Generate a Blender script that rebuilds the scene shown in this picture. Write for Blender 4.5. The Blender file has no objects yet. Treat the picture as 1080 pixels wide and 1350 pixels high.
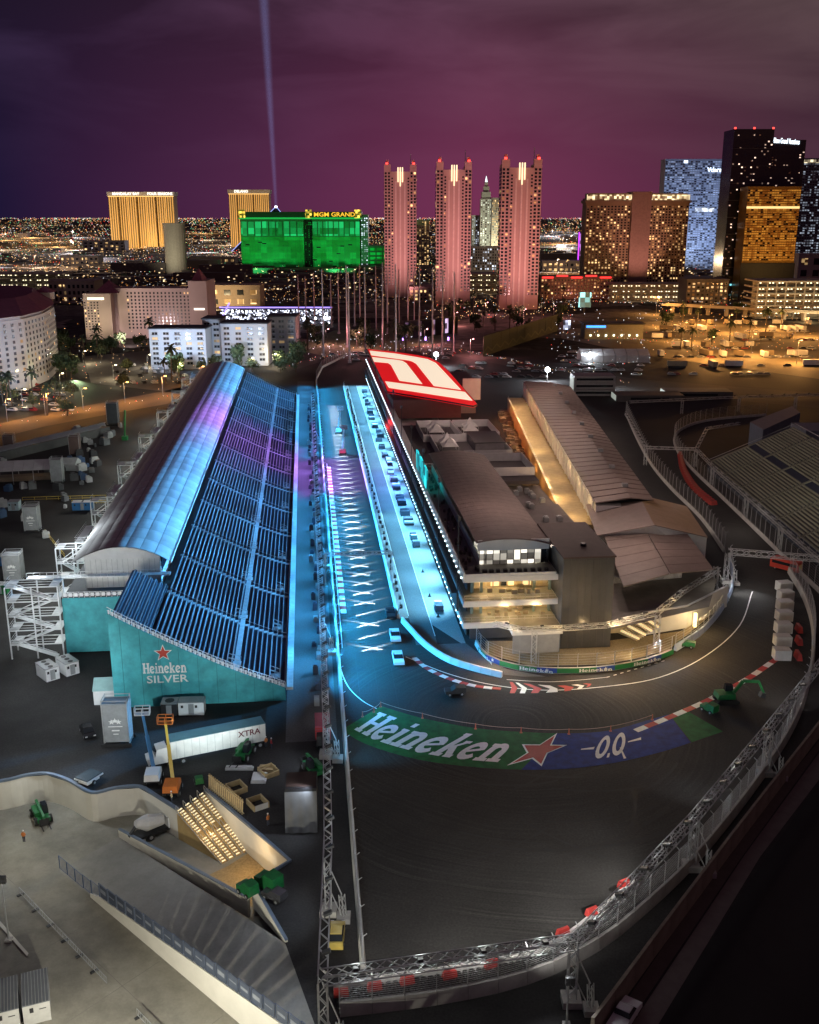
import bpy, bmesh, math, random
from mathutils import Vector, Matrix
random.seed(7)
sc = bpy.context.scene
col = sc.collection
# ------------------------------------------------------------------ camera
FPX, H, TH = 1350.0, 80.0, math.atan(390 / 1350)
CT, SN = math.cos(TH), math.sin(TH)
cd = bpy.data.cameras.new('camera'); cam = bpy.data.objects.new('camera', cd); col.objects.link(cam)
cd.sensor_fit = 'VERTICAL'; cd.sensor_height = 36; cd.sensor_width = 36; cd.lens = 36
cd.clip_start = 1; cd.clip_end = 60000
cam.location = (0, 0, H); cam.rotation_euler = (math.pi / 2 - TH, 0, 0)
sc.camera = cam
# ------------------------------------------------------------------ night sky
w = bpy.data.worlds.new('World'); sc.world = w; w.use_nodes = True
nt = w.node_tree; N = nt.nodes; Lk = nt.links
bg = N['Background']
def nd(tree, typ, **kw):
    n_ = tree.nodes.new(typ)
    for k, v in kw.items(): setattr(n_, k, v)
    return n_
tc = nd(nt, 'ShaderNodeTexCoord'); sp = nd(nt, 'ShaderNodeSeparateXYZ'); Lk.new(tc.outputs['Generated'], sp.inputs[0])
mr = nd(nt, 'ShaderNodeMapRange'); mr.inputs[1].default_value = -0.6; mr.inputs[2].default_value = 0.6
Lk.new(sp.outputs[0], mr.inputs[0])
def ramp(tree, pts):
    r = tree.nodes.new('ShaderNodeValToRGB'); el = r.color_ramp.elements
    while len(el) < len(pts): el.new(0.5)
    for e_, (p, c) in zip(el, pts): e_.position = p; e_.color = (*c, 1)
    return r
low = ramp(nt, [(0.0, (.007, .006, .021)), (.20, (.013, .008, .034)), (.38, (.082, .020, .062)), (.56, (.175, .032, .086)), (.78, (.066, .020, .042)), (1, (.032, .013, .027))])
Lk.new(mr.outputs[0], low.inputs[0])
hi = ramp(nt, [(0.0, (.008, .006, .014)), (.25, (.014, .008, .020)), (.5, (.036, .015, .027)), (.75, (.040, .025, .027)), (1, (.034, .023, .023))])
Lk.new(mr.outputs[0], hi.inputs[0])
ev = nd(nt, 'ShaderNodeMapRange'); ev.inputs[1].default_value = 0.02; ev.inputs[2].default_value = 0.20
Lk.new(sp.outputs[2], ev.inputs[0])
mp = nd(nt, 'ShaderNodeMapping'); mp.inputs['Scale'].default_value = (2.2, 2.2, 9); Lk.new(tc.outputs['Generated'], mp.inputs[0])
nz = nd(nt, 'ShaderNodeTexNoise'); nz.inputs['Scale'].default_value = 2.1; nz.inputs['Detail'].default_value = 5; nz.inputs['Distortion'].default_value = .5
Lk.new(mp.outputs[0], nz.inputs['Vector'])
cl = nd(nt, 'ShaderNodeMapRange'); cl.inputs[1].default_value = .42; cl.inputs[2].default_value = .66; Lk.new(nz.outputs[0], cl.inputs[0])
mx = nd(nt, 'ShaderNodeMixRGB'); Lk.new(ev.outputs[0], mx.inputs[0]); Lk.new(low.outputs[0], mx.inputs[1]); Lk.new(hi.outputs[0], mx.inputs[2])
cm = nd(nt, 'ShaderNodeMath', operation='MULTIPLY'); Lk.new(cl.outputs[0], cm.inputs[0]); Lk.new(ev.outputs[0], cm.inputs[1])
cc = nd(nt, 'ShaderNodeMixRGB', blend_type='ADD'); Lk.new(cm.outputs[0], cc.inputs[0]); Lk.new(mx.outputs[0], cc.inputs[1])
cv = nd(nt, 'ShaderNodeVectorMath', operation='SCALE'); Lk.new(hi.outputs[0], cv.inputs[0]); cv.inputs['Scale'].default_value = 1.7
Lk.new(cv.outputs[0], cc.inputs[2])
Lk.new(cc.outputs[0], bg.inputs[0]); bg.inputs[1].default_value = 1.0
vs = sc.view_settings
vs.view_transform = 'Standard'; vs.look = 'None'; vs.gamma = 1; vs.use_curve_mapping = False; vs.exposure = 0.0
sc.render.engine = 'CYCLES'
cy = sc.cycles
sc.render.filter_size = 1.0; cy.use_denoising = True; cy.max_bounces = 5; cy.diffuse_bounces = 2; cy.glossy_bounces = 2; cy.transmission_bounces = 2
cy.volume_bounces = 0; cy.sample_clamp_indirect = 4; cy.caustics_reflective = False; cy.caustics_refractive = False
# ------------------------------------------------------------------ coordinates
V = Vector
def G(px, py, z=0.0):
    u = (px - 540) / FPX; v = (675 - py) / FPX
    d = (u, CT + v * SN, -SN + v * CT); t = (H - z) / (-d[2])
    return V((d[0] * t, d[1] * t, z))
def zat(py, Y):
    v = (675 - py) / FPX
    return H + Y * (-SN + v * CT) / (CT + v * SN)
def xat(px, Y, z):                       # x of pixel column px at depth Y and height z
    zc = Y * CT - (z - H) * SN
    return (px - 540) / FPX * zc
O0 = V((-5.3, 96.7, 0)); LE = math.hypot(.0997, 1)
EE = V((-.0997 / LE, 1 / LE, 0)); NN = V((EE.y, -EE.x, 0)); ROT = math.atan2(-EE.x, EE.y)
def S(s, t, z=0.0): return O0 + EE * s + NN * t + V((0, 0, z))
# ------------------------------------------------------------------ materials
MATS = {}
def M(name, c=None, rough=.75, metal=0.0, var=.18, scale=.6, bump=0.0, emit=0, ec=None, sample=False, ealpha=None):
    if name in MATS: return MATS[name]
    m = bpy.data.materials.new(name); m.use_nodes = True; t = m.node_tree
    b = t.nodes['Principled BSDF']; b.inputs['Roughness'].default_value = rough; b.inputs['Metallic'].default_value = metal
    co = nd(t, 'ShaderNodeTexCoord'); n1 = nd(t, 'ShaderNodeTexNoise')
    n1.inputs['Scale'].default_value = scale; n1.inputs['Detail'].default_value = 6; n1.inputs['Roughness'].default_value = .65
    t.links.new(co.outputs['Object'], n1.inputs['Vector'])
    r = ramp(t, [(.25, tuple(max(0, x * (1 - var)) for x in c)), (.75, tuple(min(1, x * (1 + var)) for x in c))])
    t.links.new(n1.outputs[0], r.inputs[0]); t.links.new(r.outputs[0], b.inputs['Base Color'])
    if bump:
        bm = nd(t, 'ShaderNodeBump'); bm.inputs['Strength'].default_value = bump; t.links.new(n1.outputs[0], bm.inputs['Height']); t.links.new(bm.outputs[0], b.inputs['Normal'])
    if emit:
        b.inputs['Emission Color'].default_value = (*(ec or c), 1); b.inputs['Emission Strength'].default_value = emit
        if not sample: m.cycles.emission_sampling = 'NONE'
    MATS[name] = m; return m
def EM(name, c=None, s=0, sample=False, var=0.0, cell=3.0):
    """light-giving surface; var > 0 makes neighbouring cells (rooms, lamps) differ in brightness"""
    if name in MATS: return MATS[name]
    m = bpy.data.materials.new(name); m.use_nodes = True; t = m.node_tree
    b = t.nodes['Principled BSDF']; b.inputs['Base Color'].default_value = (*[min(.8, x * .5 + .02) for x in c], 1)
    b.inputs['Emission Color'].default_value = (*c, 1); b.inputs['Emission Strength'].default_value = s
    if var:
        g = nd(t, 'ShaderNodeNewGeometry'); sn = nd(t, 'ShaderNodeVectorMath', operation='SNAP'); sn.inputs[1].default_value = (cell,) * 3
        wn = nd(t, 'ShaderNodeTexWhiteNoise'); pw = nd(t, 'ShaderNodeMath', operation='POWER'); pw.inputs[1].default_value = 1 + 4 * var
        ml = nd(t, 'ShaderNodeMath', operation='MULTIPLY'); ml.inputs[1].default_value = s * (1 + 2 * var)
        t.links.new(g.outputs['Position'], sn.inputs[0]); t.links.new(sn.outputs[0], wn.inputs['Vector'])
        t.links.new(wn.outputs['Value'], pw.inputs[0]); t.links.new(pw.outputs[0], ml.inputs[0]); t.links.new(ml.outputs[0], b.inputs['Emission Strength'])
    if not sample: m.cycles.emission_sampling = 'NONE'
    MATS[name] = m; return m
# ------------------------------------------------------------------ mesh builder
Z = V((0, 0, 1))
class MB:
    def __init__(s): s.v = []; s.f = []
    def hexa(s, p):
        i = len(s.v); s.v += [tuple(q) for q in p]
        s.f += [(i, i+3, i+2, i+1), (i+4, i+5, i+6, i+7), (i, i+1, i+5, i+4), (i+1, i+2, i+6, i+5), (i+2, i+3, i+7, i+6), (i+3, i, i+4, i+7)]; return s
    def box(s, x0, x1, y0, y1, z0, z1):
        return s.hexa([(x0, y0, z0), (x1, y0, z0), (x1, y1, z0), (x0, y1, z0), (x0, y0, z1), (x1, y0, z1), (x1, y1, z1), (x0, y1, z1)])
    def sbox(s, s0, s1, t0, t1, z0, z1):
        return s.hexa([S(s0, t0, z0), S(s0, t1, z0), S(s1, t1, z0), S(s1, t0, z0), S(s0, t0, z1), S(s0, t1, z1), S(s1, t1, z1), S(s1, t0, z1)])
    def beam(s, a, b, w, h=None, up=Z):
        a = V(a); b = V(b); h = h or w; d = (b - a)
        if d.length < 1e-6: return s
        d.normalize(); x = d.cross(up)
        if x.length < 1e-4: x = d.cross(V((1, 0, 0)))
        x.normalize(); y = x.cross(d); x = x * (w / 2); y = y * (h / 2)
        return s.hexa([a - x - y, a + x - y, b + x - y, b - x - y, a - x + y, a + x + y, b + x + y, b - x + y])
    def quad(s, *p):
        i = len(s.v); s.v += [tuple(q) for q in p]; s.f.append(tuple(range(i, i + len(p)))); return s
    def prism(s, pts, z0, z1, cap=True):
        n_ = len(pts); i = len(s.v)
        a = sum(pts[k][0] * pts[(k+1) % n_][1] - pts[(k+1) % n_][0] * pts[k][1] for k in range(n_))
        if a < 0: pts = pts[::-1]
        s.v += [(p[0], p[1], z0) for p in pts] + [(p[0], p[1], z1) for p in pts]
        s.f += [(i + k, i + (k+1) % n_, i + n_ + (k+1) % n_, i + n_ + k) for k in range(n_)]
        if cap: s.f += [tuple(range(i + n_, i + 2 * n_)), tuple(range(i + n_ - 1, i - 1, -1))]
        return s
    def tube(s, a, b, r, n_=6, r2=None):
        a = V(a); b = V(b); r2 = r if r2 is None else r2; d = (b - a).normalized()
        x = d.cross(Z); x = V((1, 0, 0)) if x.length < 1e-4 else x.normalized(); y = d.cross(x); i = len(s.v)
        for p, q in ((a, r), (b, r2)):
            for k in range(n_):
                g = 2 * math.pi * k / n_; s.v.append(tuple(p + x * math.cos(g) * q + y * math.sin(g) * q))
        s.f += [(i + k, i + (k+1) % n_, i + n_ + (k+1) % n_, i + n_ + k) for k in range(n_)]
        s.f += [tuple(range(i + n_ - 1, i - 1, -1)), tuple(range(i + n_, i + 2 * n_))]; return s
    def truss(s, a, b, size=.9, bay=1.2, r=.055, tri=False):
        a = V(a); b = V(b); d = b - a; L_ = d.length; d.normalize()
        x = d.cross(Z); x = V((1, 0, 0)) if x.length < 1e-3 else x.normalized(); y = x.cross(d); h = size / 2
        cs = [x * h + y * h, x * -h + y * h, x * -h - y * h, x * h - y * h]
        if tri: cs = [x * h - y * h, x * -h - y * h, y * h]
        for c in cs: s.beam(a + c, b + c, r * 1.5)
        k = max(1, int(L_ / bay)); st = L_ / k
        for q in range(k):
            for j in range(len(cs)):
                c0, c1 = cs[j], cs[(j+1) % len(cs)]
                if q % 2: c0, c1 = c1, c0
                s.beam(a + d * (st * q) + c0, a + d * (st * (q + 1)) + c1, r)
        return s
    def grid(s, fn, nu, nv):
        i = len(s.v)
        for a in range(nu + 1):
            for b in range(nv + 1): s.v.append(tuple(fn(a / nu, b / nv)))
        for a in range(nu):
            for b in range(nv):
                k = i + a * (nv + 1) + b; s.f.append((k, k + nv + 1, k + nv + 2, k + 1))
        return s
    def mesh(s, name, off=None):
        me = bpy.data.meshes.new(name)
        vv = s.v if off is None else [(p[0] - off[0], p[1] - off[1], p[2] - off[2]) for p in s.v]
        me.from_pydata(vv, [], s.f); me.update()
        return me
def lk(name, me, mat=None, parent=None):
    o = bpy.data.objects.new(name, me); col.objects.link(o)
    if mat and me and not me.materials: me.materials.append(mat)
    if parent: o.parent = parent
    return o
def tag(o, label=None, cat=None, group=None, kind=None):
    for k, v in (('label', label), ('category', cat), ('group', group), ('kind', kind)):
        if v: o[k] = v
    return o
class Thing:
    def __init__(s, name, label, cat, loc=(0, 0, 0), rz=0, group=None, world=True):
        s.o = bpy.data.objects.new(name, None); col.objects.link(s.o); s.o.empty_display_size = .5
        s.o.location = loc; s.o.rotation_euler = (0, 0, rz); tag(s.o, label, cat, group)
        s.off = tuple(loc) if world else None
    def part(s, name, mb, mat, parent=None, kind=None, label=None):
        o = lk(name, mb.mesh(name, s.off) if isinstance(mb, MB) else mb, mat, parent or s.o)
        return tag(o, label=label, kind=kind)
def solo(name, mb, mat, label, cat, loc=None, group=None, kind=None, rz=0):
    """a thing that is one mesh; loc given -> mesh is in world coordinates and moved to loc"""
    o = lk(name, mb.mesh(name, loc), mat)
    if loc is not None: o.location = loc
    return tag(o, label, cat, group, kind)
def setting(name, mb, mat):
    return tag(lk(name, mb.mesh(name), mat), kind='structure')
def copy_tree(o, loc=None, rz=None, label=None, group=None, parent=None):
    c = o.copy(); col.objects.link(c); c.parent = parent
    if loc is not None: c.location = loc
    if rz is not None: c.rotation_euler = (0, 0, rz)
    if label: c['label'] = label
    if group: c['group'] = group
    for ch in list(o.children): copy_tree(ch, parent=c)
    return c
def resample(pts, step):
    pts = [V(p) for p in pts]; L_ = [0]
    for a, b in zip(pts, pts[1:]): L_.append(L_[-1] + (b - a).length)
    n_ = max(1, round(L_[-1] / step)); out = []
    for k in range(n_ + 1):
        d = L_[-1] * k / n_; j = 0
        while j < len(L_) - 2 and L_[j + 1] < d: j += 1
        q = (d - L_[j]) / max(1e-6, L_[j + 1] - L_[j]); out.append(pts[j].lerp(pts[j + 1], q))
    return out
def smooth(pts, n_=8):
    """Catmull-Rom through the points"""
    p = [V(q) for q in pts]; p = [p[0] * 2 - p[1]] + p + [p[-1] * 2 - p[-2]]; out = []
    for i in range(1, len(p) - 2):
        for k in range(n_):
            t = k / n_; a, b, c, d = p[i-1:i+3]
            out.append(.5 * ((2 * b) + (c - a) * t + (2 * a - 5 * b + 4 * c - d) * t * t + (3 * b - a - 3 * c + d) * t ** 3))
    out.append(p[-2]); return out
def px(*pts, z=0.0): return [G(a, b, z) for a, b in pts]
def offset(pts, d):
    out = []
    for i, p in enumerate(pts):
        a = pts[max(0, i - 1)]; b = pts[min(len(pts) - 1, i + 1)]; q = (b - a); q.z = 0; q.normalize()
        out.append(p + V((q.y, -q.x, 0)) * d)
    return out
def spot(loc, to, power, color, size=60, blend=.6, r=.3):
    l = bpy.data.lights.new('floodlight', 'SPOT'); l.energy = power; l.color = color; l.spot_size = math.radians(size); l.spot_blend = blend; l.shadow_soft_size = r
    o = bpy.data.objects.new('floodlight', l); col.objects.link(o); o.location = loc
    o.rotation_euler = (V(to) - V(loc)).to_track_quat('-Z', 'Y').to_euler(); return o
def lamp(loc, power, color, r=.25):
    l = bpy.data.lights.new('lamp', 'POINT'); l.energy = power; l.color = color; l.shadow_soft_size = r
    o = bpy.data.objects.new('lamp', l); col.objects.link(o); o.location = loc; return o
# ------------------------------------------------------------------ lettering
def text_mesh(txt, size, extrude=0.0, off=0.0, sx=1.0):
    cu = bpy.data.curves.new('lettering', 'FONT'); cu.body = txt; cu.size = size; cu.extrude = extrude; cu.offset = off
    cu.align_x = 'CENTER'; cu.align_y = 'CENTER'; cu.resolution_u = 3
    o = bpy.data.objects.new('lettering', cu); col.objects.link(o)
    dg = bpy.context.evaluated_depsgraph_get(); me = bpy.data.meshes.new_from_object(o.evaluated_get(dg))
    bpy.data.objects.remove(o); bpy.data.curves.remove(cu)
    if sx != 1: me.transform(Matrix.Diagonal((sx, 1, 1, 1)))
    return me
def place_text(name, txt, size, pos, right, up, mat, parent, extrude=.02, off=0.0, sx=1.0):
    """letters centred on pos (world), reading along `right`; parent is a Thing (world coordinates)"""
    me = text_mesh(txt, size, extrude, off, sx); r = V(right).normalized(); u = V(up).normalized(); n_ = r.cross(u)
    mt = Matrix(((r.x, u.x, n_.x, pos[0]), (r.y, u.y, n_.y, pos[1]), (r.z, u.z, n_.z, pos[2]), (0, 0, 0, 1)))
    me.transform(mt)
    if parent is not None and parent.off: me.transform(Matrix.Translation(-V(parent.off)))
    return parent.part(name, me, mat)
# slab-serif word, every letter a set of flat strokes in a unit box (x to the right, 0..1 tall capitals)
def slab_word():
    P = []
    def st(pts, wd): P.append((pts, wd))
    def serif(x, y, hw=.19): st([(x - hw, y), (x + hw, y)], .12)
    def arc(cx, cy, rx, ry, a0, a1, wd, n_=14): st([(cx + rx * math.cos(math.radians(a0 + (a1 - a0) * k / n_)), cy + ry * math.sin(math.radians(a0 + (a1 - a0) * k / n_))) for k in range(n_ + 1)], wd)
    x = 0
    for ch in 'Heineken':
        if ch == 'H':
            for q in (x + .17, x + .69): st([(q, 0), (q, 1)], .23); serif(q, .06); serif(q, .94)
            st([(x + .17, .5), (x + .69, .5)], .12); x += .90
        elif ch == 'e':
            arc(x + .33, .35, .25, .28, 8, 322, .19, 18); st([(x + .13, .30), (x + .57, .43)], .10); x += .72
        elif ch == 'i':
            st([(x + .17, 0), (x + .17, .68)], .22); serif(x + .17, .05); st([(x + .02, .64), (x + .2, .64)], .1); st([(x + .10, .90), (x + .27, .90)], .18); x += .40
        elif ch == 'n':
            st([(x + .17, 0), (x + .17, .70)], .22); serif(x + .17, .05); st([(x + .02, .65), (x + .2, .65)], .1)
            arc(x + .38, .42, .20, .22, 170, 0, .18); st([(x + .575, .44), (x + .575, 0)], .21); serif(x + .575, .05); x += .80
        elif ch == 'k':
            st([(x + .17, 0), (x + .17, 1)], .22); serif(x + .17, .05); st([(x + .02, .95), (x + .2, .95)], .1)
            st([(x + .2, .30), (x + .58, .65)], .11); st([(x + .33, .42), (x + .60, .05)], .20); serif(x + .60, .05, .14); st([(x + .44, .65), (x + .70, .65)], .1); x += .80
    return P, x - .06
SLAB, SLABW = slab_word()
def slab_mb(mb, fn, dz=0.0015):
    """lay the word with fn(u 0..1, v 0..1, lift) -> point"""
    for k, (pts, wd) in enumerate(SLAB):
        dn = []
        for a, b in zip(pts, pts[1:]):
            m_ = max(1, int(math.hypot(b[0] - a[0], b[1] - a[1]) / .25)); dn += [(a[0] + (b[0] - a[0]) * j / m_, a[1] + (b[1] - a[1]) * j / m_) for j in range(m_)]
        dn.append(pts[-1]); L_ = []; R_ = []
        for i, p in enumerate(dn):
            a = dn[max(0, i - 1)]; b = dn[min(len(dn) - 1, i + 1)]; dx, dy = b[0] - a[0], b[1] - a[1]; l = math.hypot(dx, dy); q = wd / 2 / l
            L_.append((p[0] - dy * q, p[1] + dx * q)); R_.append((p[0] + dy * q, p[1] - dx * q))
        for i in range(len(dn) - 1):
            mb.quad(*[fn(a / SLABW, b, k * dz) for a, b in (R_[i], R_[i + 1], L_[i + 1], L_[i])])
    return mb
def star_pts(cx, cy, r, r2=.42, a0=90):
    return [(cx + (r if k % 2 == 0 else r * r2) * math.cos(math.radians(a0 + 36 * k)), cy + (r if k % 2 == 0 else r * r2) * math.sin(math.radians(a0 + 36 * k))) for k in range(10)]
def star_mb(mb, fn, cx, cy, r, lift, a0=90):
    p = star_pts(cx, cy, r, .42, a0)
    for k in range(10): mb.quad(fn(cx, cy, lift), fn(*p[k], lift), fn(*p[(k + 1) % 10], lift))
    return mb
# ================================================================== GROUND, ROADS, TRACK
from mathutils.geometry import tessellate_polygon
LOW = -4.5
def fill(mb, loops, z=None):
    loops = [[V((p[0], p[1], p[2] if z is None else z)) for p in l] for l in loops]
    flat = [p for l in loops for p in l]; i = len(mb.v); mb.v += [tuple(p) for p in flat]
    for t in tessellate_polygon(loops):
        a, b, c = (flat[k] for k in t)
        if (b - a).cross(c - a).z < 0: t = (t[0], t[2], t[1])
        mb.f.append(tuple(i + k for k in t))
    return mb
def asphalt(name, c, var=.35, rings=None, rough=.78, spec=.15, blotch=.035, grain=.2):
    m = bpy.data.materials.new(name); m.use_nodes = True; t = m.node_tree; b = t.nodes['Principled BSDF']
    b.inputs['Specular IOR Level'].default_value = spec
    g = nd(t, 'ShaderNodeNewGeometry'); n1 = nd(t, 'ShaderNodeTexNoise'); n1.inputs['Scale'].default_value = blotch; n1.inputs['Detail'].default_value = 9; n1.inputs['Roughness'].default_value = .7
    n2 = nd(t, 'ShaderNodeTexNoise'); n2.inputs['Scale'].default_value = 3.5; n2.inputs['Detail'].default_value = 3
    t.links.new(g.outputs['Position'], n1.inputs['Vector']); t.links.new(g.outputs['Position'], n2.inputs['Vector'])
    r = ramp(t, [(.3, tuple(x * (1 - var) for x in c)), (.7, tuple(x * (1 + var) for x in c))]); t.links.new(n1.outputs[0], r.inputs[0])
    last = r.outputs[0]
    if rings:                                                  # tyre rubber laid down along the driving arcs
        d = nd(t, 'ShaderNodeVectorMath', operation='SUBTRACT'); d.inputs[1].default_value = (rings[0], rings[1], 0); t.links.new(g.outputs['Position'], d.inputs[0])
        wb = nd(t, 'ShaderNodeTexNoise'); wb.inputs['Scale'].default_value = .03; wb.inputs['Detail'].default_value = 2; t.links.new(g.outputs['Position'], wb.inputs['Vector'])
        ln = nd(t, 'ShaderNodeVectorMath', operation='LENGTH'); t.links.new(d.outputs[0], ln.inputs[0])
        ad = nd(t, 'ShaderNodeMath', operation='MULTIPLY_ADD'); ad.inputs[1].default_value = 9; t.links.new(wb.outputs[0], ad.inputs[0]); t.links.new(ln.outputs['Value'], ad.inputs[2])
        n3 = nd(t, 'ShaderNodeTexNoise', noise_dimensions='1D'); n3.inputs['Scale'].default_value = 1.5; n3.inputs['Detail'].default_value = 6; n3.inputs['Roughness'].default_value = .8
        t.links.new(ad.outputs[0], n3.inputs['W'])
        r3 = ramp(t, [(.32, (.65, .65, .65)), (.55, (.98, .98, .98)), (.80, (1.7, 1.66, 1.6))]); t.links.new(n3.outputs[0], r3.inputs[0])
        wm = nd(t, 'ShaderNodeTexNoise'); wm.inputs['Scale'].default_value = .055; wm.inputs['Detail'].default_value = 4; t.links.new(g.outputs['Position'], wm.inputs['Vector'])
        wr = nd(t, 'ShaderNodeMapRange'); wr.inputs[1].default_value = .38; wr.inputs[2].default_value = .62; t.links.new(wm.outputs[0], wr.inputs[0])
        mu = nd(t, 'ShaderNodeMixRGB', blend_type='MULTIPLY'); t.links.new(wr.outputs[0], mu.inputs[0]); t.links.new(last, mu.inputs[1]); t.links.new(r3.outputs[0], mu.inputs[2]); last = mu.outputs[0]
    r2 = ramp(t, [(.3, (1 - grain,) * 3), (.7, (1 + grain,) * 3)]); t.links.new(n2.outputs[0], r2.inputs[0])
    m2 = nd(t, 'ShaderNodeMixRGB', blend_type='MULTIPLY'); m2.inputs[0].default_value = 1; t.links.new(last, m2.inputs[1]); t.links.new(r2.outputs[0], m2.inputs[2])
    t.links.new(m2.outputs[0], b.inputs['Base Color'])
    rr = ramp(t, [(.3, (rough - .12,) * 3), (.7, (min(1, rough + .15),) * 3)]); t.links.new(n1.outputs[0], rr.inputs[0]); t.links.new(rr.outputs[0], b.inputs['Roughness'])
    bm = nd(t, 'ShaderNodeBump'); bm.inputs['Strength'].default_value = grain; t.links.new(n2.outputs[0], bm.inputs['Height']); t.links.new(bm.outputs[0], b.inputs['Normal'])
    MATS[name] = m; return m
mGround = asphalt('dusty_asphalt', (.040, .038, .038), .6, blotch=.045)
mTrack = asphalt('race_asphalt', (.050, .048, .046), .35, rings=(17, 152), rough=.8, spec=.12)
mPit = asphalt('pit_asphalt', (.12, .12, .125), .3)
mConc = asphalt('apron_concrete', (.30, .30, .30), .2, rough=.55)
mRoad = asphalt('concrete_road', (.24, .23, .20), .45, blotch=.09, grain=.05)
mWhite = M('white_paint', (.75, .75, .74), .6, var=.12, scale=2)
mRed = M('red_paint', (.42, .03, .03), .6, var=.2, scale=2)
mConcrete = M('precast_concrete', (.42, .41, .39), .85, var=.22, scale=.7, bump=.1)
mSteel = M('galvanised_steel', (.50, .51, .52), .42, .75, var=.2, scale=1.5)
mDark = M('black_steel', (.03, .03, .033), .5, .3)
mBlack = M('black_cladding', (.016, .016, .018), .5)
mWhiteM = M('white_metal', (.70, .71, .72), .45, var=.12)
mGrey = M('grey_metal', (.30, .31, .32), .5, .2)

A_, B_, C_, D_ = (233, 1069), (270, 1042), (293, 1139), (330, 1120)
RET = px((-300, 1085), (-100, 1045), (0, 1032), (35, 1024), (62, 1022), (90, 1031), (120, 1047), (152, 1041), (183, 1039), (203, 1050), A_)
NW0, NW1 = G(78, 1148, LOW), G(300, 1336, LOW); NWD = (NW1 - NW0)
NW2 = NW0 + NWD * 1.6
NWE = NW0 + NWD * 1.45
hole = RET + px(B_, (381, 1136), (332, 1166), (376, 1243)) + [V((NWE.x, NWE.y, 0)), V((NWE.x + 1, 60, 0)), V((-130, 60, 0)), V((-130, RET[0].y, 0))]
g = MB(); R_ = 30000
fill(g, [[V((-R_, -400, 0)), V((R_, -400, 0)), V((R_, R_, 0)), V((-R_, R_, 0))], hole], 0.0)
setting('ground', g, mGround)
setting('sunken_road', MB().quad((-135, 55, LOW), (10, 55, LOW), (10, 150, LOW), (-135, 150, LOW)), mRoad)
# ramp climbing out of the sunken road
pr0 = G(160, 1102, LOW); pr1 = G(376, 1243, 0)
ra = MB()
def rampz(q): return LOW + (0.004 - LOW) * q
for k in range(10):
    q0, q1 = k / 10, (k + 1) / 10
    def rp(q):
        a = NW0.lerp(NW0 + NWD * 1.45, q); b = V((pr0.x, pr0.y, 0)).lerp(V((pr1.x, pr1.y, 0)), q); z = rampz(max(0, q * 1.1 - .1)) + .01
        return V((a.x, a.y, z)), V((b.x, b.y, z))
    a0, b0 = rp(q0); a1, b1 = rp(q1); ra.quad(a0, a1, b1, b0)
a0, b0 = rp(1.0)
setting('ramp', ra, asphalt('ramp_concrete', (.25, .24, .22), .3, blotch=.12, grain=.05))
# retaining walls
mPlaster = M('pale_retaining_wall', (.62, .60, .54), .85, var=.1, scale=.3)
mBlueTrim = M('blue_grey_coping', (.12, .16, .22), .5)
def wall_strip(mb, pts, z0, z1, th):
    o = offset(pts, th)
    for i in range(len(pts) - 1):
        za, zb = (z0[i], z0[i + 1]) if isinstance(z0, list) else (z0, z0); ya, yb = (z1[i], z1[i + 1]) if isinstance(z1, list) else (z1, z1)
        a, b, c, d = pts[i], pts[i + 1], o[i + 1], o[i]
        mb.hexa([V((a.x, a.y, za)), V((b.x, b.y, zb)), V((c.x, c.y, zb)), V((d.x, d.y, za)), V((a.x, a.y, ya)), V((b.x, b.y, yb)), V((c.x, c.y, yb)), V((d.x, d.y, ya))])
    return mb
rs = smooth(RET, 4)
T = Thing('retaining_wall', 'long curved pale retaining wall with blue coping behind the green telehandler', 'wall', rs[12])
T.part('wall_face', wall_strip(MB(), rs, LOW - .1, .02, -.4), mPlaster)
T.part('coping', wall_strip(MB(), offset(rs, .06), .022, .34, -.5), mBlueTrim)
rw = px(B_, (300, 1066), (345, 1105), (381, 1136), (332, 1166))
T = Thing('retaining_wall', 'pale retaining wall beside the lit steps with timber boards on top', 'wall', rw[1])
T.part('wall_face', wall_strip(MB(), rw, LOW - .1, .02, -.35), mPlaster)
T.part('coping', wall_strip(MB(), offset(rw, .06), .022, .3, -.45), mBlueTrim)
rw2 = [G(332, 1166), G(376, 1243)]
T = Thing('ramp_wall', 'tapering white wall end where the ramp meets the yard', 'wall', rw2[1])
T.part('wall_face', wall_strip(MB(), rw2, [-3.4, -.2], .25, -.35), mPlaster)
T.part('coping', wall_strip(MB(), rw2, [.252, .252], .36, -.4), mBlueTrim)
dv = [G(160, 1102, LOW), G(330, 1192, LOW + 2.2)]
T = Thing('divider_wall', 'low white divider wall with dark cap running down the ramp', 'wall', dv[0])
T.part('wall_face', wall_strip(MB(), dv, [LOW - .1, LOW + .4], [LOW + 1.2, LOW + 3.2], .4), mPlaster)
T.part('coping', wall_strip(MB(), dv, [LOW + 1.202, LOW + 3.202], [LOW + 1.32, LOW + 3.32], .44), mBlueTrim)
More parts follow.
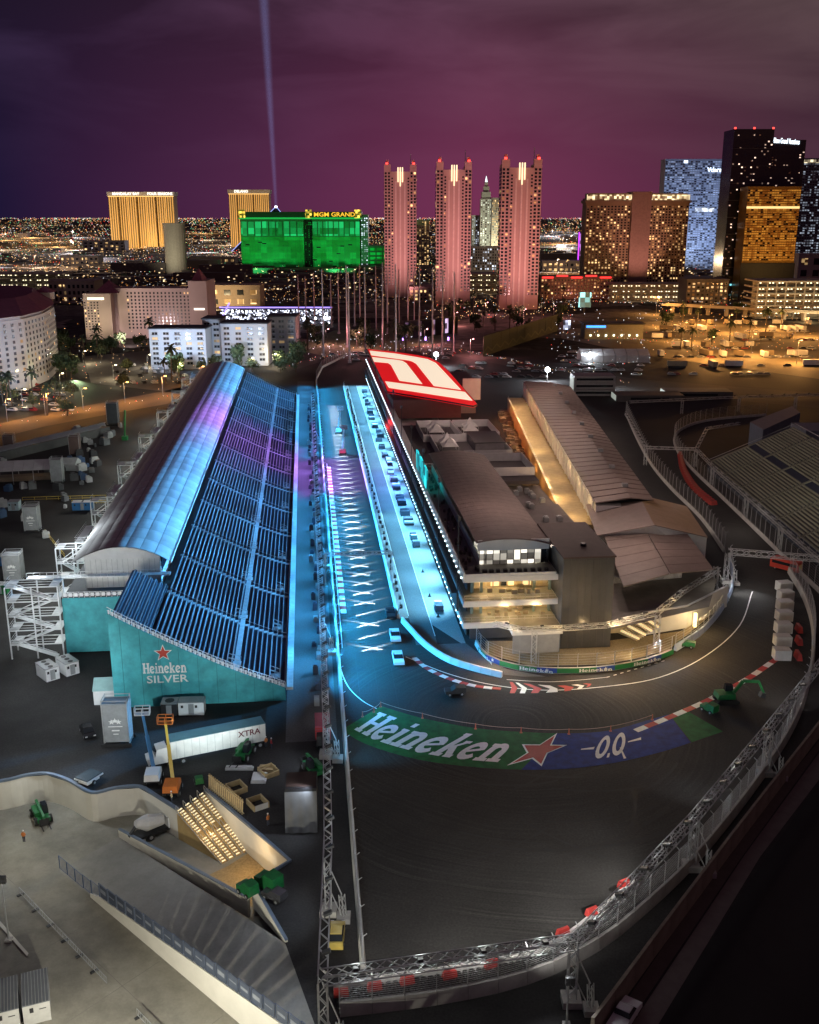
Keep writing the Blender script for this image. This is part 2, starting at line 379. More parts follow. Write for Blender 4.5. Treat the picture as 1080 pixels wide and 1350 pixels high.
# long white wall with printed fence panels
T = Thing('panel_fence_wall', 'long white wall carrying dark printed fence panels beside the pale road', 'wall', NW0)
nwp = [NW0.lerp(NW0 + NWD * 1.45, k / 20) for k in range(21)]
q_ = lambda k: rampz(max(0, k / 20 * 1.1 - .1)) + (.25 if k < 4 else .7)
T.part('wall_face', wall_strip(MB(), nwp[3:], LOW - .1, [q_(k) for k in range(3, 21)], -.3), mPlaster)
mPan = M('dark_printed_mesh', (.05, .065, .10), .6, var=.2); mPanP = M('panel_print', (.22, .24, .28), .6); frm = M('blue_steel_frame', (.10, .13, .20), .5, .4)
d_ = NWD.normalized(); dxy = V((d_.x, d_.y, 0)).normalized(); npn = 26; LNW = (nwp[-1] - nwp[0]).length
for k in range(npn):
    c0 = nwp[0].lerp(nwp[-1], k / npn); zb = rampz(max(0, (k / npn) * 1.1 - .1)) + (.3 if k < 5 else .72); c0 = V((c0.x, c0.y, zb)); wd = LNW / npn
    nb = V((-dxy.y, dxy.x, 0)) * .15; c0 = c0 + nb
    f_ = MB().beam(c0, c0 + Z * 2.0, .09).beam(c0 + Z * 2.0, c0 + dxy * wd + Z * 2.0, .06).beam(c0 + Z * .05, c0 + dxy * wd + Z * .05, .06)
    fr = T.part('panel_frame', f_, frm)
    if k >= 5:
        T.part('fence_panel', MB().beam(c0 + dxy * .2 + Z * 1.0, c0 + dxy * (wd - .2) + Z * 1.0, .03, 1.75), mPan, fr)
        T.part('panel_print', MB().beam(c0 + dxy * .35 + Z * (1.1) - nb * .25, c0 + dxy * (wd - .5) + Z * 1.1 - nb * .25, .01, .16 + .2 * (k % 3)), mPanP, fr)
    else:
        b_ = MB()
        for j in range(6): b_.beam(c0 + dxy * (wd * (j + .5) / 6), c0 + dxy * (wd * (j + .5) / 6) + Z * 2, .035)
        T.part('fence_bars', b_, frm, fr)
# lit flight of broad steps (open grating treads that glow themselves)
T = Thing('lit_steps', 'open metal stair flight of four lanes with glowing treads', 'stairs', G(*C_, LOW))
sa, sb, scc, sd = G(*A_, .02), G(*B_, .02), G(*C_, LOW), G(*D_, LOW)
mGold = M('timber_deck', (.40, .28, .12), .7)
T.part('stringer', MB().hexa([V((*p.xy, LOW - .05)) for p in (sa, sb, sd, scc)] + [sa - Z * .5, sb - Z * .5, sd, scc]), mGold)
mTr = EM('tread_light', (1, .82, .50), 1.1)
for lane in range(4):
    u0, u1 = lane / 4 + .03, lane / 4 + .15
    for k in range(22):
        if k in (10, 11): continue
        q = (k + .5) / 22
        a = sa.lerp(scc, q).lerp(sb.lerp(sd, q), u0); b = sa.lerp(scc, q).lerp(sb.lerp(sd, q), u1)
        T.part('tread', MB().beam(a + Z * .12, b + Z * .12, .22, .06), mTr)
for lane in range(5):
    u = lane / 4 - .02
    r_ = MB(); a = sa.lerp(sb, u); b = scc.lerp(sd, u)
    r_.beam(a + Z * .9, b + Z * .9, .06).beam(a, b, .1)
    for k in range(7): r_.beam(a.lerp(b, k / 6), a.lerp(b, k / 6) + Z * .9, .05)
    T.part('handrail', r_, mSteel)
setting('pocket_floor', fill(MB(), [[G(300, 1142, LOW), G(335, 1120, LOW), G(384, 1150, LOW), G(340, 1200, LOW), G(262, 1160, LOW)]], LOW + .012), asphalt('sandy_floor', (.34, .25, .13), .2, blotch=.1))
# -------------------------------------------------- circuit surfaces
inner = px((560, 848), (590, 868), (630, 882), (680, 891), (720, 893), (790, 890), (860, 874), (912, 850), (947, 815), (964, 775), (957, 738), (930, 695), (880, 640), (850, 598), (838, 560), (860, 535), (1000, 525))
outer = px((1060, 545), (900, 560), (885, 590), (930, 640), (985, 690), (1045, 755), (1075, 800), (1066, 880), (1045, 925), (1000, 985), (950, 1045), (890, 1105), (840, 1150), (790, 1195), (750, 1226), (700, 1238), (600, 1252), (481, 1266))
loop = [S(470, .3)] + [S(470, 12.7), S(95, 12.7)] + inner + outer
setting('race_track', fill(MB(), [loop], .012), mTrack)
setting('pit_lane', MB().quad(S(86, 15.2, .014), S(86, 19.4, .014), S(405, 19.4, .014), S(405, 15.2, .014)), mPit)
setting('pit_wall_strip', MB().quad(S(100, 13.1, .014), S(100, 15.1, .014), S(405, 15.1, .014), S(405, 13.1, .014)), mConc)
setting('pit_apron', MB().quad(S(96, 19.5, .014), S(84, 24.9, .014), S(405, 24.9, .014), S(405, 19.5, .014)), mConc)
setting('pit_exit', fill(MB(), [[S(86, 14.4), S(86, 24.9)] + px((640, 868), (668, 882), (720, 892), (690, 892), (650, 888), (600, 872), (565, 850))], .018), mPit)
setting('spectator_walkway', MB().quad(S(50, -9.4, .01), S(50, -1.2, .01), S(420, -1.2, .01), S(420, -9.4, .01)), asphalt('walkway_asphalt', (.11, .11, .115), .2))
def line(mb, pts, w_, z=.022):
    l = offset(pts, -w_ / 2); r = offset(pts, w_ / 2)
    for i in range(len(pts) - 1): mb.quad(*[V((p.x, p.y, z)) for p in (l[i], r[i], r[i + 1], l[i + 1])])
    return mb
mk = MB()
line(mk, [S(86, .9), S(240, 1.3)], .16)
line(mk, smooth(px((446, 850), (449, 880), (459, 905), (478, 924), (500, 936)), 6), .2)
line(mk, smooth(px((535, 866), (590, 888), (650, 903), (720, 910), (800, 905), (870, 893), (930, 865), (975, 825), (992, 780)), 6), .22)
line(mk, smooth(px((668, 896), (720, 899), (760, 897), (800, 893)), 4), .15)
for k in range(9): line(mk, [G(800 + k * 9, 893 - k * 2.6), G(804 + k * 9, 892 - k * 2.6)], .2)
line(mk, [S(101, 15.2), S(405, 15.2)], .15); line(mk, [S(90, 19.4), S(405, 19.4)], .15)
tag(lk('painted_line', mk.mesh('painted_line'), mWhite), kind='structure')
# rubber marks and paving seams
mRub = M('tyre_rubber_mark', (.017, .017, .018), .7, var=.3, scale=.5); mDust = M('dusty_scuff', (.062, .060, .057), .9, var=.4, scale=.4); mrng = random.Random(5)
rub, dus, seam = MB(), MB(), MB()
for k in range(46):
    a0 = math.radians(mrng.uniform(165, 330)); sw_ = mrng.uniform(.25, .8) * mrng.choice((1, 1, -1)); r0 = mrng.uniform(20, 52); dr = mrng.uniform(-9, 9); cx, cy = 17 + mrng.uniform(-6, 6), 152 + mrng.uniform(-4, 6)
    pts = [V((cx + (r0 + dr * j / 12) * math.cos(a0 + sw_ * j / 12), cy + (r0 + dr * j / 12) * math.sin(a0 + sw_ * j / 12), 0)) for j in range(13)]
    if any(p.y < 101 + max(0, p.x - 8) * .62 or p.x < -3 or p.x > 58 or p.y > 176 for p in pts): continue
    line(rub, pts, mrng.uniform(.2, .55), .0165 + .0003 * k)
for q in (3.2, 6.4, 9.5): line(seam, [S(40, q), S(420, q)], .07, .0155)
for q in range(10): line(seam, [S(12 + 9 * q, .4), S(12 + 9 * q, 20 + 2 * q if q < 4 else 12)], .06, .0158)
for nm_, m_, mt in (('tyre_mark', rub, mRub), ('paving_seam', seam, mRub)): tag(lk(nm_, m_.mesh(nm_), mt), kind='structure')
jt = MB()
for k in range(0, 14, 3):
    a = NW0 + NWD * (k / 9) + V((-.4, -.3, 0)); line(jt, [V((a.x, a.y, 0)), V((a.x - 14, a.y - 17, 0))], .07, LOW + .008)
for q in (6.0,): d0 = V((-NWD.y, NWD.x, 0)).normalized() * -q; line(jt, [V((NW0.x - 20, NW0.y + 20, 0)) + d0, NW0 + NWD * 1.5 + d0], .07, LOW + .009)
tag(lk('expansion_joint', jt.mesh('expansion_joint'), M('joint_dark', (.19, .18, .165), .9)), kind='structure')
# red chevrons at the pit exit
for k in range(7):
    a = smooth(px((672, 899), (690, 901), (730, 904), (765, 902), (785, 899)), 8); b = smooth(px((672, 914), (700, 914), (740, 912), (770, 907), (788, 901)), 8)
    q0 = k / 7.5; q1 = q0 + .07
    f_ = lambda q, v: a[min(len(a) - 1, int(q * (len(a) - 1)))].lerp(b[min(len(b) - 1, int(q * (len(b) - 1)))], v) + Z * .026
    m_ = MB().quad(f_(q0, 0), f_(q1, 0), f_(min(1, q1 + .06), .5), f_(min(1, q0 + .06), .5)).quad(f_(min(1, q0 + .06), .5), f_(min(1, q1 + .06), .5), f_(q1, 1), f_(q0, 1))
    tag(lk('painted_chevron', m_.mesh('painted_chevron'), mRed if k % 2 == 0 else mWhite), kind='structure')
# -------------------------------------------------- painted run-off with the sponsor lettering
up_ = smooth(px((502, 931), (557, 947), (627, 960), (687, 965), (750, 967), (805, 963), (860, 948), (905, 936)), 8)
lo_ = smooth(px((450, 963), (485, 982), (545, 1000), (620, 1011), (710, 1015), (790, 1009), (870, 992), (955, 964)), 8)
def band(u, v, z=.03):
    def at(c): 
        x = max(0, min(.9999, u)) * (len(c) - 1); i = int(x); return c[i].lerp(c[i + 1], x - i)
    p = at(lo_).lerp(at(up_), v); p.z = z; return p
mGrn = M('green_runoff_paint', (.006, .12, .028), .85, var=.5, scale=.7); mBlu = M('blue_runoff_paint', (.006, .03, .20), .85, var=.5, scale=.7)
UB = .535
T = Thing('runoff_paint', 'green and blue painted run-off band with large white sponsor lettering and red star', 'track paint', band(.5, .5, 0))
T.part('green_field', MB().grid(lambda a, b: band(a * UB, b), 24, 1), mGrn)
T.part('blue_field', MB().grid(lambda a, b: band(UB + .0005 + a * (.925 - UB), b), 16, 1), mBlu)
T.part('green_edge', MB().grid(lambda a, b: band(.927 + a * .07, b), 4, 1), mGrn)
T.part('lettering', slab_mb(MB(), lambda u, v, l: band(.035 + u * .435 + v * -.012, .16 + v * .66, .045 + l)), mWhite)
sfn = lambda x, y, l: band(UB + (x - .0) * .062, .5 + y * .5, .045 + l)
T.part('star_border', star_mb(MB(), sfn, 0, 0, 1.02, 0.0), mWhite)
T.part('star', star_mb(MB(), sfn, 0, 0, .87, .006), mRed)
zz = MB()
for cx in (.708, .753):
    ring = [(cx + .0175 * math.cos(a * math.pi / 10), .52 + .33 * math.sin(a * math.pi / 10)) for a in range(21)]
    rin = [(cx + .0080 * math.cos(a * math.pi / 10), .52 + .21 * math.sin(a * math.pi / 10)) for a in range(21)]
    for i in range(20): zz.quad(*[band(*p, .045) for p in (ring[i], ring[i + 1], rin[i + 1], rin[i])])
zz.quad(*[band(u, v, .045) for u, v in ((.7275, .18), (.7335, .18), (.7335, .30), (.7275, .30))])
for u0, u1 in ((.645, .683), (.778, .815)): zz.quad(*[band(u, v, .045) for u, v in ((u0, .5), (u1, .48), (u1, .55), (u0, .53))])
zz.quad(*[band(u, v, .045) for u, v in ((.772, .06), (.778, .06), (.760, .40), (.757, .40))])
T.part('numerals', zz, mWhite)
# -------------------------------------------------- kerbs: alternating red and white blocks
def kerb(label, pts, w_=.9, blk=1.6, h=.07):
    r = resample(pts, blk); T = Thing('kerb', label, 'kerb', r[0])
    o = offset(r, w_)
    for i in range(len(r) - 1):
        p = [r[i], o[i], o[i + 1], r[i + 1]]
        T.part('kerb_block', MB().hexa([V((q.x, q.y, .0)) for q in p] + [V((q.x, q.y, .02 + h if j in (0, 3) else .022 + h * .4)) for j, q in enumerate(p)]), mRed if i % 2 else mWhite)
    return T
kerb('red and white kerb along the foot of the long straight wall', [S(104, 1.2), S(235, 1.2)], 1.2, 2.0)
kerb('red and white kerb curving out past the pit exit wall', smooth(px((543, 868), (560, 882), (590, 896), (625, 906), (660, 910)), 6), -1.0)
kerb('red and white kerb on the outside of the hairpin beside the green excavator', smooth(px((835, 962), (880, 944), (930, 922), (980, 895), (1020, 868)), 6), 1.1, 2.4)
# -------------------------------------------------- concrete walls with debris fence
blk_me = None
def barrier(name, label, pts, h=1.0, step=4.0, fence=3.0, mat=None, th=.35, post_lean=0, cat='barrier', wires=7):
    r = resample(pts, step); T = Thing(name, label, cat, r[len(r) // 2]); ms = {}
    for i in range(len(r) - 1):
        a, b = r[i], r[i + 1]; L_ = (b - a).length; key = round(L_, 1)
        if key not in ms: ms[key] = MB().hexa([(-th, .02, 0), (th, .02, 0), (th, L_ - .02, 0), (-th, L_ - .02, 0), (-th * .5, .02, h), (th * .5, .02, h), (th * .5, L_ - .02, h), (-th * .5, L_ - .02, h)]).mesh('wall_block')
        o = lk('wall_block', ms[key], mat or mConcrete, T.o); o.location = a - T.o.location; o.rotation_euler = (0, 0, math.atan2(-(b.x - a.x), b.y - a.y))
    if fence:
        w_ = MB(); pm = MB().beam((0, 0, h * .6), (0, 0, h + fence), .1).beam((0, 0, h + fence), (.45, 0, h + fence + .35), .08).mesh('fence_post')
        o_ = r
        for i in range(len(r)):
            j = min(i, len(r) - 2); d = (r[j + 1] - r[j]).normalized()
            o = lk('fence_post', pm, mSteel, T.o); o.location = r[i] - T.o.location; o.rotation_euler = (0, 0, math.atan2(-d.x, d.y) + (math.pi if post_lean else 0))
        for k in range(wires):
            z = h + fence * (k + 1) / wires
            for i in range(len(r) - 1): w_.beam(r[i] + Z * z, r[i + 1] + Z * z, .035)
        T.part('fence_wire', w_, mSteel, kind='stuff')
    return T
barrier('concrete_wall', 'long concrete wall between the grandstand walkway and the straight', [S(-2, 0), S(425, 0)] + px((425, 485), (455, 470)), 1.1, 5.0, 3.2)
barrier('pit_wall', 'pit wall between the straight and the bright pit lane', [S(100, 13), S(400, 13)], 1.1, 5.0, 1.2, mWhiteM, wires=3)
barrier('pit_exit_wall', 'curved white wall at the pit exit', smooth([S(98, 13.6)] + px((541, 832), (560, 852), (590, 872), (625, 884), (662, 893)), 6), 1.15, 2.2, 0, mWhiteM)
hp = smooth(px((628, 850), (640, 867), (664, 878), (700, 885), (750, 887), (800, 884), (850, 875), (885, 862)), 5)
T = barrier('hairpin_wall', 'inner hairpin wall lined with green and blue sponsor boards', hp, 1.0, 3.6, 2.6, wires=5)
hr = resample(offset(hp, .5), 3.6)
mBG = M('green_board', (.02, .16, .05), .5); mBB = M('blue_board', (.02, .06, .30), .5)
for i in range(1, len(hr) - 1):
    a, b = hr[i], hr[i + 1]; d = (b - a).normalized(); gr = i % 3 != 2
    bd = T.part('sponsor_board', MB().beam(a + Z * .62, b + Z * .62, .04, .95), mBG if gr else mBB)
    if gr and i % 3 == 1: 
        c = b; off_ = V((d.y, -d.x, 0)) * .04
        T.part('board_lettering', slab_mb(MB(), lambda u, v, l: a + off_ * (1 + l * 4) + d * (.4 + u * 6.2) + Z * (.3 + v * .62)), mWhite, bd)
    if not gr: T.part('board_emblem', star_mb(MB(), lambda x, y, l: a + V((d.y, -d.x, 0)) * .04 + d * (1.8 + x) + Z * (.62 + y), 0, 0, .42, 0), mWhite, bd)
barrier('hairpin_wall', 'pale blue inner wall rising along the hairpin below the bridge truss', smooth(px((890, 858), (925, 835), (952, 803), (966, 770), (962, 738)), 5), 1.3, 3.0, 2.2, M('pale_blue_wall', (.38, .46, .60), .6), wires=4)
barrier('concrete_wall', 'concrete wall with tall fence beside the dark back straight tents', smooth(px((955, 728), (925, 685), (885, 645), (858, 612), (838, 575), (825, 545)), 5), 1.0, 4.0, 4.0)
barrier('concrete_wall', 'concrete wall with tall fence below the dark far grandstand', smooth(px((1100, 800), (1050, 752), (1000, 703), (950, 655), (915, 622), (893, 595), (892, 572), (930, 556), (1010, 548)), 5), 1.0, 4.0, 4.0)
ow = smooth(px((448, 1338), (520, 1330), (600, 1318), (680, 1300), (745, 1275), (800, 1243), (850, 1202), (905, 1150), (960, 1085), (1015, 1010), (1052, 945), (1070, 880), (1072, 830), (1060, 790), (1040, 755)), 5)
barrier('outer_wall', 'outer concrete wall with mesh fence sweeping round behind the stacked tyres', ow, 1.6, 3.4, 3.0, wires=12, post_lean=1)
iw = smooth(px((440, 1308), (520, 1294), (600, 1283), (690, 1266), (738, 1246), (790, 1206), (835, 1168)), 5)
barrier('inner_wall', 'low concrete wall in front of the tyre stack and red barriers', iw, 1.0, 3.0, 0)
barrier('street_wall', 'tall rough concrete wall along the dark outer street', px((780, 1370), (860, 1260), (960, 1125), (1040, 1020), (1090, 955)), 2.6, 5.0, 0, M('rough_wall', (.24, .20, .16), .9, var=.35, scale=.4))
setting('outer_street', fill(MB(), [px((830, 1400), (1010, 1130), (1140, 950), (1500, 950), (1500, 1400))], .02), M('street_dark', (.012, .012, .013), .8))
setting('outer_pavement', fill(MB(), [px((800, 1400), (980, 1130), (1100, 965), (1132, 960), (1002, 1130), (838, 1400))], .03), M('pavement', (.16, .13, .12), .85))
setting('outer_verge', fill(MB(), [px((770, 1400), (970, 1110), (1092, 962), (1098, 964), (978, 1130), (795, 1400))], .016), M('verge', (.10, .08, .07), .9))
# ================================================================== LEFT GRANDSTAND
mTeal = M('teal_wrap', (.05, .34, .38), .7, var=.4, scale=.35, bump=.5)
mSeatD = M('dark_seat_deck', (.032, .044, .075), .7); mBench = M('aluminium_bench', (.42, .44, .46), .45, .5, var=.15)
mAisle = M('aisle_steel', (.56, .58, .60), .5, .4, var=.2, scale=1)
mRoofW = M('white_roof_membrane', (.60, .60, .60), .85, var=.16, scale=.35)
S0, S1 = 65.5, 368.0; NSEC = 14; DS = (S1 - S0) / NSEC
def gz(t): q = max(0, (-9.6 - t) / 21.9); return 2.3 + 10.4 * q ** 1.2
gs = Thing('grandstand', 'long blue-lit grandstand with barrel roofed suites facing the straight', 'grandstand', S(S0, -20))
tr = [-9.6 - .88 * k for k in range(9)] + [-18.6 - .77 * k for k in range(17)]      # row lines, cross aisle between -16.7 and -18.6
dk = MB(); prev = None
tt = sorted(set([-9.6] + tr + [-17.5, -31.6]), reverse=True)
for a, b in zip(tt, tt[1:]): dk.sbox(S0, S1, b, a, gz(a) - .5, gz(a) + .001)
gs.part('seating_deck', dk, mSeatD)
sk = MB()
fill_pts = [(-9.6, 0), (-9.6, gz(-9.6))] + [(t, gz(t)) for t in tt[1:]] + [(-31.6, 0)]
gs.part('cross_aisle', MB().sbox(S0, S1, -18.4, -17.5, gz(-18) - .2, gz(-17.5) + .12), mAisle)
gs.part('front_deck', MB().sbox(S0, S1, -9.5, -8.3, 1.6, 2.1), mAisle)
rows = []; stuff = MB()
for k in range(NSEC):
    for t in tr: rows.append((k, t))
benchme = {}
for n_, (k, t) in enumerate(rows):
    a = S0 + DS * k + .75; b = S0 + DS * (k + 1) - .75
    if k in (3, 4, 5, 9) and t > -10.2 - (k == 9): continue
    if n_ < 296:
        if 'b' not in benchme: benchme['b'] = MB().box(0, b - a, 0, .17, 0, .07).box(.1, b - a - .1, .04, .12, -.34, 0).mesh('seat_row')
        o = lk('seat_row', benchme['b'], mBench, gs.o); o.location = S(a, t, gz(t) + .40) - gs.o.location; o.rotation_euler = (0, 0, ROT + math.pi / 2)
    else: stuff.sbox(a, b, t - .17, t, gz(t) + .33, gz(t) + .40)
gs.part('seat_row', stuff, mBench, kind='stuff')
for k in range(NSEC + 1):
    s_ = S0 + DS * k; m_ = MB()
    for a, b in zip(tt, tt[1:]): m_.sbox(s_ - .45, s_ + .45, b, a, gz(a) - .1, gz(a) + .12 + (.002 if b < -17.4 else 0))
    st_ = gs.part('stair_aisle', m_, mAisle)
    r_ = MB()
    for j in range(0, len(tt) - 1, 2): r_.beam(S(s_ - .5, tt[j], gz(tt[j])), S(s_ - .5, tt[j], gz(tt[j]) + 1.0), .06)
    for j in range(0, len(tt) - 3, 2): r_.beam(S(s_ - .5, tt[j], gz(tt[j]) + 1.0), S(s_ - .5, tt[j + 2], gz(tt[j + 2]) + 1.0), .05)
    gs.part('railing', r_, mSteel, st_)
    for t0, w0 in ((-17.2, 2.2), (-10.6, 1.6)):
        if k == NSEC: continue
        c = s_ + 2.6; z = gz(t0); v_ = MB()
        for q in (0, .9): 
            v_.beam(S(c, t0, z + .2 + q), S(c, t0 - w0, z + .9 + q), .07).beam(S(c + 1.6, t0, z + .2 + q), S(c + 1.6, t0 - w0, z + .9 + q), .07).beam(S(c, t0, z + .2 + q), S(c + 1.6, t0, z + .2 + q), .07).beam(S(c, t0 - w0, z + .9 + q), S(c + 1.6, t0 - w0, z + .9 + q), .07)
        v_.sbox(c, c + 1.6, t0 - w0, t0, z + .1, z + .3)
        gs.part('vomitory', v_, mAisle)
# near end extension block
ex = MB()
for j in range(7):
    t = -31.8 - .9 * j; ex.sbox(S0, S0 + 24, t - .9, t, 0, gz(t))
gs.part('seating_deck', ex, mSeatD)
for j in range(7):
    t = -31.9 - .9 * j; gs.part('seat_row', MB().sbox(S0 + .6, S0 + 23.4, t - .18, t, gz(t) + .3, gz(t) + .40), mBench)
# wrapped end wall with logo
mEnd = MB(); prof = [(-9.6, 2.3)] + [(t, gz(t) + .35) for t in range(-12, -39, -3)] + [(-38.3, gz(-38.3) + .4)]
for a, b in zip(prof, prof[1:]): mEnd.hexa([S(S0 - .7, b[0], 0), S(S0 - .7, a[0], 0), S(S0 - .4, a[0], 0), S(S0 - .4, b[0], 0), S(S0 - .7, b[0], b[1]), S(S0 - .7, a[0], a[1]), S(S0 - .4, a[0], a[1]), S(S0 - .4, b[0], b[1])])
ew = gs.part('end_wrap', mEnd, mTeal)
for k in range(9):
    t = -36.5 + 3.1 * k; gs.part('wrap_seam', MB().beam(S(S0 - .73, t, .1), S(S0 - .73, t, gz(t) + .2), .05), M('teal_seam', (.02, .17, .19), .7), ew)
nE = -EE; rt = NN
base = S(S0 - .74, -33.2, 0)
gs.part('wrap_lettering', slab_mb(MB(), lambda u, v, l: base + rt * (u * 7.2) + Z * (6.1 + v * 1.9) - EE * l * 3), mWhite, ew)
sfn = lambda x, y, l: base + rt * (3.5 + x * 1.5) + Z * (9.7 + y * 1.5) - EE * l
gs.part('star_border', star_mb(MB(), sfn, 0, 0, 1.05, 0), mWhite, ew); gs.part('star', star_mb(MB(), sfn, 0, 0, .85, .02), M('orange_red', (.5, .05, .03), .5), ew)
place_text('wrap_lettering', 'SILVER', 1.9, base + rt * 3.9 + Z * 4.9, rt, Z, mWhite, gs, .02, .02, 1.25)
r_ = MB()
for a, b in zip(prof, prof[1:]):
    for q in (.5, 1.1): r_.beam(S(S0 - .5, a[0], a[1] + q), S(S0 - .5, b[0], b[1] + q), .08)
    for j in range(4):
        u = j / 4; r_.beam(S(S0 - .5, a[0] + (b[0] - a[0]) * u, a[1] + (b[1] - a[1]) * u), S(S0 - .5, a[0] + (b[0] - a[0]) * u, a[1] + (b[1] - a[1]) * u + 1.1), .09)
        r_.sbox(S0 - .56, S0 - .5, a[0] + (b[0] - a[0]) * (u + .2), a[0] + (b[0] - a[0]) * (u + .08), a[1] + (b[1] - a[1]) * u + .2, a[1] + (b[1] - a[1]) * u + .95)
gs.part('end_railing', r_, mWhiteM)
# second wrapped wall, deck and back wall
gs.part('back_wrap', MB().sbox(88, 88.3, -51, -38.4, .5, 11.4).sbox(88, 360, -51.2, -50.9, 0, 11.2), mTeal)
gs.part('suite_deck', MB().sbox(88.3, 360, -51, -31.7, 11.1, 11.5), M('deck_dark', (.06, .065, .07), .7))
r_ = MB()
for q in (.5, 1.05): r_.beam(S(88.1, -51, 11.5 + q), S(88.1, -38, 11.5 + q), .07)
for j in range(14): r_.beam(S(88.1, -51 + j, 11.4), S(88.1, -51 + j, 12.6), .08); r_.sbox(88.0, 88.05, -50.85 + j, -50.2 + j, 11.7, 12.4)
gs.part('deck_railing', r_, mWhiteM)
# suites
gs.part('suite_wall', MB().sbox(93, 93.3, -47.6, -33.4, 11.5, 17.3).sbox(93.3, 352, -47.6, -47.3, 11.5, 16.6).sbox(93.3, 352, -33.6, -33.4, 11.5, 14.2), M('white_suite_panel', (.60, .61, .60), .6, var=.12, scale=.8))
for j in range(15): gs.part('panel_joint', MB().sbox(92.96, 92.99, -47.5 + j, -47.44 + j, 11.6, 17.2), mGrey)
gs.part('suite_walkway', MB().sbox(91.2, 92.9, -58, -31.5, 14.2, 14.4), mAisle)
r_ = MB()
for q in (.55, 1.1): r_.beam(S(91.2, -58, 14.4 + q), S(91.2, -31.5, 14.4 + q), .07)
for j in range(22): r_.beam(S(91.2, -58 + 1.24 * j, 14.4), S(91.2, -58 + 1.24 * j, 15.5), .07)
gs.part('walkway_railing', r_, mWhiteM)
def rz_(t): return 17.0 + 3.1 * (1 - ((t + 40.6) / 9.3) ** 2)
pan = [(-49.9 + 18.4 * j / 7, -49.9 + 18.4 * (j + 1) / 7) for j in range(7)]
endm = MB()
for j in range(14):
    a, b = -47.6 + 14.2 * j / 14, -47.6 + 14.2 * (j + 1) / 14
    endm.hexa([S(93, a, 17.3), S(93, b, 17.3), S(93.3, b, 17.3), S(93.3, a, 17.3), S(93, a, rz_(a) - .1), S(93, b, rz_(b) - .1), S(93.3, b, rz_(b) - .1), S(93.3, a, rz_(a) - .1)])
gs.part('gable', endm, mRoofW)
NB = 40; RS0, RS1 = 91.5, 349; db = (RS1 - RS0) / NB
pm = []
for (a, b) in pan:
    def fn(u, v, a=a, b=b):
        t = a + .05 + (b - a - .1) * v; puff = .22 * math.sin(math.pi * u) * math.sin(math.pi * v); s_ = .06 + (db - .12) * u
        return NN * t + EE * s_ + Z * (rz_(t) + puff)
    mb_ = MB().grid(fn, 3, 3); me = mb_.mesh('roof_panel')
    for p in me.polygons: p.use_smooth = True
    pm.append(me)
ro = gs.part('roof_frame', MB().grid(lambda u, v: S(RS0 + (RS1 - RS0) * v, -49.9 + 18.4 * u, rz_(-49.9 + 18.4 * u) - .12), 14, 1), mGrey)
for k in range(NB):
    for j in range(7):
        o = lk('roof_panel', pm[j], mRoofW, ro); o.location = S(RS0 + db * k, 0, 0) - gs.o.location
gs.part('eave_gutter', MB().sbox(RS0, RS1, -31.5, -31.1, 16.6, 17.0), mWhiteM)
gs.part('suite_glazing', MB().sbox(94, 352, -33.38, -33.3, 14.2, 16.3), M('dark_glazing', (.02, .03, .045), .15))
# back stair towers of white scaffold tube
def stair_tower(mb, s0, t0, w_, d, z1, fl):
    for s_ in (s0, s0 + w_):
        for t in (t0, t0 - d / 2, t0 - d): mb.beam(S(s_, t, 0), S(s_, t, z1), .22)
    for k in range(1, fl + 1):
        z = z1 * k / fl
        mb.beam(S(s0, t0, z), S(s0, t0 - d, z), .16).beam(S(s0 + w_, t0, z), S(s0 + w_, t0 - d, z), .16).beam(S(s0, t0 - d, z), S(s0 + w_, t0 - d, z), .16)
        mb.sbox(s0, s0 + w_, t0 - 1.6, t0, z - .1, z).sbox(s0, s0 + w_, t0 - d, t0 - d + 1.6, z - .1, z)
        for q in (.5, 1.0): mb.beam(S(s0, t0, z + q), S(s0, t0 - d, z + q), .06).beam(S(s0, t0 - d, z + q), S(s0 + w_, t0 - d, z + q), .06)
        za = z1 * (k - 1) / fl; a, b = (t0 - 1.2, t0 - d + 1.2) if k % 2 else (t0 - d + 1.2, t0 - 1.2)
        mb.hexa([S(s0, a, za), S(s0 + 1.4, a, za), S(s0 + 1.4, b, z - .1), S(s0, b, z - .1), S(s0, a, za + .12), S(s0 + 1.4, a, za + .12), S(s0 + 1.4, b, z), S(s0, b, z)])
        mb.beam(S(s0, a, za + 1), S(s0, b, z + 1), .1)
    return mb
gs.part('stair_tower', stair_tower(MB(), 87.0, -51.5, 4.2, 9.5, 14.2, 5), mWhiteM)
for s_ in (113, 150, 188, 226, 268, 310, 345):
    gs.part('stair_tower', stair_tower(MB(), s_, -50.8, 3.6, 7.0, 13.2, 4), mWhiteM)
    gs.part('stair_tower', stair_tower(MB(), s_ + 5, -50.8, 12, 4.0, 13.0, 3), mWhiteM)
# front steps of the stand
gs.part('front_railing', MB().sbox(S0, S1, -9.45, -9.38, 2.1, 3.2), M('mesh_rail', (.25, .28, .3), .5, .5))
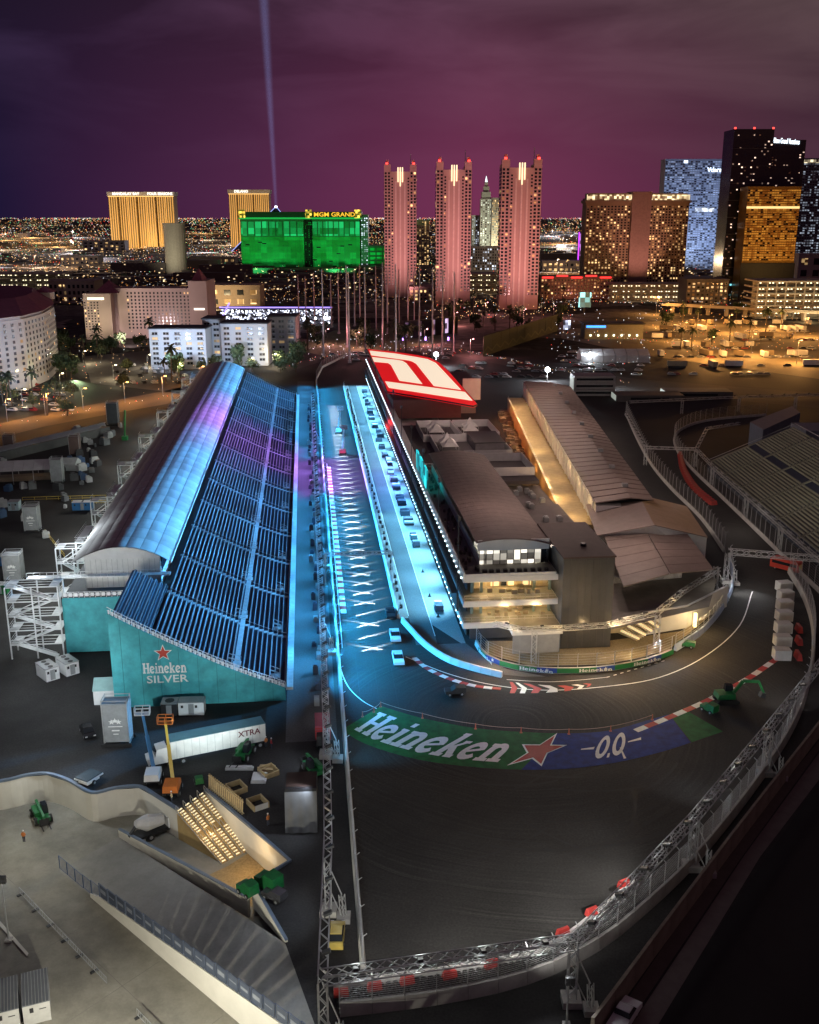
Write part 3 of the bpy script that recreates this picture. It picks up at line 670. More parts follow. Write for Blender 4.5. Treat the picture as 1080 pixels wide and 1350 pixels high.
# ================================================================== LIGHTING TRUSSES
mTruss = M('bright_truss', (.55, .56, .57), .38, .6, var=.2, scale=2)
mLamp = M('lamp_housing', (.05, .05, .05), .5)
TZ = 7.6
def gantry(label, pts, tower_at=(), size=.95, zt=TZ, group=None, heads=5.5, bay=1.25, base=True, lamps=True, tower_size=.9):
    T = Thing('lighting_truss', label, 'truss', V((*pts[0].xy, 0)), group=group)
    for a, b in zip(pts, pts[1:]):
        T.part('truss_span', MB().truss(V((*a.xy, zt)), V((*b.xy, zt)), size, bay, .075), mTruss)
        n_ = max(1, int((b - a).length / heads)); d = (b - a).normalized(); nn = V((d.y, -d.x, 0))
        for k in range(n_ if lamps else 0):
            p = V((*a.lerp(b, (k + .5) / n_).xy, zt + .6))
            T.part('lamp_head', MB().beam(p - nn * .1, p + nn * .75 + Z * .35, .5, .3).beam(p - Z * .5, p, .12), mLamp)
    for q in tower_at:
        p = V((*q.xy, 0)); tw = T.part('truss_tower', MB().truss(p, p + Z * (zt - .4), tower_size, 1.1, .08), mTruss)
        if base:
            d = V((1.9, -1.3, 0))
            T.part('brace', MB().truss(p + d, p + d * .9 + Z * (zt * .45), .5, 1, .06).beam(p + d * .9 + Z * zt * .45, p + Z * (zt - .6), .1).beam(p + d, p + Z * (zt * .5), .1), mTruss, tw)
            T.part('ballast', MB().box(p.x - 1, p.x + 1, p.y - 1, p.y + 1, 0, .8).box(p.x + d.x - .8, p.x + d.x + .8, p.y + d.y - .8, p.y + d.y + .8, 0, .7), mConcrete, tw)
    return T
lt = [S(-12, -4.5), S(12, -3.4), S(42, -3), S(85, -2.9), S(135, -2.9), S(200, -2.8), S(270, -2.8), S(335, -2.6)]
gantry('long lighting truss running up the straight beside the grandstand walkway', lt, [S(8, -3.6), S(45, -3.1), S(85, -2.9), S(135, -2.9), S(200, -2.8), S(270, -2.8), S(335, -2.6)], tower_size=.7)
cn = G(425, 1289, TZ); c2 = G(757, 1242, TZ)
gantry('lighting truss crossing behind the tyre stack at the foot of the run-off', [cn, c2], [cn, c2], 1.15)
gantry('lighting truss climbing the outside of the hairpin along the dark street', [c2, G(830, 1168, TZ), G(917, 1076, TZ), G(1015, 958, TZ), G(1090, 865, TZ)], [G(917, 1076, TZ), G(1015, 960, TZ)], 1.0)
gantry('lighting truss curving in front of the lit terraces and black tower', [G(652, 822, 6.5), G(688, 830, 6.5), G(740, 828, 6.5), G(800, 824, 6.5), G(865, 808, 6.5)], [G(705, 831, 6.5), G(868, 808, 6.5)], .8, 6.5, base=False)
gantry('lighting truss rising towards the bridge truss beside the white block', [G(868, 806, 6.5), G(900, 780, 6.5), G(948, 750, 6.5)], [], .8, 6.5)
bj = G(960, 727, 7.5)
gantry('silver truss bridge spanning the track beside the far grandstand', [bj, G(1100, 738, 7.5)], [bj, G(945, 745, 7.5)], 1.2, 7.5, lamps=False)
gantry('dark lighting truss around the far bend beyond the tents', [G(825, 545, 6), G(852, 590, 6), G(918, 592, 6), G(932, 565, 6), G(975, 558, 6)], [G(852, 590, 6), G(918, 592, 6)], .8, 6, bay=2, base=False)
gantry('dark lighting truss along the foot of the far grandstand', [G(918, 592, 6), G(945, 620, 6), G(985, 655, 6), G(1030, 695, 6), G(1085, 742, 6)], [G(940, 615, 6), G(985, 655, 6), G(1030, 695, 6)], .8, 6, bay=2, base=False)
gantry('far lighting truss over the dark back street', [G(830, 530, 6), G(960, 524, 6), G(1090, 520, 6)], [G(900, 527, 6), G(975, 524, 6), G(1050, 521, 6)], .8, 6, bay=2.5, base=False)
# slim gantry over the start of the straight
T = Thing('start_gantry', 'slim blue steel gantry over the straight with hanging lamps', 'gantry', S(120, 0))
T.part('gantry_beam', MB().truss(S(121, -1.5, 7.5), S(121, 13.2, 7.5), .7, 1.2, .06), mTruss)
T.part('gantry_post', MB().beam(S(121, 13.4, 0), S(121, 13.4, 7.8), .25), mTruss); T.part('gantry_post', MB().beam(S(121, -1.6, 0), S(121, -1.6, 7.8), .25), mTruss)
# ================================================================== PIT BUILDING
pb = Thing('pit_building', 'long pit building with white terraces, dark canopy roof and rows of lamps', 'building', S(84, 24))
mSlab = M('white_slab_edge', (.66, .67, .66), .5, var=.08); mFloor = M('terrace_floor', (.24, .22, .18), .6); mCan = M('brown_canopy', (.17, .125, .118), .75, .0, var=.2, scale=.5)
mWarmW = M('warm_interior_wall', (.55, .45, .28), .7, var=.25, scale=.8); mGlassD = M('dark_glass', (.02, .025, .03), .1)
mGlow = EM('warm_room_light', (1, .74, .34), 1.6, var=.5, cell=1.6)
for z, s0, t1 in ((5.0, 84, 42.4), (9.4, 84, 42.4), (14.2, 84.5, 42.4)):
    for a, b in ((s0, 140), (140.05, 170), (170.05, 260), (260.05, 330), (330.05, 400)):
        if z > 14 and a > 169: pb.part('edge_beam', MB().sbox(a, b, 24, 26, z - 1.15, z), mSlab); continue
        pb.part('floor_slab', MB().sbox(a, b, 24, t1, z - 1.15, z), mSlab)
    pb.part('terrace_paving', MB().sbox(s0 + .3, 170, 24.3, t1 - .1, z + .002, z + .03), mFloor)
pb.part('floor_slab', MB().sbox(79, 83.95, 32.6, 42.3, 4.2, 5.2).sbox(84, 87, 32.6, 42.3, 4.995, 5.02), mSlab)
pb.part('terrace_paving', MB().sbox(79.2, 86, 32.8, 42.2, 5.205, 5.23), mFloor)
pb.part('lower_wall', MB().sbox(80, 80.3, 33, 42, 0, 4.2), mGrey)
pb.part('service_wall', MB().sbox(90, 400, 25.5, 25.8, 0, 13).sbox(88, 88.3, 26, 42, 0, 3.85), M('pit_wall_dark', (.05, .055, .065), .5))
for z in (5.0, 9.4):
    pb.part('room_wall', MB().sbox(91, 91.3, 27.2, 42, z, z + 3.3), mWarmW)
    for j in range(9): pb.part('window', MB().sbox(90.75, 90.82, 28.2 + j * 1.45, 29.3 + j * 1.45, z + .5, z + 2.7), mGlow if j not in (3,) else mGlassD)
    for t in (26.2, 28, 38.5, 41.6): pb.part('column', MB().sbox(88.6, 89.2, t, t + .5, z, z + 3.25), M('green_grey_column', (.20, .26, .22), .6))
    r_ = MB()
    for q in (.55, 1.1): r_.beam(S(84.1, 24.1, z + q), S(84.1, 42, z + q), .05).beam(S(84.1, 24.1, z + q), S(160, 24.1, z + q), .05)
    for j in range(13): r_.beam(S(84.1, 24.2 + j * 1.48, z), S(84.1, 24.2 + j * 1.48, z + 1.1), .05)
    pb.part('railing', r_, mSteel)
    pl_ = MB()
    for j in range(10):
        tt_ = 29 + 11 * random.random(); ss_ = 86 + 3.5 * random.random(); hh = .5 + .5 * random.random(); pl_.sbox(ss_, ss_ + .7, tt_, tt_ + .6 + .6 * random.random(), z + .03, z + hh)
    pb.part('terrace_furniture', pl_, M('furniture', (.28, .22, .14), .7), kind='stuff')
# rooftop pavilion
pb.part('pavilion_front', MB().sbox(91, 91.25, 27.8, 42, 17.2, 19.3), mSlab)
pb.part('pavilion_wall', MB().sbox(97, 97.2, 28, 41.6, 14.25, 17.2).sbox(91.3, 168, 28, 28.2, 14.25, 16.2).sbox(91.3, 168, 41.5, 41.7, 14.25, 17), mSlab)
for j in range(10): pb.part('pavilion_window', MB().sbox(91.3, 91.35, 28.2 + j * 1.37, 29.45 + j * 1.37, 14.3, 17.1), EM('white_room_light', (1, .93, .78), 1.3, var=.25, cell=1.37) if j != 9 else mGlassD)
for j in range(11): pb.part('mullion', MB().sbox(91.15, 91.28, 28.1 + j * 1.37, 28.22 + j * 1.37, 14.25, 17.19), mDark)
def cz(t): return 17.9 + 1.7 * (1 - ((t - 33.5) / 9) ** 2 * .9)
for k in range(26):
    a, b = 90.4 + 3.02 * k, 90.4 + 3.02 * (k + 1) - .06
    m_ = MB()
    for j in range(8):
        t0, t1 = 27.4 + 15 * j / 8, 27.4 + 15 * (j + 1) / 8
        m_.hexa([S(a, t0, cz(t0)), S(a, t1, cz(t1)), S(b, t1, cz(t1)), S(b, t0, cz(t0)), S(a, t0, cz(t0) + .15), S(a, t1, cz(t1) + .15), S(b, t1, cz(t1) + .15), S(b, t0, cz(t0) + .15)])
    pb.part('roof_panel', m_, mCan)
pb.part('terrace_parapet', MB().sbox(84.6, 170, 24.05, 24.35, 14.2, 15.1).sbox(84.55, 84.85, 24.4, 42, 14.205, 14.7), mSlab)
pl_ = MB()
for j in range(60):
    ss_ = 86 + 80 * random.random(); tt_ = 24.8 + 2.3 * random.random(); pl_.sbox(ss_, ss_ + .6, tt_, tt_ + .5, 14.25, 14.8 + .5 * random.random())
for j in range(10):
    tt_ = 28 + 1.35 * j; pl_.sbox(86, 86.8, tt_, tt_ + .5 + .5 * random.random(), 14.25, 14.9)
pb.part('terrace_furniture', pl_, M('furniture_dark', (.09, .08, .07), .7), kind='stuff')
# rows of lamps along the terrace edges
mLed = EM('cool_led', (.75, .9, 1), 6)
for z, t in ((4.75, 23.75), (13.95, 23.7)):
    m_ = MB()
    s_ = 85.0
    while s_ < 398:
        p = S(s_, t, z); m_.box(p.x - .13, p.x + .13, p.y - .13, p.y + .13, z - .13, z + .13); s_ += 3.3
    pb.part('edge_lamp', m_, mLed, kind='stuff')
pb.part('awning', MB().sbox(90, 398, 22.6, 23.6, 9.0, 9.12).sbox(90, 398, 23.62, 24, 5.2, 8.8), mDark)
# glowing video screen beside the pavilion, facing the straight
pb.part('video_screen', MB().sbox(146, 170, 24.1, 24.5, 15.2, 20.0), EM('cyan_screen', (.02, .75, .80), 1.6, sample=True, var=.2, cell=2.5))
# middle roof decks with hoardings and marquees
pb.part('roof_deck', MB().sbox(170.2, 250, 24.4, 58, 9.5, 10.5), M('roof_membrane_dark', (.06, .05, .055), .8))
mHoard = M('pale_hoarding', (.52, .50, .52), .7, var=.1)
def court(s0, s1, t0, t1, h=2.4):
    w_ = MB().sbox(s0, s0 + .15, t0, t1, 10.5, 10.5 + h).sbox(s1, s1 + .15, t0, t1, 10.5, 10.5 + h).sbox(s0 + .16, s1 - .01, t0, t0 + .15, 10.5, 10.5 + h).sbox(s0 + .16, s1 - .01, t1 - .15, t1, 10.5, 10.5 + h)
    pb.part('hoarding', w_, mHoard)
for c in ((198, 222, 34, 56), (222.5, 246, 32, 44), (224, 246, 44.5, 57), (176, 194, 43, 58)): court(*c)
def marquee(s_, t, w_=5):
    m_ = MB(); c = S(s_ + w_ / 2, t + w_ / 2, 15.2); k4 = [S(s_, t, 12.4), S(s_, t + w_, 12.4), S(s_ + w_, t + w_, 12.4), S(s_ + w_, t, 12.4)]
    for i in range(4):
        a, b = k4[i], k4[(i + 1) % 4]; ma = a.lerp(c, .5) - Z * .5; mb2 = b.lerp(c, .5) - Z * .5
        m_.quad(a, b, mb2, ma).quad(ma, mb2, c)
    pb.part('marquee', m_, M('marquee_canvas', (.6, .58, .58), .7))
    pb.part('marquee_pole', MB().beam(k4[0], k4[0] - Z * 1.9, .12).beam(k4[1], k4[1] - Z * 1.9, .12).beam(k4[2], k4[2] - Z * 1.9, .12).beam(k4[3], k4[3] - Z * 1.9, .12), mSteel)
for a in ((228, 34.5), (234, 34.5), (229, 46), (236, 47), (212, 36), (206, 36)): marquee(*a)
pb.part('roof_cabin', MB().sbox(205, 222, 46, 55, 10.5, 13.6), M('cabin_grey', (.3, .28, .29), .6)); pb.part('cabin_roof', MB().sbox(204.6, 222.2, 45.6, 55.2, 13.6, 13.8), mBlack)
# illuminated logo roof
FZ = 18.2
c4 = [G(487, 462, FZ), G(600, 476, FZ), G(626, 531, FZ), G(511, 518, FZ)]     # far left, far right, near right, near left
pb.part('logo_roof_block', MB().sbox(262, 396, 25.5, 50, 10.6, 17.3), M('dark_red_wall', (.10, .03, .03), .6))
def lf(u, v, z=FZ):                                   # u 0..1 left-right, v 0..1 near-far
    p = c4[3].lerp(c4[2], u).lerp(c4[0].lerp(c4[1], u), v); p.z = z; return p
LGP = [G(x, y, FZ) for x, y in ((484.8, 460.3), (521, 463.8), (551, 468.2), (567, 471.8), (579, 478), (592, 490), (629, 532.5), (624, 534.5), (570, 525), (511, 515.5), (507.5, 507))]
red = pb.part('logo_ground', MB().prism([(p.x, p.y) for p in LGP], 17.45, FZ), EM('logo_red_light', (1, .008, .010), .62, sample=True))
mLW = EM('logo_white_light', (1, .82, .62), .92, sample=True)
def shape(pts, nm='logo_bar'):
    P_ = [G(a, b, FZ + .12) for a, b in pts]; m_ = MB(); m_.prism([(p.x, p.y) for p in P_], FZ + .02, FZ + .12); pb.part(nm, m_, mLW, red)
shape([(487.4, 462.2), (521, 466), (549, 470.6), (563.7, 473.3), (574.8, 478.5), (608, 513.7), (572, 508.5), (549, 479.5), (544, 476.5), (539.6, 475), (489.6, 468.2)])
shape([(490.6, 470.6), (524, 474.4), (531, 475.8), (536, 479), (557, 506), (526.7, 501.6), (515.5, 480.7), (511.5, 478.3), (493.3, 476.7)])
shape([(507.8, 502.6), (560, 509.5), (613.2, 516.6), (623.3, 528), (568, 519.5), (512.8, 510.9)])
rim_ = MB()
for i in range(len(LGP)): rim_.beam(LGP[i] - Z * .3, LGP[(i + 1) % len(LGP)] - Z * .3, .5)
pb.part('logo_rim', rim_, mDark)
pb.part('end_wing', MB().sbox(326, 360, 55, 66, 0, 12), M('wing_grey', (.2, .17, .17), .7)); pb.part('wing_roof', MB().sbox(325, 361, 54.5, 67, 12.02, 12.6), M('wing_roof_dark', (.09, .06, .06), .7)); pb.part('wing_fin', MB().sbox(324, 325, 60, 67.5, 6, 15), mSlab)
# black stair tower
bt = Thing('black_tower', 'tall black clad box tower between the terraces and the white stair block', 'tower', S(81, 47))
bt.part('core', MB().sbox(81.5, 103.5, 42.6, 52.4, 0, 18.3), mBlack)
mClad = M('charcoal_panel', (.055, .056, .06), .45, .2, var=.2, scale=.3); mClad2 = M('graphite_panel', (.10, .10, .105), .4, .3)
for j in range(7): bt.part('cladding_panel', MB().sbox(81.38, 81.48, 42.65 + 1.39 * j, 42.65 + 1.39 * (j + 1) - .04, .1, 18.2), mClad)
for j in range(10): bt.part('cladding_panel', MB().sbox(81.5 + 2.2 * j, 81.5 + 2.2 * (j + 1) - .05, 42.5, 42.58, .1, 18.2), mClad2)
bt.part('roof_cap', MB().sbox(81.3, 103.7, 42.4, 52.6, 18.32, 18.6), M('maroon_roof', (.075, .045, .045), .7))
bt.part('roof_vent', MB().tube(S(88, 48, 18.6), S(88, 48, 19.1), .6, 10), mDark)
# annexes right of the pavilion
for nm, c, zz_, lab in (('annex', (112, 150, 46, 58), 9, 'low flat roofed annex with lit side doors behind the black tower'), ('annex', (152, 172, 46, 58), 8, 'low flat roofed annex below the hoarded marquee courts')):
    A = Thing(nm, lab, 'building', S(c[0], c[2]))
    A.part('wall', MB().sbox(*c, 0, zz_), mHoard); A.part('roof', MB().sbox(c[0] - .5, c[1] + .5, c[2] - .5, c[3] + .5, zz_, zz_ + .3), M('annex_roof', (.10, .08, .08), .7))
    for j in range(4): A.part('door', MB().sbox(c[0] + 4 + 5 * j, c[0] + 6 + 5 * j, c[2] - .06, c[2] - .01, 0, 2.6), mGlow)
# ================================================================== PADDOCK LONG ROOF, WHITE TENT, STAIR BLOCK
mLong = M('bronze_sheet_roof', (.23, .18, .165), .6, .15, var=.15, scale=.5)
p0, p1, q0, q1 = G(690, 503, 12), G(786, 664, 12), G(752, 510, 13), G(862, 660, 13)
lr = Thing('paddock_hall', 'long bronze roofed paddock hall of ribbed sheets with lit terrace beside it', 'building', V((*p1.xy, 0)))
lr.part('wall', MB().hexa([V((*p.xy, 0)) for p in (p1, q1, q0, p0)] + [V((*p1.xy, 11.5)), V((*q1.xy, 11.5)), V((*q0.xy, 11.5)), V((*p0.xy, 11.5))]), mHoard)
NP = 36
lr.part('roof_underlay', MB().quad(p1 + Z * .02, q1 + Z * .02, q1.lerp(p1, .4).lerp(q0.lerp(p0, .4), 1) + Z * .4, p0 + Z * .02).quad(q1 + Z * .02, q0 + Z * .02, q0.lerp(p0, .4) + Z * .5, q1.lerp(p1, .4) + Z * .5), mBlack)
for k in range(NP):
    u0, u1 = k / NP, (k + .84) / NP
    a, b, c, d = p1.lerp(p0, u0), q1.lerp(q0, u0), q1.lerp(q0, u1), p1.lerp(p0, u1)
    m1, m2 = a.lerp(b, .6) + Z * .9, d.lerp(c, .6) + Z * .9
    m_ = MB()
    m_.hexa([a, m1, m2, d, a + Z * .25, m1 + Z * .25, m2 + Z * .25, d + Z * .25]).hexa([m1, b, c, m2, m1 + Z * .25, b + Z * .25, c + Z * .25, m2 + Z * .25])
    lr.part('roof_panel', m_, mLong)
dL = (p0 - p1).normalized(); nL = V((-dL.y, dL.x, 0)); LL = (V((*p0.xy, 0)) - V((*p1.xy, 0))).length
mGoldF = M('golden_walkway', (.42, .33, .18), .7, var=.2)
lb = V((*p1.xy, 0))
tw = MB(); 
for k in range(2): pass
lr.part('terrace', MB().hexa([lb + dL * 5 + nL * a + Z * z for z in (0, 5.6) for a, in ()] if 0 else [lb + dL * 2 + Z * 0, lb + dL * 2 + nL * 7, lb + dL * (LL * .97) + nL * 7, lb + dL * (LL * .97), lb + dL * 2 + Z * 6, lb + dL * 2 + nL * 7 + Z * 6, lb + dL * (LL * .97) + nL * 7 + Z * 6, lb + dL * (LL * .97) + Z * 6]), mGoldF)
r_ = MB()
for k in range(60):
    p = lb + dL * (3 + LL * .93 * k / 60) + nL * 7 + Z * 6; r_.beam(p, p + Z * 1.1, .08)
for q in (.55, 1.1): r_.beam(lb + dL * 2 + nL * 7 + Z * (6 + q), lb + dL * LL * .96 + nL * 7 + Z * (6 + q), .06)
lr.part('railing', r_, mSteel)
for k in range(28):
    p = lb + dL * (4 + LL * .92 * k / 28) + nL * .1; lr.part('post', MB().beam(p + Z * 6, p + Z * 11.5, .35), mSlab)
cl_ = MB()
for k in range(150):
    p = lb + dL * (2 + LL * .95 * random.random()) + nL * (7.6 + 3.5 * random.random()); h = .6 + 1.4 * random.random(); a = .4 + .8 * random.random(); cl_.box(p.x - a, p.x + a, p.y - a, p.y + a, 0, h)
tag(lk('stacked_goods', cl_.mesh('stacked_goods'), M('crate_mix', (.20, .17, .13), .8, var=.5, scale=.3)), 'crates and goods lined up along the paddock hall terrace', 'goods', kind='stuff')
rl = V((*q1.xy, 0)); dR = (V((*q0.xy, 0)) - rl).normalized()
for k in range(20):
    p = rl + dR * (8 * k) + V((2.5, 0, 0)); lr.part('side_panel', MB().beam(p + Z * 3.2 + dR * .3, p + dR * 7.6 + Z * 3.2, .25, 2.4), mSlab)
# white gabled tent
wt = Thing('white_tent', 'white gabled tent with dark brown roof at the end of the paddock hall', 'tent', V((*G(860, 712).xy, 0)))
a, b, pk = G(786, 706, 9.2), G(932, 708, 7.6), G(862, 692, 12.6)
back = V((2, 26, 0))
wt.part('gable_wall', MB().quad(V((*a.xy, 0)), V((*b.xy, 0)), b, pk, a), mSlab)
for nm_, (m, n2) in (('roof', (a, pk)), ('roof', (pk, b))):
    for k in range(5):
        f0, f1 = back * (k / 5), back * ((k + .96) / 5); wt.part('roof_panel', MB().hexa([m + f0 - V((0, .6, 0)), n2 + f0 - V((0, .6, 0)), n2 + f1, m + f1, m + f0 + Z * .2 - V((0, .6, 0)), n2 + f0 + Z * .2 - V((0, .6, 0)), n2 + f1 + Z * .2, m + f1 + Z * .2]), mLong)
wt.part('side_wall', MB().quad(V((*b.xy, 0)), V((b.x + back.x, b.y + back.y, 0)), b + back, b), mSlab)
wt.part('doorway', MB().box(pk.x - 6.5, pk.x + .5, a.y - .35, a.y - .1, 5.5, 9.0), mGrey)
# stair block with slanted roof in front of the tent
sbk = Thing('stair_block', 'white terrace block with lit staircase under a slanted brown roof', 'building', V((*G(850, 825).xy, 0)))
r0, r1, r2, r3 = G(795, 704, 9.0), G(905, 702, 9.0), G(942, 752, 8.4), G(822, 775, 8.0)
for k in range(6):
    for j in range(2):
        u0, u1 = (j + .005) / 2, (j + .985) / 2; v0, v1 = k / 6, (k + .97) / 6
        f = lambda u, v: r0.lerp(r1, u).lerp(r3.lerp(r2, u), v) + Z * (1.0 * (1 - abs(2 * u - 1)))
        sbk.part('roof_panel', MB().hexa([f(u0, v1), f(u1, v1), f(u1, v0), f(u0, v0), f(u0, v1) + Z * .2, f(u1, v1) + Z * .2, f(u1, v0) + Z * .2, f(u0, v0) + Z * .2]), mLong)
sbk.part('terrace_deck', fill(MB(), [[G(805, 830, 4.6), G(850, 820, 4.6), G(935, 800, 4.6), G(945, 765, 4.6), G(905, 705, 4.6), G(806, 705, 4.6)]], 4.6), mFloor)
sw = smooth(px((845, 830), (905, 828)), 1)
b0, b1, b2 = G(846, 838), G(905, 828), G(958, 800)
sbk.part('front_wall', MB().hexa([b0, b1, b1 + V((0, .4, 0)), b0 + V((0, .4, 0)), b0 + Z * 4.9, b1 + Z * 4.9, b1 + V((0, .4, 4.9)), b0 + V((0, .4, 4.9))]), mSlab)
sbk.part('side_wall', MB().hexa([b1 + V((.05, .1, 0)), b2, b2 + V((-.3, .4, 0)), b1 + V((-.2, .5, 0)), b1 + V((.05, .1, 4.8)), b2 + Z * 4.8, b2 + V((-.3, .4, 4.8)), b1 + V((-.2, .5, 4.8))]), mSlab)
sbk.part('lit_doorway', MB().box(b1.x + 1.5, b1.x + 2.1, b1.y + .2, b1.y + .9, .1, 3.0), EM('doorway_light', (1, .75, .35), 2.5))
sbk.part('left_wall', MB().hexa([G(805, 835), G(850, 832), G(850, 829), G(805, 832), V((*G(805, 835).xy, 4.5)), V((*G(850, 832).xy, 4.5)), V((*G(850, 829).xy, 4.5)), V((*G(805, 832).xy, 4.5))]), M('sand_wall', (.55, .46, .30), .8))
f0, f1, f2, f3 = G(815, 834, .1), G(838, 844, .1), G(872, 822, 4.5), G(852, 808, 4.5)
for k in range(12):
    q = k / 12; a, b = f0.lerp(f3, q), f1.lerp(f2, q); c, d = f1.lerp(f2, q + .075), f0.lerp(f3, q + .075); z = .35 + 4.3 * q
    sbk.part('step', MB().hexa([V((*p.xy, max(0, z - .4))) for p in (a, b, c, d)] + [V((*p.xy, z)) for p in (a, b, c, d)]), EM('step_light', (1, .78, .42), .8) if k % 3 == 1 else M('sand_wall', ()))
gd = MB()
for k in range(40):
    p = G(806 + 92 * k / 40, 768 - 8 * k / 40, 4.7); h = .8 + 1.3 * random.random(); gd.box(p.x - .5, p.x + .4, p.y - .6, p.y + .6, 4.65, 4.65 + h)
sbk.part('terrace_goods', gd, M('pale_goods', (.35, .35, .36), .7, var=.6, scale=.9), kind='stuff')
setting('terrace_forecourt', fill(MB(), [px((640, 862), (700, 878), (800, 876), (880, 858), (945, 805), (958, 770), (940, 800), (900, 832), (800, 845), (640, 845))], .016), asphalt('forecourt_sand', (.28, .23, .15), .25, blotch=.12))
# ================================================================== FAR RIGHT GRANDSTAND
fg = Thing('grandstand', 'dark unlit grandstand of grey bench rows beside the back straight', 'grandstand', V((97, 270, 0)))
Y0, Y1 = 196, 326; X0 = 97.5
mBen2 = M('dull_bench', (.30, .31, .24), .6, .3)
fz = lambda j: 3 + .42 * j
fg.part('seating_deck', MB().hexa([(X0, Y0, 0), (X0 + 27, Y0, 0), (X0 + 27, Y1, 0), (X0, Y1, 0), (X0, Y0, 2.4), (X0 + 27, Y0, 14.2), (X0 + 27, Y1, 14.2), (X0, Y1, 2.4)]), mSeatD)
for k in range(8):
    ya, yb = Y0 + (Y1 - Y0) * k / 8 + .8, Y0 + (Y1 - Y0) * (k + 1) / 8 - .8
    for j in range(28):
        if j in (13, 14): continue
        x = X0 + .5 + .95 * j; fg.part('seat_row', MB().box(x, x + .4, ya, yb, fz(j) - .3, fz(j) + .25), mBen2)
for k in range(9):
    y = Y0 + (Y1 - Y0) * k / 8; fg.part('stair_aisle', MB().hexa([(X0, y - .5, 2.45), (X0 + 27, y - .5, 14.25), (X0 + 27, y + .5, 14.25), (X0, y + .5, 2.45), (X0, y - .5, 2.7), (X0 + 27, y - .5, 14.5), (X0 + 27, y + .5, 14.5), (X0, y + .5, 2.7)]), mBen2)
r_ = MB().beam((X0 - .3, Y0, 3.4), (X0 - .3, Y1, 3.4), .1).beam((X0 + 27.2, Y0, 15.6), (X0 + 27.2, Y1, 15.6), .15).beam((X0 - .3, Y1, 3.4), (X0 + 27.2, Y1, 15.6), .12)
for k in range(33): y = Y0 + (Y1 - Y0) * k / 32; r_.beam((X0 - .3, y, 2), (X0 - .3, y, 3.4), .08)
fg.part('railing', r_, mSteel)
fg.part('end_wrap', MB().quad((X0, Y1 + .05, 0), (X0 + 27, Y1 + .05, 0), (X0 + 27, Y1 + .05, 14.2), (X0, Y1 + .05, 2.4)), mGrey)
for i_, (a, b, zt, lab) in enumerate((((1003, 600), (1052, 575), 9, 'blue grey wrapped block behind the dark far grandstand'), ((1058, 610), (1110, 610), 11, 'pale blue wrapped block next to the far grandstand edge'))):
    p, q = G(*a), G(*b); solo('wrapped_block', MB().hexa([p, q, q + V((2, 14, 0)), p + V((0, 14, 0)), p + Z * zt, q + Z * zt, q + V((2, 14, zt)), p + V((0, 14, zt))]), M('blue_grey_wrap', (.16, .18, .24), .6), lab, 'building', p)
# ================================================================== VEHICLES AND YARD THINGS
mTyre = M('tyre_rubber', (.015, .015, .015), .8); mGlassV = M('vehicle_glass', (.02, .025, .03), .08)
mGreen = M('green_machine_paint', (.01, .13, .035), .45, var=.35, scale=1.5); mBlueP = M('blue_machine_paint', (.03, .16, .38), .4); mOrange = M('orange_machine_paint', (.55, .16, .03), .4); mYel = M('yellow_paint', (.55, .40, .06), .45)
def wheel(T, x, y, r=.35, w_=.25, par=None):
    o = T.part('wheel', MB().tube((x - w_ / 2, y, r), (x + w_ / 2, y, r), r, 12), mTyre, par)
    T.part('rim', MB().tube((x - w_ / 2 - .01, y, r), (x + w_ / 2 + .01, y, r), r * .55, 8), mGrey, o)
def extr(mb, prof, x0, x1, inset=0.0):
    """side profile (y,z) extruded across x; the upper points are drawn in by inset"""
    zt = max(p[1] for p in prof); zm = min(p[1] for p in prof); n_ = len(prof); i = len(mb.v)
    for x, sg in ((x0, 1), (x1, -1)):
        for y, z in prof: mb.v.append((x + sg * inset * ((z - zm) / (zt - zm)) ** 2, y, z))
    mb.f += [(i + k, i + (k + 1) % n_, i + n_ + (k + 1) % n_, i + n_ + k) for k in range(n_)] + [tuple(range(i + n_ - 1, i - 1, -1)), tuple(range(i + n_, i + 2 * n_))]
    return mb
def make_car(label, colr, loc, rz, group=None, kind='car', parts=True):
    T = Thing('parked_car' if kind == 'car' else 'pickup_truck', label, kind, loc, rz, group, world=False)
    mt = colr
    if kind == 'car':
        T.part('body', extr(MB(), [(-2.2, .3), (2.2, .3), (2.25, .75), (1.5, .95), (-1.9, 1.0), (-2.25, .8)], -.9, .9, .08), mt)
        T.part('cabin', extr(MB(), [(-1.7, .96), (1.25, .94), (.6, 1.45), (-1.1, 1.48)], -.82, .82, .16), mGlassV); T.part('roof', extr(MB(), [(-1.05, 1.47), (.55, 1.45), (.5, 1.52), (-1.0, 1.54)], -.68, .68, .05), mt)
    else:
        T.part('body', extr(MB(), [(-2.7, .45), (2.6, .45), (2.65, .95), (1.4, 1.15), (-2.7, 1.1)], -.98, .98, .05), mt)
        T.part('cabin', extr(MB(), [(-.6, 1.1), (1.35, 1.1), (.7, 1.75), (-.5, 1.78)], -.88, .88, .14), mGlassV); T.part('roof', extr(MB(), [(-.5, 1.77), (.65, 1.74), (.6, 1.82), (-.45, 1.84)], -.75, .75, .05), mt)
    if parts:
        for x in (-.82, .82):
            for y in (-1.35, 1.4): wheel(T, x, y, .34 if kind == 'car' else .4)
        for x in (-.65, .65): T.part('headlight', MB().box(x - .18, x + .18, 2.2, 2.29, .62, .78), mWhiteM)
    return T
def face(a, b): return math.atan2(-(b.x - a.x), b.y - a.y)      # heading whose +y runs from a to b
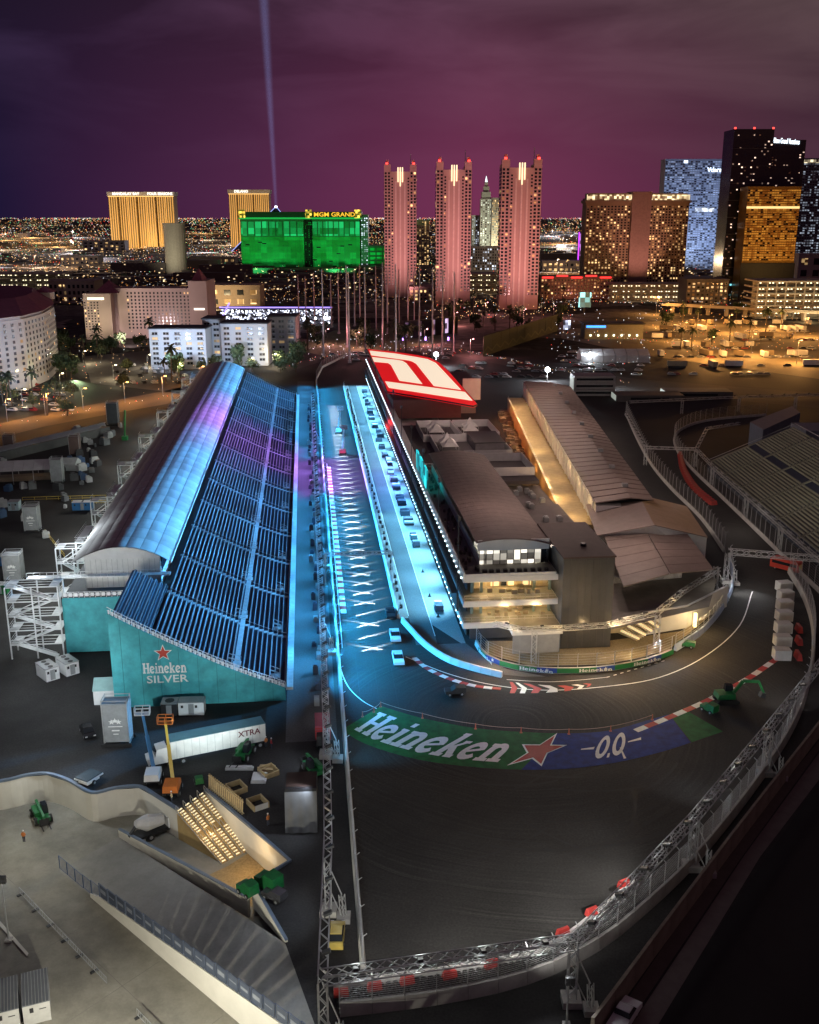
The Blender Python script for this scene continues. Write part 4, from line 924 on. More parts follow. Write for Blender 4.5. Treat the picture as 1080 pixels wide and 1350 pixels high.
# articulated lorry
pa, pb2 = G(222, 1006), G(348, 980); rz = face(pb2, pa)
T = Thing('articulated_lorry', 'white articulated lorry with long box trailer lettered on its side', 'truck', pb2, rz, world=False)
LT = (pa - pb2).length - .3
T.part('trailer', MB().box(-1.3, 1.3, 0, LT, 1.15, 4.05), M('trailer_side', (.60, .60, .58), .5, var=.18, scale=.5)); T.part('trailer_roof', MB().box(-1.32, 1.32, -.02, LT + .02, 4.06, 4.14), M('teal_roof', (.10, .20, .22), .5))
for k in range(12): T.part('panel_seam', MB().box(-1.325, -1.303, .9 + LT * k / 12.5, .94 + LT * k / 12.5, 1.2, 4.0), mGrey)
T.part('cab', extr(MB(), [(LT + .5, .8), (LT + 3.4, .8), (LT + 3.5, 1.7), (LT + 2.3, 2.0), (LT + 2.0, 3.1), (LT + .5, 3.3)], -1.2, 1.2, .1), mWhiteM)
T.part('windscreen', MB().hexa([(-1.0, LT + 2.28, 2.02), (1.0, LT + 2.28, 2.02), (1.0, LT + 2.34, 2.06), (-1.0, LT + 2.34, 2.06), (-.95, LT + 2.05, 2.95), (.95, LT + 2.05, 2.95), (.95, LT + 2.1, 2.97), (-.95, LT + 2.1, 2.97)]), mGlassV)
for y in (.9, 2.1, LT - 1.8, LT + .2, LT + 2.9):
    for x in (-1.05, 1.05): wheel(T, x, y, .5, .32)
me = text_mesh('XTRA', 1.35, .01, .02); me.transform(Matrix.Rotation(math.pi / 2, 4, 'X')); me.transform(Matrix.Rotation(-math.pi / 2, 4, 'Z')); me.transform(Matrix.Translation((-1.35, 2.6, 3.05)))
T.part('lettering', me, M('dark_red_letter', (.10, .01, .02), .5))
# boom lifts
def boom(label, base, topz, lean, mb_, mboom, rz):
    T = Thing('boom_lift', label, 'boom lift', base, rz, world=False)
    T.part('chassis', MB().box(-1.1, 1.1, -1.4, 1.4, .55, 1.0), mDark)
    for x in (-1.05, 1.05):
        for y in (-1.1, 1.1): wheel(T, x, y, .5, .4)
    T.part('turntable', extr(MB(), [(-1.9, 1.05), (1.2, 1.05), (1.2, 1.7), (.4, 2.2), (-1.9, 2.1)], -1.1, 1.1, .12), mb_)
    a = V((0, .6, 1.9)); b = V((lean[0], lean[1], topz))
    bo = T.part('boom', MB().beam(a, a.lerp(b, .6), .48, .55), mboom); T.part('boom_extension', MB().beam(a.lerp(b, .55), b, .34, .38), mboom, bo)
    k = MB()
    for z in (0, .55, 1.1):
        for p, q in (((-1.1, -.5), (1.1, -.5)), ((1.1, -.5), (1.1, .5)), ((1.1, .5), (-1.1, .5)), ((-1.1, .5), (-1.1, -.5))): k.beam(b + V((p[0], p[1], z)), b + V((q[0], q[1], z)), .09)
    for p in ((-1.1, -.5), (1.1, -.5), (1.1, .5), (-1.1, .5), (0, -.5), (0, .5)): k.beam(b + V((*p, 0)), b + V((*p, 1.1)), .08)
    k.box(b.x - 1.1, b.x + 1.1, b.y - .5, b.y + .5, b.z - .06, b.z); T.part('basket', k, mb_, bo)
    return T
boom('blue boom lift with pale turntable raised beside the lorry cab', G(203, 1030), 9.0, (-1.6, 4.0), mWhiteM, mBlueP, .1)
boom('orange boom lift with yellow boom raised beside the blue one', G(228, 1045), 8.8, (-1.3, 4.6), mOrange, mYel, .05)
# telehandlers
def telehandler(label, loc, rz, mat_=None):
    T = Thing('telehandler', label, 'telehandler', loc, rz, world=False); mat_ = mat_ or mGreen
    T.part('chassis', MB().box(-.9, .9, -2.2, 2.0, .6, 1.15), mat_); T.part('cab', extr(MB(), [(-.9, 1.15), (.7, 1.15), (.5, 2.4), (-.8, 2.45)], -.95, -.1, .06), mGlassV)
    T.part('engine_cover', MB().box(.3, 1.0, -1.6, .9, 1.15, 1.7), mat_)
    bo = T.part('boom', MB().beam((.12, -2.1, 2.0), (.12, 2.6, 1.7), .35, .45), mat_); T.part('fork', MB().box(-.5, -.35, 2.6, 4.2, .5, .58).box(.55, .7, 2.6, 4.2, .5, .58).box(-.6, .8, 2.5, 2.62, .4, 1.5), mDark, bo)
    for x in (-1.0, 1.0):
        for y in (-1.5, 1.3): wheel(T, x, y, .6, .45)
    return T
telehandler('green telehandler parked below the curved retaining wall', G(55, 1080, LOW), 3.7)
telehandler('green telehandler standing beside the lorry trailer', G(322, 998), 2.9)
telehandler('green telehandler with its boom beside the black tarpaulin box', G(413, 1018), .5)
def excavator(label, loc, rz):
    T = Thing('excavator', label, 'excavator', loc, rz, world=False)
    for x in (-1.1, 1.1): T.part('crawler_track', extr(MB(), [(-1.9, .25), (-1.5, 0), (1.5, 0), (1.9, .25), (1.9, .55), (1.5, .8), (-1.5, .8), (-1.9, .55)], x - .3, x + .3), mTyre)
    T.part('house', extr(MB(), [(-1.9, .95), (1.2, .95), (1.2, 1.9), (-1.7, 1.8)], -1.2, 1.2, .05), mGreen); T.part('cab', extr(MB(), [(-.2, 1.9), (1.3, 1.9), (1.1, 2.9), (-.1, 2.95)], -1.15, -.2, .05), mGlassV)
    bo = T.part('boom', MB().beam((.2, 1.0, 1.6), (.2, 2.6, 3.9), .4, .5).beam((.2, 2.6, 3.9), (.2, 5.4, 3.7), .38, .45), mGreen); st_ = T.part('stick', MB().beam((.2, 5.3, 3.8), (.2, 6.4, 1.6), .3, .35), mGreen, bo); T.part('bucket', MB().hexa([(-.3, 5.7, .9), (.7, 5.7, .9), (.7, 6.6, .7), (-.3, 6.6, .7), (-.3, 6.0, 1.7), (.7, 6.0, 1.7), (.7, 6.7, 1.6), (-.3, 6.7, 1.6)]), mDark, bo)
excavator('green excavator with folded arm on the outside of the hairpin', G(957, 925), -1.5)
def small_machine(name, label, cat, loc, rz, mt, w_=1.6, l=2.8, h=1.7):
    T = Thing(name, label, cat, loc, rz, world=False)
    T.part('body', extr(MB(), [(-l / 2, .4), (l / 2, .4), (l / 2, h * .6), (l * .2, h * .65), (0, h), (-l / 2, h * .95)], -w_ / 2, w_ / 2, .1), mt)
    T.part('grille', MB().box(-w_ * .35, w_ * .35, l / 2, l / 2 + .05, .6, h * .55), mDark)
    for x in (-w_ / 2, w_ / 2):
        for y in (-l * .3, l * .3): wheel(T, x, y, .35, .22)
    return T
small_machine('light_plant', 'small green machine on wheels outside the hairpin fence', 'machine', G(935, 938), .6, mGreen)
small_machine('generator_trailer', 'green generator trailer at the corner of the sunken steps', 'generator', G(355, 1170), .9, mGreen, 1.9, 3.4, 2.3)
small_machine('generator_trailer', 'smaller green generator trailer beside the tapering ramp wall', 'generator', G(327, 1178), .8, mGreen, 1.6, 2.6, 1.9)
small_machine('compressor', 'green compressor with a tall mast behind the lit steps', 'compressor', G(263, 1033), .3, mGreen, 1.2, 1.8, 1.4)
small_machine('tow_tractor', 'dark tow tractor with chrome engine beside the green generators', 'tractor', G(362, 1185), 1.0, M('chrome_dark', (.15, .15, .16), .25, .7), 1.5, 3.0, 1.5)
small_machine('utility_cart', 'green and white cart parked under the truss by the hairpin boards', 'cart', G(905, 853), 1.2, mGreen, 1.4, 3.2, 1.3)
small_machine('pit_kart', 'dark maintenance cart standing just past the pit exit wall', 'cart', G(600, 915), 1.7, mDark, 1.8, 3.6, 1.5)
# mixer truck
T = Thing('mixer_truck', 'white concrete mixer truck standing in the sunken pocket', 'truck', G(205, 1100, LOW), -.9, world=False)
T.part('chassis', MB().box(-1, 1, -3, 3.2, .6, 1.0), mDark); T.part('cab', extr(MB(), [(1.6, .9), (3.3, .9), (3.2, 2.3), (1.6, 2.5)], -1.1, 1.1, .08), mWhiteM)
T.part('drum', MB().tube((0, 1.2, 2.0), (0, -1.2, 2.4), .8, 12, 1.2).tube((0, -1.2, 2.4), (0, -2.8, 2.8), 1.2, 12, .5), M('drum_grey', (.45, .45, .46), .5)); T.part('chute', MB().beam((0, -2.8, 2.4), (0, -3.9, 1.2), .5, .2), mDark)
for x in (-1, 1):
    for y in (-2.2, -1.1, 2.4): wheel(T, x, y, .5, .35)
# wrapped scaffold towers
def wrapped_tower(label, loc, w_, d, h, rz, mt, crest=False):
    T = Thing('scaffold_tower', label, 'scaffold tower', loc, rz, world=False)
    f_ = MB()
    for x in (-w_ / 2, w_ / 2):
        for y in (-d / 2, d / 2): f_.beam((x, y, 0), (x, y, h + .6), .12)
    for z in (.3, h * .5, h, h + .5):
        f_.beam((-w_ / 2, -d / 2, z), (w_ / 2, -d / 2, z), .09).beam((-w_ / 2, d / 2, z), (w_ / 2, d / 2, z), .09).beam((-w_ / 2, -d / 2, z), (-w_ / 2, d / 2, z), .09).beam((w_ / 2, -d / 2, z), (w_ / 2, d / 2, z), .09)
    T.part('scaffold_frame', f_, mSteel)
    wr = T.part('wrap', MB().box(-w_ / 2 - .05, w_ / 2 + .05, -d / 2 - .05, d / 2 + .05, .7, h - .1), mt)
    if crest:
        c = MB()
        for k in range(3): star_mb(c, lambda x, y, l: V((x, -d / 2 - .08 - l, y)), (k - 1) * .55, h * .58 + (.2 if k == 1 else 0), .5, .004 * k)
        c.box(-1.1, 1.1, -d / 2 - .075, -d / 2 - .07, h * .46, h * .48).box(-.6, .6, -d / 2 - .075, -d / 2 - .07, h * .36, h * .39).box(-.4, .4, -d / 2 - .075, -d / 2 - .07, h * .28, h * .30)
        T.part('crest', c, mWhite, wr)
    T.part('ballast', MB().box(-w_ / 2 - .4, w_ / 2 + .4, -d / 2 - .4, -d / 2 - .1, 0, .5), mDark); T.part('ballast', MB().box(-w_ / 2 - .4, w_ / 2 + .4, d / 2 + .1, d / 2 + .4, 0, .5), mDark)
    return T
mWrap = M('grey_wrap', (.26, .27, .28), .7, var=.25, scale=.6)
wrapped_tower('grey wrapped scaffold tower bearing a white crest in front of the teal wrap', G(157, 978), 3.9, 2.6, 7.2, .05, mWrap, True)
wrapped_tower('grey wrapped scaffold tower between the parked blue boxes and the stair towers', G(44, 700), 3.6, 3.4, 7.0, .1, mWrap, True)
wrapped_tower('grey wrapped scaffold tower beside the outer stair tower', G(20, 765), 3.8, 3.4, 6.5, .1, mWrap, True)
wrapped_tower('grey wrapped scaffold tower at the end of the white marquee', G(77, 636), 3.4, 3.0, 7.6, .1, mWrap)
wrapped_tower('dark wrapped scaffold tower by the long yard shed', G(150, 560), 4.2, 4, 9.0, .1, M('dark_wrap', (.07, .08, .09), .7))
wrapped_tower('rusty wrapped scaffold tower amid the yard clutter', G(100, 600), 3.4, 3.2, 7.0, .1, M('brown_wrap', (.14, .09, .08), .7))
wrapped_tower('brown wrapped scaffold tower behind the white marquee', G(14, 598), 3.4, 3.2, 6.6, .1, M('brown_wrap', ()))
# black tarpaulin box
T = Thing('tarpaulin_box', 'tall black box with grey tarpaulin hanging down beside the lighting truss', 'container', G(398, 1095), .06, world=False)
T.part('frame', MB().box(-2.1, 2.1, .2, 4.6, 0, 6.3), mBlack); T.part('tarpaulin', MB().grid(lambda u, v: (-2.15 + 4.3 * u, .1 - 1.1 * (1 - v) + .07 * math.sin(u * 19) * (1 - v), .3 + 5.6 * v), 22, 5), M('tarpaulin', (.13, .135, .14), .6)); T.part('open_top', MB().box(-2.0, 2.0, .7, 4.4, 6.31, 6.36), M('brown_inside', (.07, .04, .03), .8))
# boxes, cabins, generators
def cabin(name, label, cat, loc, w_, l, h, rz, mt, mr_=None, vents=3, group=None):
    T = Thing(name, label, cat, loc, rz, group, world=False)
    T.part('shell', MB().box(-w_ / 2, w_ / 2, -l / 2, l / 2, .15, h), mt); T.part('roof', MB().box(-w_ / 2 - .06, w_ / 2 + .06, -l / 2 - .06, l / 2 + .06, h, h + .1), mr_ or mGrey)
    T.part('skid', MB().box(-w_ / 2 + .1, w_ / 2 - .1, -l / 2 + .1, l / 2 - .1, 0, .15), mDark)
    for k in range(vents): T.part('vent', MB().tube((0, -l / 2 + l * (k + .5) / vents, h + .1), (0, -l / 2 + l * (k + .5) / vents, h + .16), min(w_, l / vents) * .33, 10), mDark)
    T.part('door', MB().box(-.45, .45, -l / 2 - .03, -l / 2 - .005, .3, min(2.2, h - .2)), mGrey)
    for k in range(2): T.part('label_plate', MB().box(-w_ * .4 + k * w_ * .55, -w_ * .4 + k * w_ * .55 + .4, -l / 2 - .025, -l / 2 - .004, h * .62, h * .82), mDark)
    return T
cabin('generator', 'white generator box at the foot of the outer stair tower, farther from the teal wall', 'generator', G(64, 893), 2.5, 4.2, 2.5, .75, mWhiteM)
cabin('generator', 'white generator box pushed close to the foot of the teal wall', 'generator', G(90, 886), 2.5, 4.2, 2.5, .75, mWhiteM)
cabin('container', 'white box trailer parked under the teal end wall', 'container', G(254, 940), 4.2, 2.2, 2.4, .05, mWhiteM, vents=0)
cabin('utility_box', 'dark utility box beside the white box trailer', 'container', G(225, 940), 2.6, 2.4, 2.2, .05, mDark, vents=1)
T = Thing('canopy_tent', 'small white tent with teal roof leaning against the end wall', 'tent', G(143, 922), .1, world=False)
T.part('wall', MB().box(-2, 2, -2, 2, 0, 2.6), mWhiteM); T.part('roof', extr(MB(), [(-2.2, 2.62), (2.2, 2.62), (0, 4.2)], -2.1, 2.1), M('pale_teal_roof', (.25, .42, .42), .6))
T = Thing('solar_trailer', 'flat solar panel trailer parked above the retaining wall', 'trailer', G(118, 1032), -.5, world=False)
T.part('panel', MB().box(-1.2, 1.2, -1.5, 1.5, 1.2, 1.32), M('solar_dark', (.06, .08, .09), .2)); T.part('frame', MB().box(-1.3, 1.3, -1.6, 1.6, 1.0, 1.18).box(-.9, .9, -1.2, 1.2, .4, 1.0), mWhiteM)
for x in (-1, 1): wheel(T, x, 0, .35)
for k in range(5):
    p = G(-92, 1392, LOW) + V((-2.1 + k * 2.95, .0 + k * 1.15, 0)); T = Thing('site_cabin', 'white site cabin with dark ribbed roof in the row on the sunken road', 'cabin', p, .37, 'white cabins in the sunken road corner', world=False)
    T.part('shell', MB().box(-1.4, 1.4, -.05, 5.2, 0, 2.5), M('cabin_shell', (.42, .42, .41), .6, var=.2)); T.part('roof', MB().box(-1.44, 1.44, -.1, 5.3, 2.5, 2.62), M('slate_roof', (.09, .10, .12), .5))
    for j in range(9): T.part('roof_rib', MB().box(-1.4 + j * .34, -1.34 + j * .34, -.08, 5.28, 2.625, 2.68), mGrey)
    T.part('sign_plate', MB().box(-.7, -.3, -.08, -.055, 1.5, 2.1).box(.3, 1.0, -.08, -.055, 1.7, 1.8), mDark)
# cars near the grandstand
make_car('black car parked in the open yard below the generators', M('black_car', (.02, .02, .022), .25), G(116, 968), .5 - math.pi)
make_car('yellow car parked between the truss and the run-off wall', M('yellow_car', (.55, .42, .10), .35), G(444, 1238), 0)
make_car('pale pickup at the frame edge beyond the outer wall', mWhiteM, G(822, 1347), -.6, kind='pickup')
for k, (x, y, rz, kd, c) in enumerate(((521, 842, .1, 'pickup', mWhiteM), (525, 872, .1, 'pickup', mWhiteM), (515, 812, .1, 'pickup', mDark))):
    make_car(('silver pickup second in line by the pit wall on the straight', 'silver pickup last in line at the corner of the pit wall', 'dark pickup first in line beside the pit wall')[k], c, G(x, y), rz + math.pi, kind=kd)
T = Thing('box_lorry', 'red and pink box lorry beside the run-off wall under the truss', 'truck', G(426, 978), .1, world=False)
T.part('box', MB().box(-1.2, 1.2, -1, 3.6, .9, 3.3), M('pink_red', (.35, .06, .10), .5)); T.part('cab', extr(MB(), [(-2.6, .7), (-1.1, .7), (-1.1, 2.3), (-2.3, 2.2)], -1.05, 1.05, .08), mDark)
for k in range(5): T.part('slat', MB().box(-1.23, 1.23, -1.05, -1.0, 1.1 + k * .42, 1.3 + k * .42), mRed)
for x in (-1, 1):
    for y in (-1.9, 2.4): wheel(T, x, y, .45)
T = Thing('red_bus', 'red and yellow service bus stopped below the truss bridge', 'bus', G(1036, 752), .75, world=False)
T.part('body', extr(MB(), [(-3.5, .5), (3.5, .5), (3.5, 2.6), (3.2, 2.9), (-3.4, 2.9)], -1.2, 1.2, .05), M('bus_red', (.5, .05, .03), .4)); T.part('window_band', MB().box(-1.22, 1.22, -3.0, 3.0, 1.6, 2.3), mGlassV); T.part('rear_panel', MB().box(-.8, .8, -3.55, -3.5, .9, 2.3), M('bus_yellow', (.7, .55, .25), .5))
for x in (-1.05, 1.05):
    for y in (-2.2, 2.2): wheel(T, x, y, .45)
# vehicles and lifts on the far straight
for k, (x, y) in enumerate(((447, 572), (452, 600))):
    T = boom(('white lift working on the straight nearer the far end', 'red based lift with its boom raised on the straight')[k], G(x, y), 9, (.5, 1.5), mWhiteM if k == 0 else mRed, mWhiteM, 0)
# pit equipment
mKit = M('pit_kit', (.05, .06, .09), .5)
for k, (s_, t, l, w_) in enumerate([(168, 21.8, 5, 2.6), (176, 21.6, 4, 2.6), (205, 21.7, 5, 2.4), (214, 21.7, 4, 2.4), (224, 21.5, 3, 2), (248, 21.5, 4, 2.2), (262, 21.4, 5, 2.2), (300, 21.5, 6, 2.4), (318, 21.4, 5, 2.4), (330, 21.4, 6, 2.4), (104, 21.9, 3.6, 1.8)] + [(q, 21.2 + (q * 7 % 3) * .5, 2.5 + q % 3, 1.8 + (q % 2) * .7) for q in (148, 154, 187, 193, 236, 242, 273, 281, 290, 341, 349, 358, 366, 374, 383)]):
    T = Thing('pit_trolley', 'dark wheeled equipment trolley parked on the bright pit apron' if k != 10 else 'dark covered trolley under the first lamp of the pit building edge', 'trolley', S(s_, t), ROT, 'equipment trolleys on the pit apron' if k != 10 else None, world=False)
    T.part('deck', MB().box(-w_ / 2, w_ / 2, -l / 2, l / 2, .35, .5), mDark)
    for j in range(3): T.part('case', MB().box(-w_ / 2 + .1, w_ / 2 - .1, -l / 2 + l * j / 3 + .1, -l / 2 + l * (j + 1) / 3 - .1, .5, 1.1 + .5 * random.random()), mKit if (j + k) % 4 else mWhiteM)
    for x in (-w_ / 2 + .2, w_ / 2 - .2):
        for y in (-l / 2 + .4, l / 2 - .4): wheel(T, x, y, .22, .12)
for k, (s_, t) in enumerate(((128, 21.2), (100, 21.3), (112, 20.9))):
    solo('pit_cone', MB().tube(S(s_, t, .05), S(s_, t, .75), .3, 8, .06).sbox(s_ - .4, s_ + .4, t - .4, t + .4, 0, .05), mDark, 'small dark cone standing on the bright pit apron', 'cone', S(s_, t), group='cones on the pit apron')
# ------------------------------------------------ tyre stack, red and grey barriers
def torus(mb, c, r, r2, ax, n_=10, m_=4):
    i = len(mb.v); x = ax.cross(Z); x = V((1, 0, 0)) if x.length < .01 else x.normalized(); y = ax.cross(x)
    for a in range(n_):
        A = 2 * math.pi * a / n_; d = x * math.cos(A) + y * math.sin(A)
        for b in range(m_): B = 2 * math.pi * b / m_ + .78; mb.v.append(tuple(c + d * (r + r2 * math.cos(B)) + ax * (r2 * math.sin(B))))
    for a in range(n_):
        for b in range(m_): mb.f.append((i + a * m_ + b, i + ((a + 1) % n_) * m_ + b, i + ((a + 1) % n_) * m_ + (b + 1) % m_, i + a * m_ + (b + 1) % m_))
ty = MB(); mTyS = M('stacked_tyre', (.045, .047, .043), .7, var=.3, scale=3)
tp = resample(offset(smooth(px((447, 1318), (520, 1306), (600, 1294), (690, 1277), (742, 1256), (790, 1216), (835, 1178), (880, 1140)), 5), 0), .78)
for i, p in enumerate(tp):
    for row in range(3):
        for z in range(3):
            d = (tp[min(i + 1, len(tp) - 1)] - tp[max(0, i - 1)]).normalized(); nn = V((d.y, -d.x, 0))
            torus(ty, p + nn * (row * .72 - .2) + Z * (.17 + z * .31), .25, .13, Z)
o = lk('tyre_barrier', ty.mesh('tyre_barrier', tp[0]), mTyS); o.location = tp[0]; tag(o, 'stacked old tyres packed behind the low wall', 'tyre barrier', kind='stuff')
rb = MB().hexa([(-.95, -.35, 0), (.95, -.35, 0), (.95, .35, 0), (-.95, .35, 0), (-.85, -.2, .95), (.85, -.2, .95), (.85, .2, .95), (-.85, .2, .95)]).box(-.6, -.3, -.38, .38, .0, .2).box(.3, .6, -.38, .38, 0, .2).mesh('red_barrier')
mRB = M('red_plastic', (.36, .035, .03), .5)
for k, (x, y) in enumerate(((450, 1312), (494, 1304), (537, 1296), (593, 1288), (648, 1274), (742, 1232), (780, 1205), (822, 1168))):
    o = lk('water_barrier', rb, mRB); o.location = G(x, y, .9); o.rotation_euler = (0, 0, .15 + k * .06); o.scale = (.85, .95, .9)
    tag(o, 'red plastic water barrier set on top of the tyre stack', 'barrier', 'red barriers along the tyre stack')
mTec = M('pale_barrier_foam', (.50, .50, .49), .6); 
for k, (x, y) in enumerate(((1030, 868), (1031, 850), (1032, 833), (1033, 817), (1034, 803), (1035, 790), (1033, 778))):
    o = lk('foam_barrier', MB().box(-1.5, 1.5, -1.15, 1.15, 0, 2.0).box(-1.55, 1.55, -1.0, 1.0, .3, .45).box(-1.55, 1.55, -1.0, 1.0, 1.4, 1.55).mesh('foam_barrier'), mTec); o.location = G(x, y); o.rotation_euler = (0, 0, -.05 + .04 * k)
    tag(o, 'pale grey foam barrier block in the stack on the outer bend', 'barrier', 'grey foam blocks on the outer bend')
for k, (x, y) in enumerate(((1052, 868), (1053, 848), (1053, 832))):
    o = lk('water_barrier', rb, mRB); o.location = G(x, y); o.rotation_euler = (0, 0, 1.5); o.scale = (1.4, 1.4, 1.4); tag(o, 'red plastic water barrier behind the grey foam blocks', 'barrier', 'red barriers behind the foam blocks')
dr = resample(smooth(px((893, 600), (898, 622), (912, 645), (935, 665)), 4), 2.2)
for k, p in enumerate(dr):
    o = lk('water_barrier', rb, M('dull_red_plastic', (.30, .03, .025), .5)); o.location = p + V((1, 0, 0)); o.rotation_euler = (0, 0, 1.3 - k * .03); o.scale = (1.1, 2.6, 1.2); tag(o, 'dull red barrier lining the dark bend below the far grandstand', 'barrier', 'red barriers on the far bend')
# cones and rope along the painted run-off
cm = MB().tube((0, 0, 0), (0, 0, 1.0), .12, 6, .06).box(-.2, .2, -.2, .2, 0, .06).mesh('marker_post')
cpts = px((478, 945), (493, 939), (502, 932), (557, 947), (627, 961), (687, 966), (750, 968), (805, 964), (860, 949))
for p in cpts: o = lk('marker_post', cm, M('post_orange', (.55, .14, .08), .5)); o.location = p; tag(o, 'small orange marker post holding the rope along the painted run-off', 'post', 'marker posts along the run-off')
rp_ = MB()
for a, b in zip(cpts, cpts[1:]):
    n_ = 6
    for k in range(n_): 
        f = lambda q: a.lerp(b, q) + Z * (.9 - .8 * q * (1 - q)); rp_.beam(f(k / n_), f((k + 1) / n_), .05)
solo('rope', rp_, M('pale_rope', (.5, .35, .3), .8), 'thin pale rope strung between posts above the painted run-off', 'rope', cpts[0])
# timber, frames and pallets by the steps
mTim = M('raw_timber', (.45, .34, .18), .8, var=.25, scale=1.2)
a, b = G(276, 1040), G(322, 1076)
T = Thing('timber_rack', 'row of upright timber boards leaning on the wall above the lit steps', 'timber rack', a)
for k in range(18): p = a.lerp(b, k / 18); T.part('board', MB().beam(p, p + V((.1, .3, 2.3)), .22, .08), mTim)
T.part('rail', MB().beam(a + Z * 2.2, b + Z * 2.2, .12).beam(a + Z * .4, b + Z * .4, .12), mTim)
for k, (x, y, lab) in enumerate(((312, 1042, 'open timber crate frame lying behind the board rack'), (340, 1062, 'open timber crate frame with one pale end board'), (354, 1020, 'low timber pallet frame on the dark yard'))):
    p = G(x, y); T = Thing('open_crate', lab, 'crate', p, .6, world=False)
    for q in (-1, 1): T.part('side_board', MB().box(q * 1.1 - .08, q * 1.1 + .08, -1.3, 1.3, 0, .9), mTim); T.part('end_board', MB().box(-1.0, 1.0, q * 1.25 - .06, q * 1.25 + .06, 0, .85), mTim if (k, q) != (1, -1) else mWhiteM)
for k, (x, y, w_, l, mt, lab) in enumerate(((342, 1027, 2.2, 2.6, mWhiteM, 'pale sheet stack lying flat on the dark yard'), (316, 1014, 4.2, .8, mWhiteM, 'long pale bundle lying in front of the lorry'), (352, 1015, 2.4, 1.8, mTim, 'pallet of timber lying beside the pale sheets'))):
    p = G(x, y); solo('sheet_stack', MB().box(p.x - w_ / 2, p.x + w_ / 2, p.y - l / 2, p.y + l / 2, 0, .3).box(p.x - w_ / 2 + .1, p.x + w_ / 2 - .2, p.y - l / 2 + .1, p.y + l / 2 - .1, .3, .5), mt, lab, 'stack', p)
# people: one continuous figure each
def person(label, loc, rz, shirt):
    me = bpy.data.meshes.new('person'); bm = bmesh.new()
    J = [(0, 0, .95), (0, 0, 1.2), (0, 0, 1.45), (0, .01, 1.58), (0, .02, 1.72), (.1, 0, .9), (.12, .03, .5), (.12, -.02, .05), (-.1, 0, .9), (-.13, .08, .5), (-.13, .02, .05), (.2, 0, 1.42), (.27, .02, 1.15), (.25, .15, .92), (-.2, 0, 1.42), (-.27, .0, 1.15), (-.26, .12, .92), (.12, .12, .03), (-.13, .17, .03)]
    Ed = [(0, 1), (1, 2), (2, 3), (3, 4), (0, 5), (5, 6), (6, 7), (0, 8), (8, 9), (9, 10), (2, 11), (11, 12), (12, 13), (2, 14), (14, 15), (15, 16), (7, 17), (10, 18)]
    R = [.15, .15, .15, .065, .11, .11, .075, .05, .11, .075, .05, .075, .055, .04, .075, .055, .04, .045, .045]
    me.from_pydata(J, Ed, []); o = lk('person', me); o.modifiers.new('skin', 'SKIN'); sv = me.skin_vertices[0].data
    for k, r in enumerate(R): sv[k].radius = (r, r); sv[k].use_root = k == 0
    o.modifiers.new('smooth', 'SUBSURF').levels = 1
    dg = bpy.context.evaluated_depsgraph_get(); m2 = bpy.data.meshes.new_from_object(o.evaluated_get(dg)); bpy.data.objects.remove(o)
    m2.materials.clear()
    for mt in (shirt, M('work_trousers', (.05, .06, .09), .8), M('skin_tone', (.35, .2, .14), .6)): m2.materials.append(mt)
    for p in m2.polygons: p.material_index = 0 if .95 < p.center.z < 1.5 and abs(p.center.x) < .4 else (2 if p.center.z >= 1.5 else 1)
    o = lk('person', m2); o.location = loc; o.rotation_euler = (0, 0, rz); tag(o, label, 'person')
    h = lk('helmet', MB().tube((0, .02, 1.76), (0, .02, 1.9), .13, 8, .08).mesh('helmet'), mWhiteM, o)
person('person in orange work vest standing behind the lorry trailer', G(351, 985), .3, M('vest_orange', (.6, .2, .05), .7))
person('person in red top standing by the machine behind the lorry', G(358, 987), -1.2, M('top_red', (.5, .04, .05), .7))
person('person in pale hi-vis vest below the orange boom lift', G(227, 1058), 2, M('vest_pale', (.6, .5, .3), .7))
person('person in orange vest crossing the yard beside the black tarpaulin box', G(354, 1088), 1, M('vest_orange', ()))
person('person in orange vest next to the telehandler on the sunken road', G(32, 1110, LOW), 0, M('vest_orange', ()))
# crowd-control barriers with feet on the sunken road
for k in range(12):
    p = G(26 + 19.4 * k, 1178 + 20.2 * k, LOW); q = G(26 + 19.4 * (k + 1), 1178 + 20.2 * (k + 1), LOW); d = (q - p)
    if k == 6 or k == 7: continue
    T = Thing('crowd_barrier', 'low steel barrier with dark rubber feet standing along the pale road', 'barrier', p, group='steel barriers on the pale road')
    m_ = MB().beam(p + Z * .2, p + d * .95 + Z * .2, .06).beam(p + Z * 1.0, p + d * .95 + Z * 1.0, .06)
    for j in range(9): m_.beam(p + d * (.95 * j / 8) + Z * .2, p + d * (.95 * j / 8) + Z * 1.0, .035)
    T.part('rail_frame', m_, mGrey); nn = V((d.y, -d.x, 0)).normalized()
    T.part('foot', MB().beam(p + d * .1 - nn * .5 + Z * .08, p + d * .1 + nn * .5 + Z * .08, .35, .15), mDark)
setting('road_kerb', fill(MB(), [[G(0, 1215, LOW), G(38, 1258, LOW), G(36, 1262, LOW), G(0, 1222, LOW)]], LOW + .15), mPlaster)
# floodlight poles
def pole(label, base, h, heads=2, group=None, mt=None):
    T = Thing('floodlight_pole', label, 'lamp post', base, group=group, world=False)
    T.part('pole', MB().tube((0, 0, 0), (0, 0, h), .12, 8, .07), mt or mSteel); T.part('base_plate', MB().box(-.4, .4, -.4, .4, 0, .25), mConcrete)
    for k in range(heads): T.part('lamp_head', MB().box(-.35 + (k % 2) * .5, .1 + (k % 2) * .5, -.35, .1, h - .3 + (k // 2) * .5, h + .1 + (k // 2) * .5), mLamp)
    return T
pole('tall floodlight pole beyond the outer wall tyre stack', G(747, 1352), 5.5, 4); pole('tall floodlight pole beside the pale sunken road', G(12, 1240, LOW), 8.5, 4)
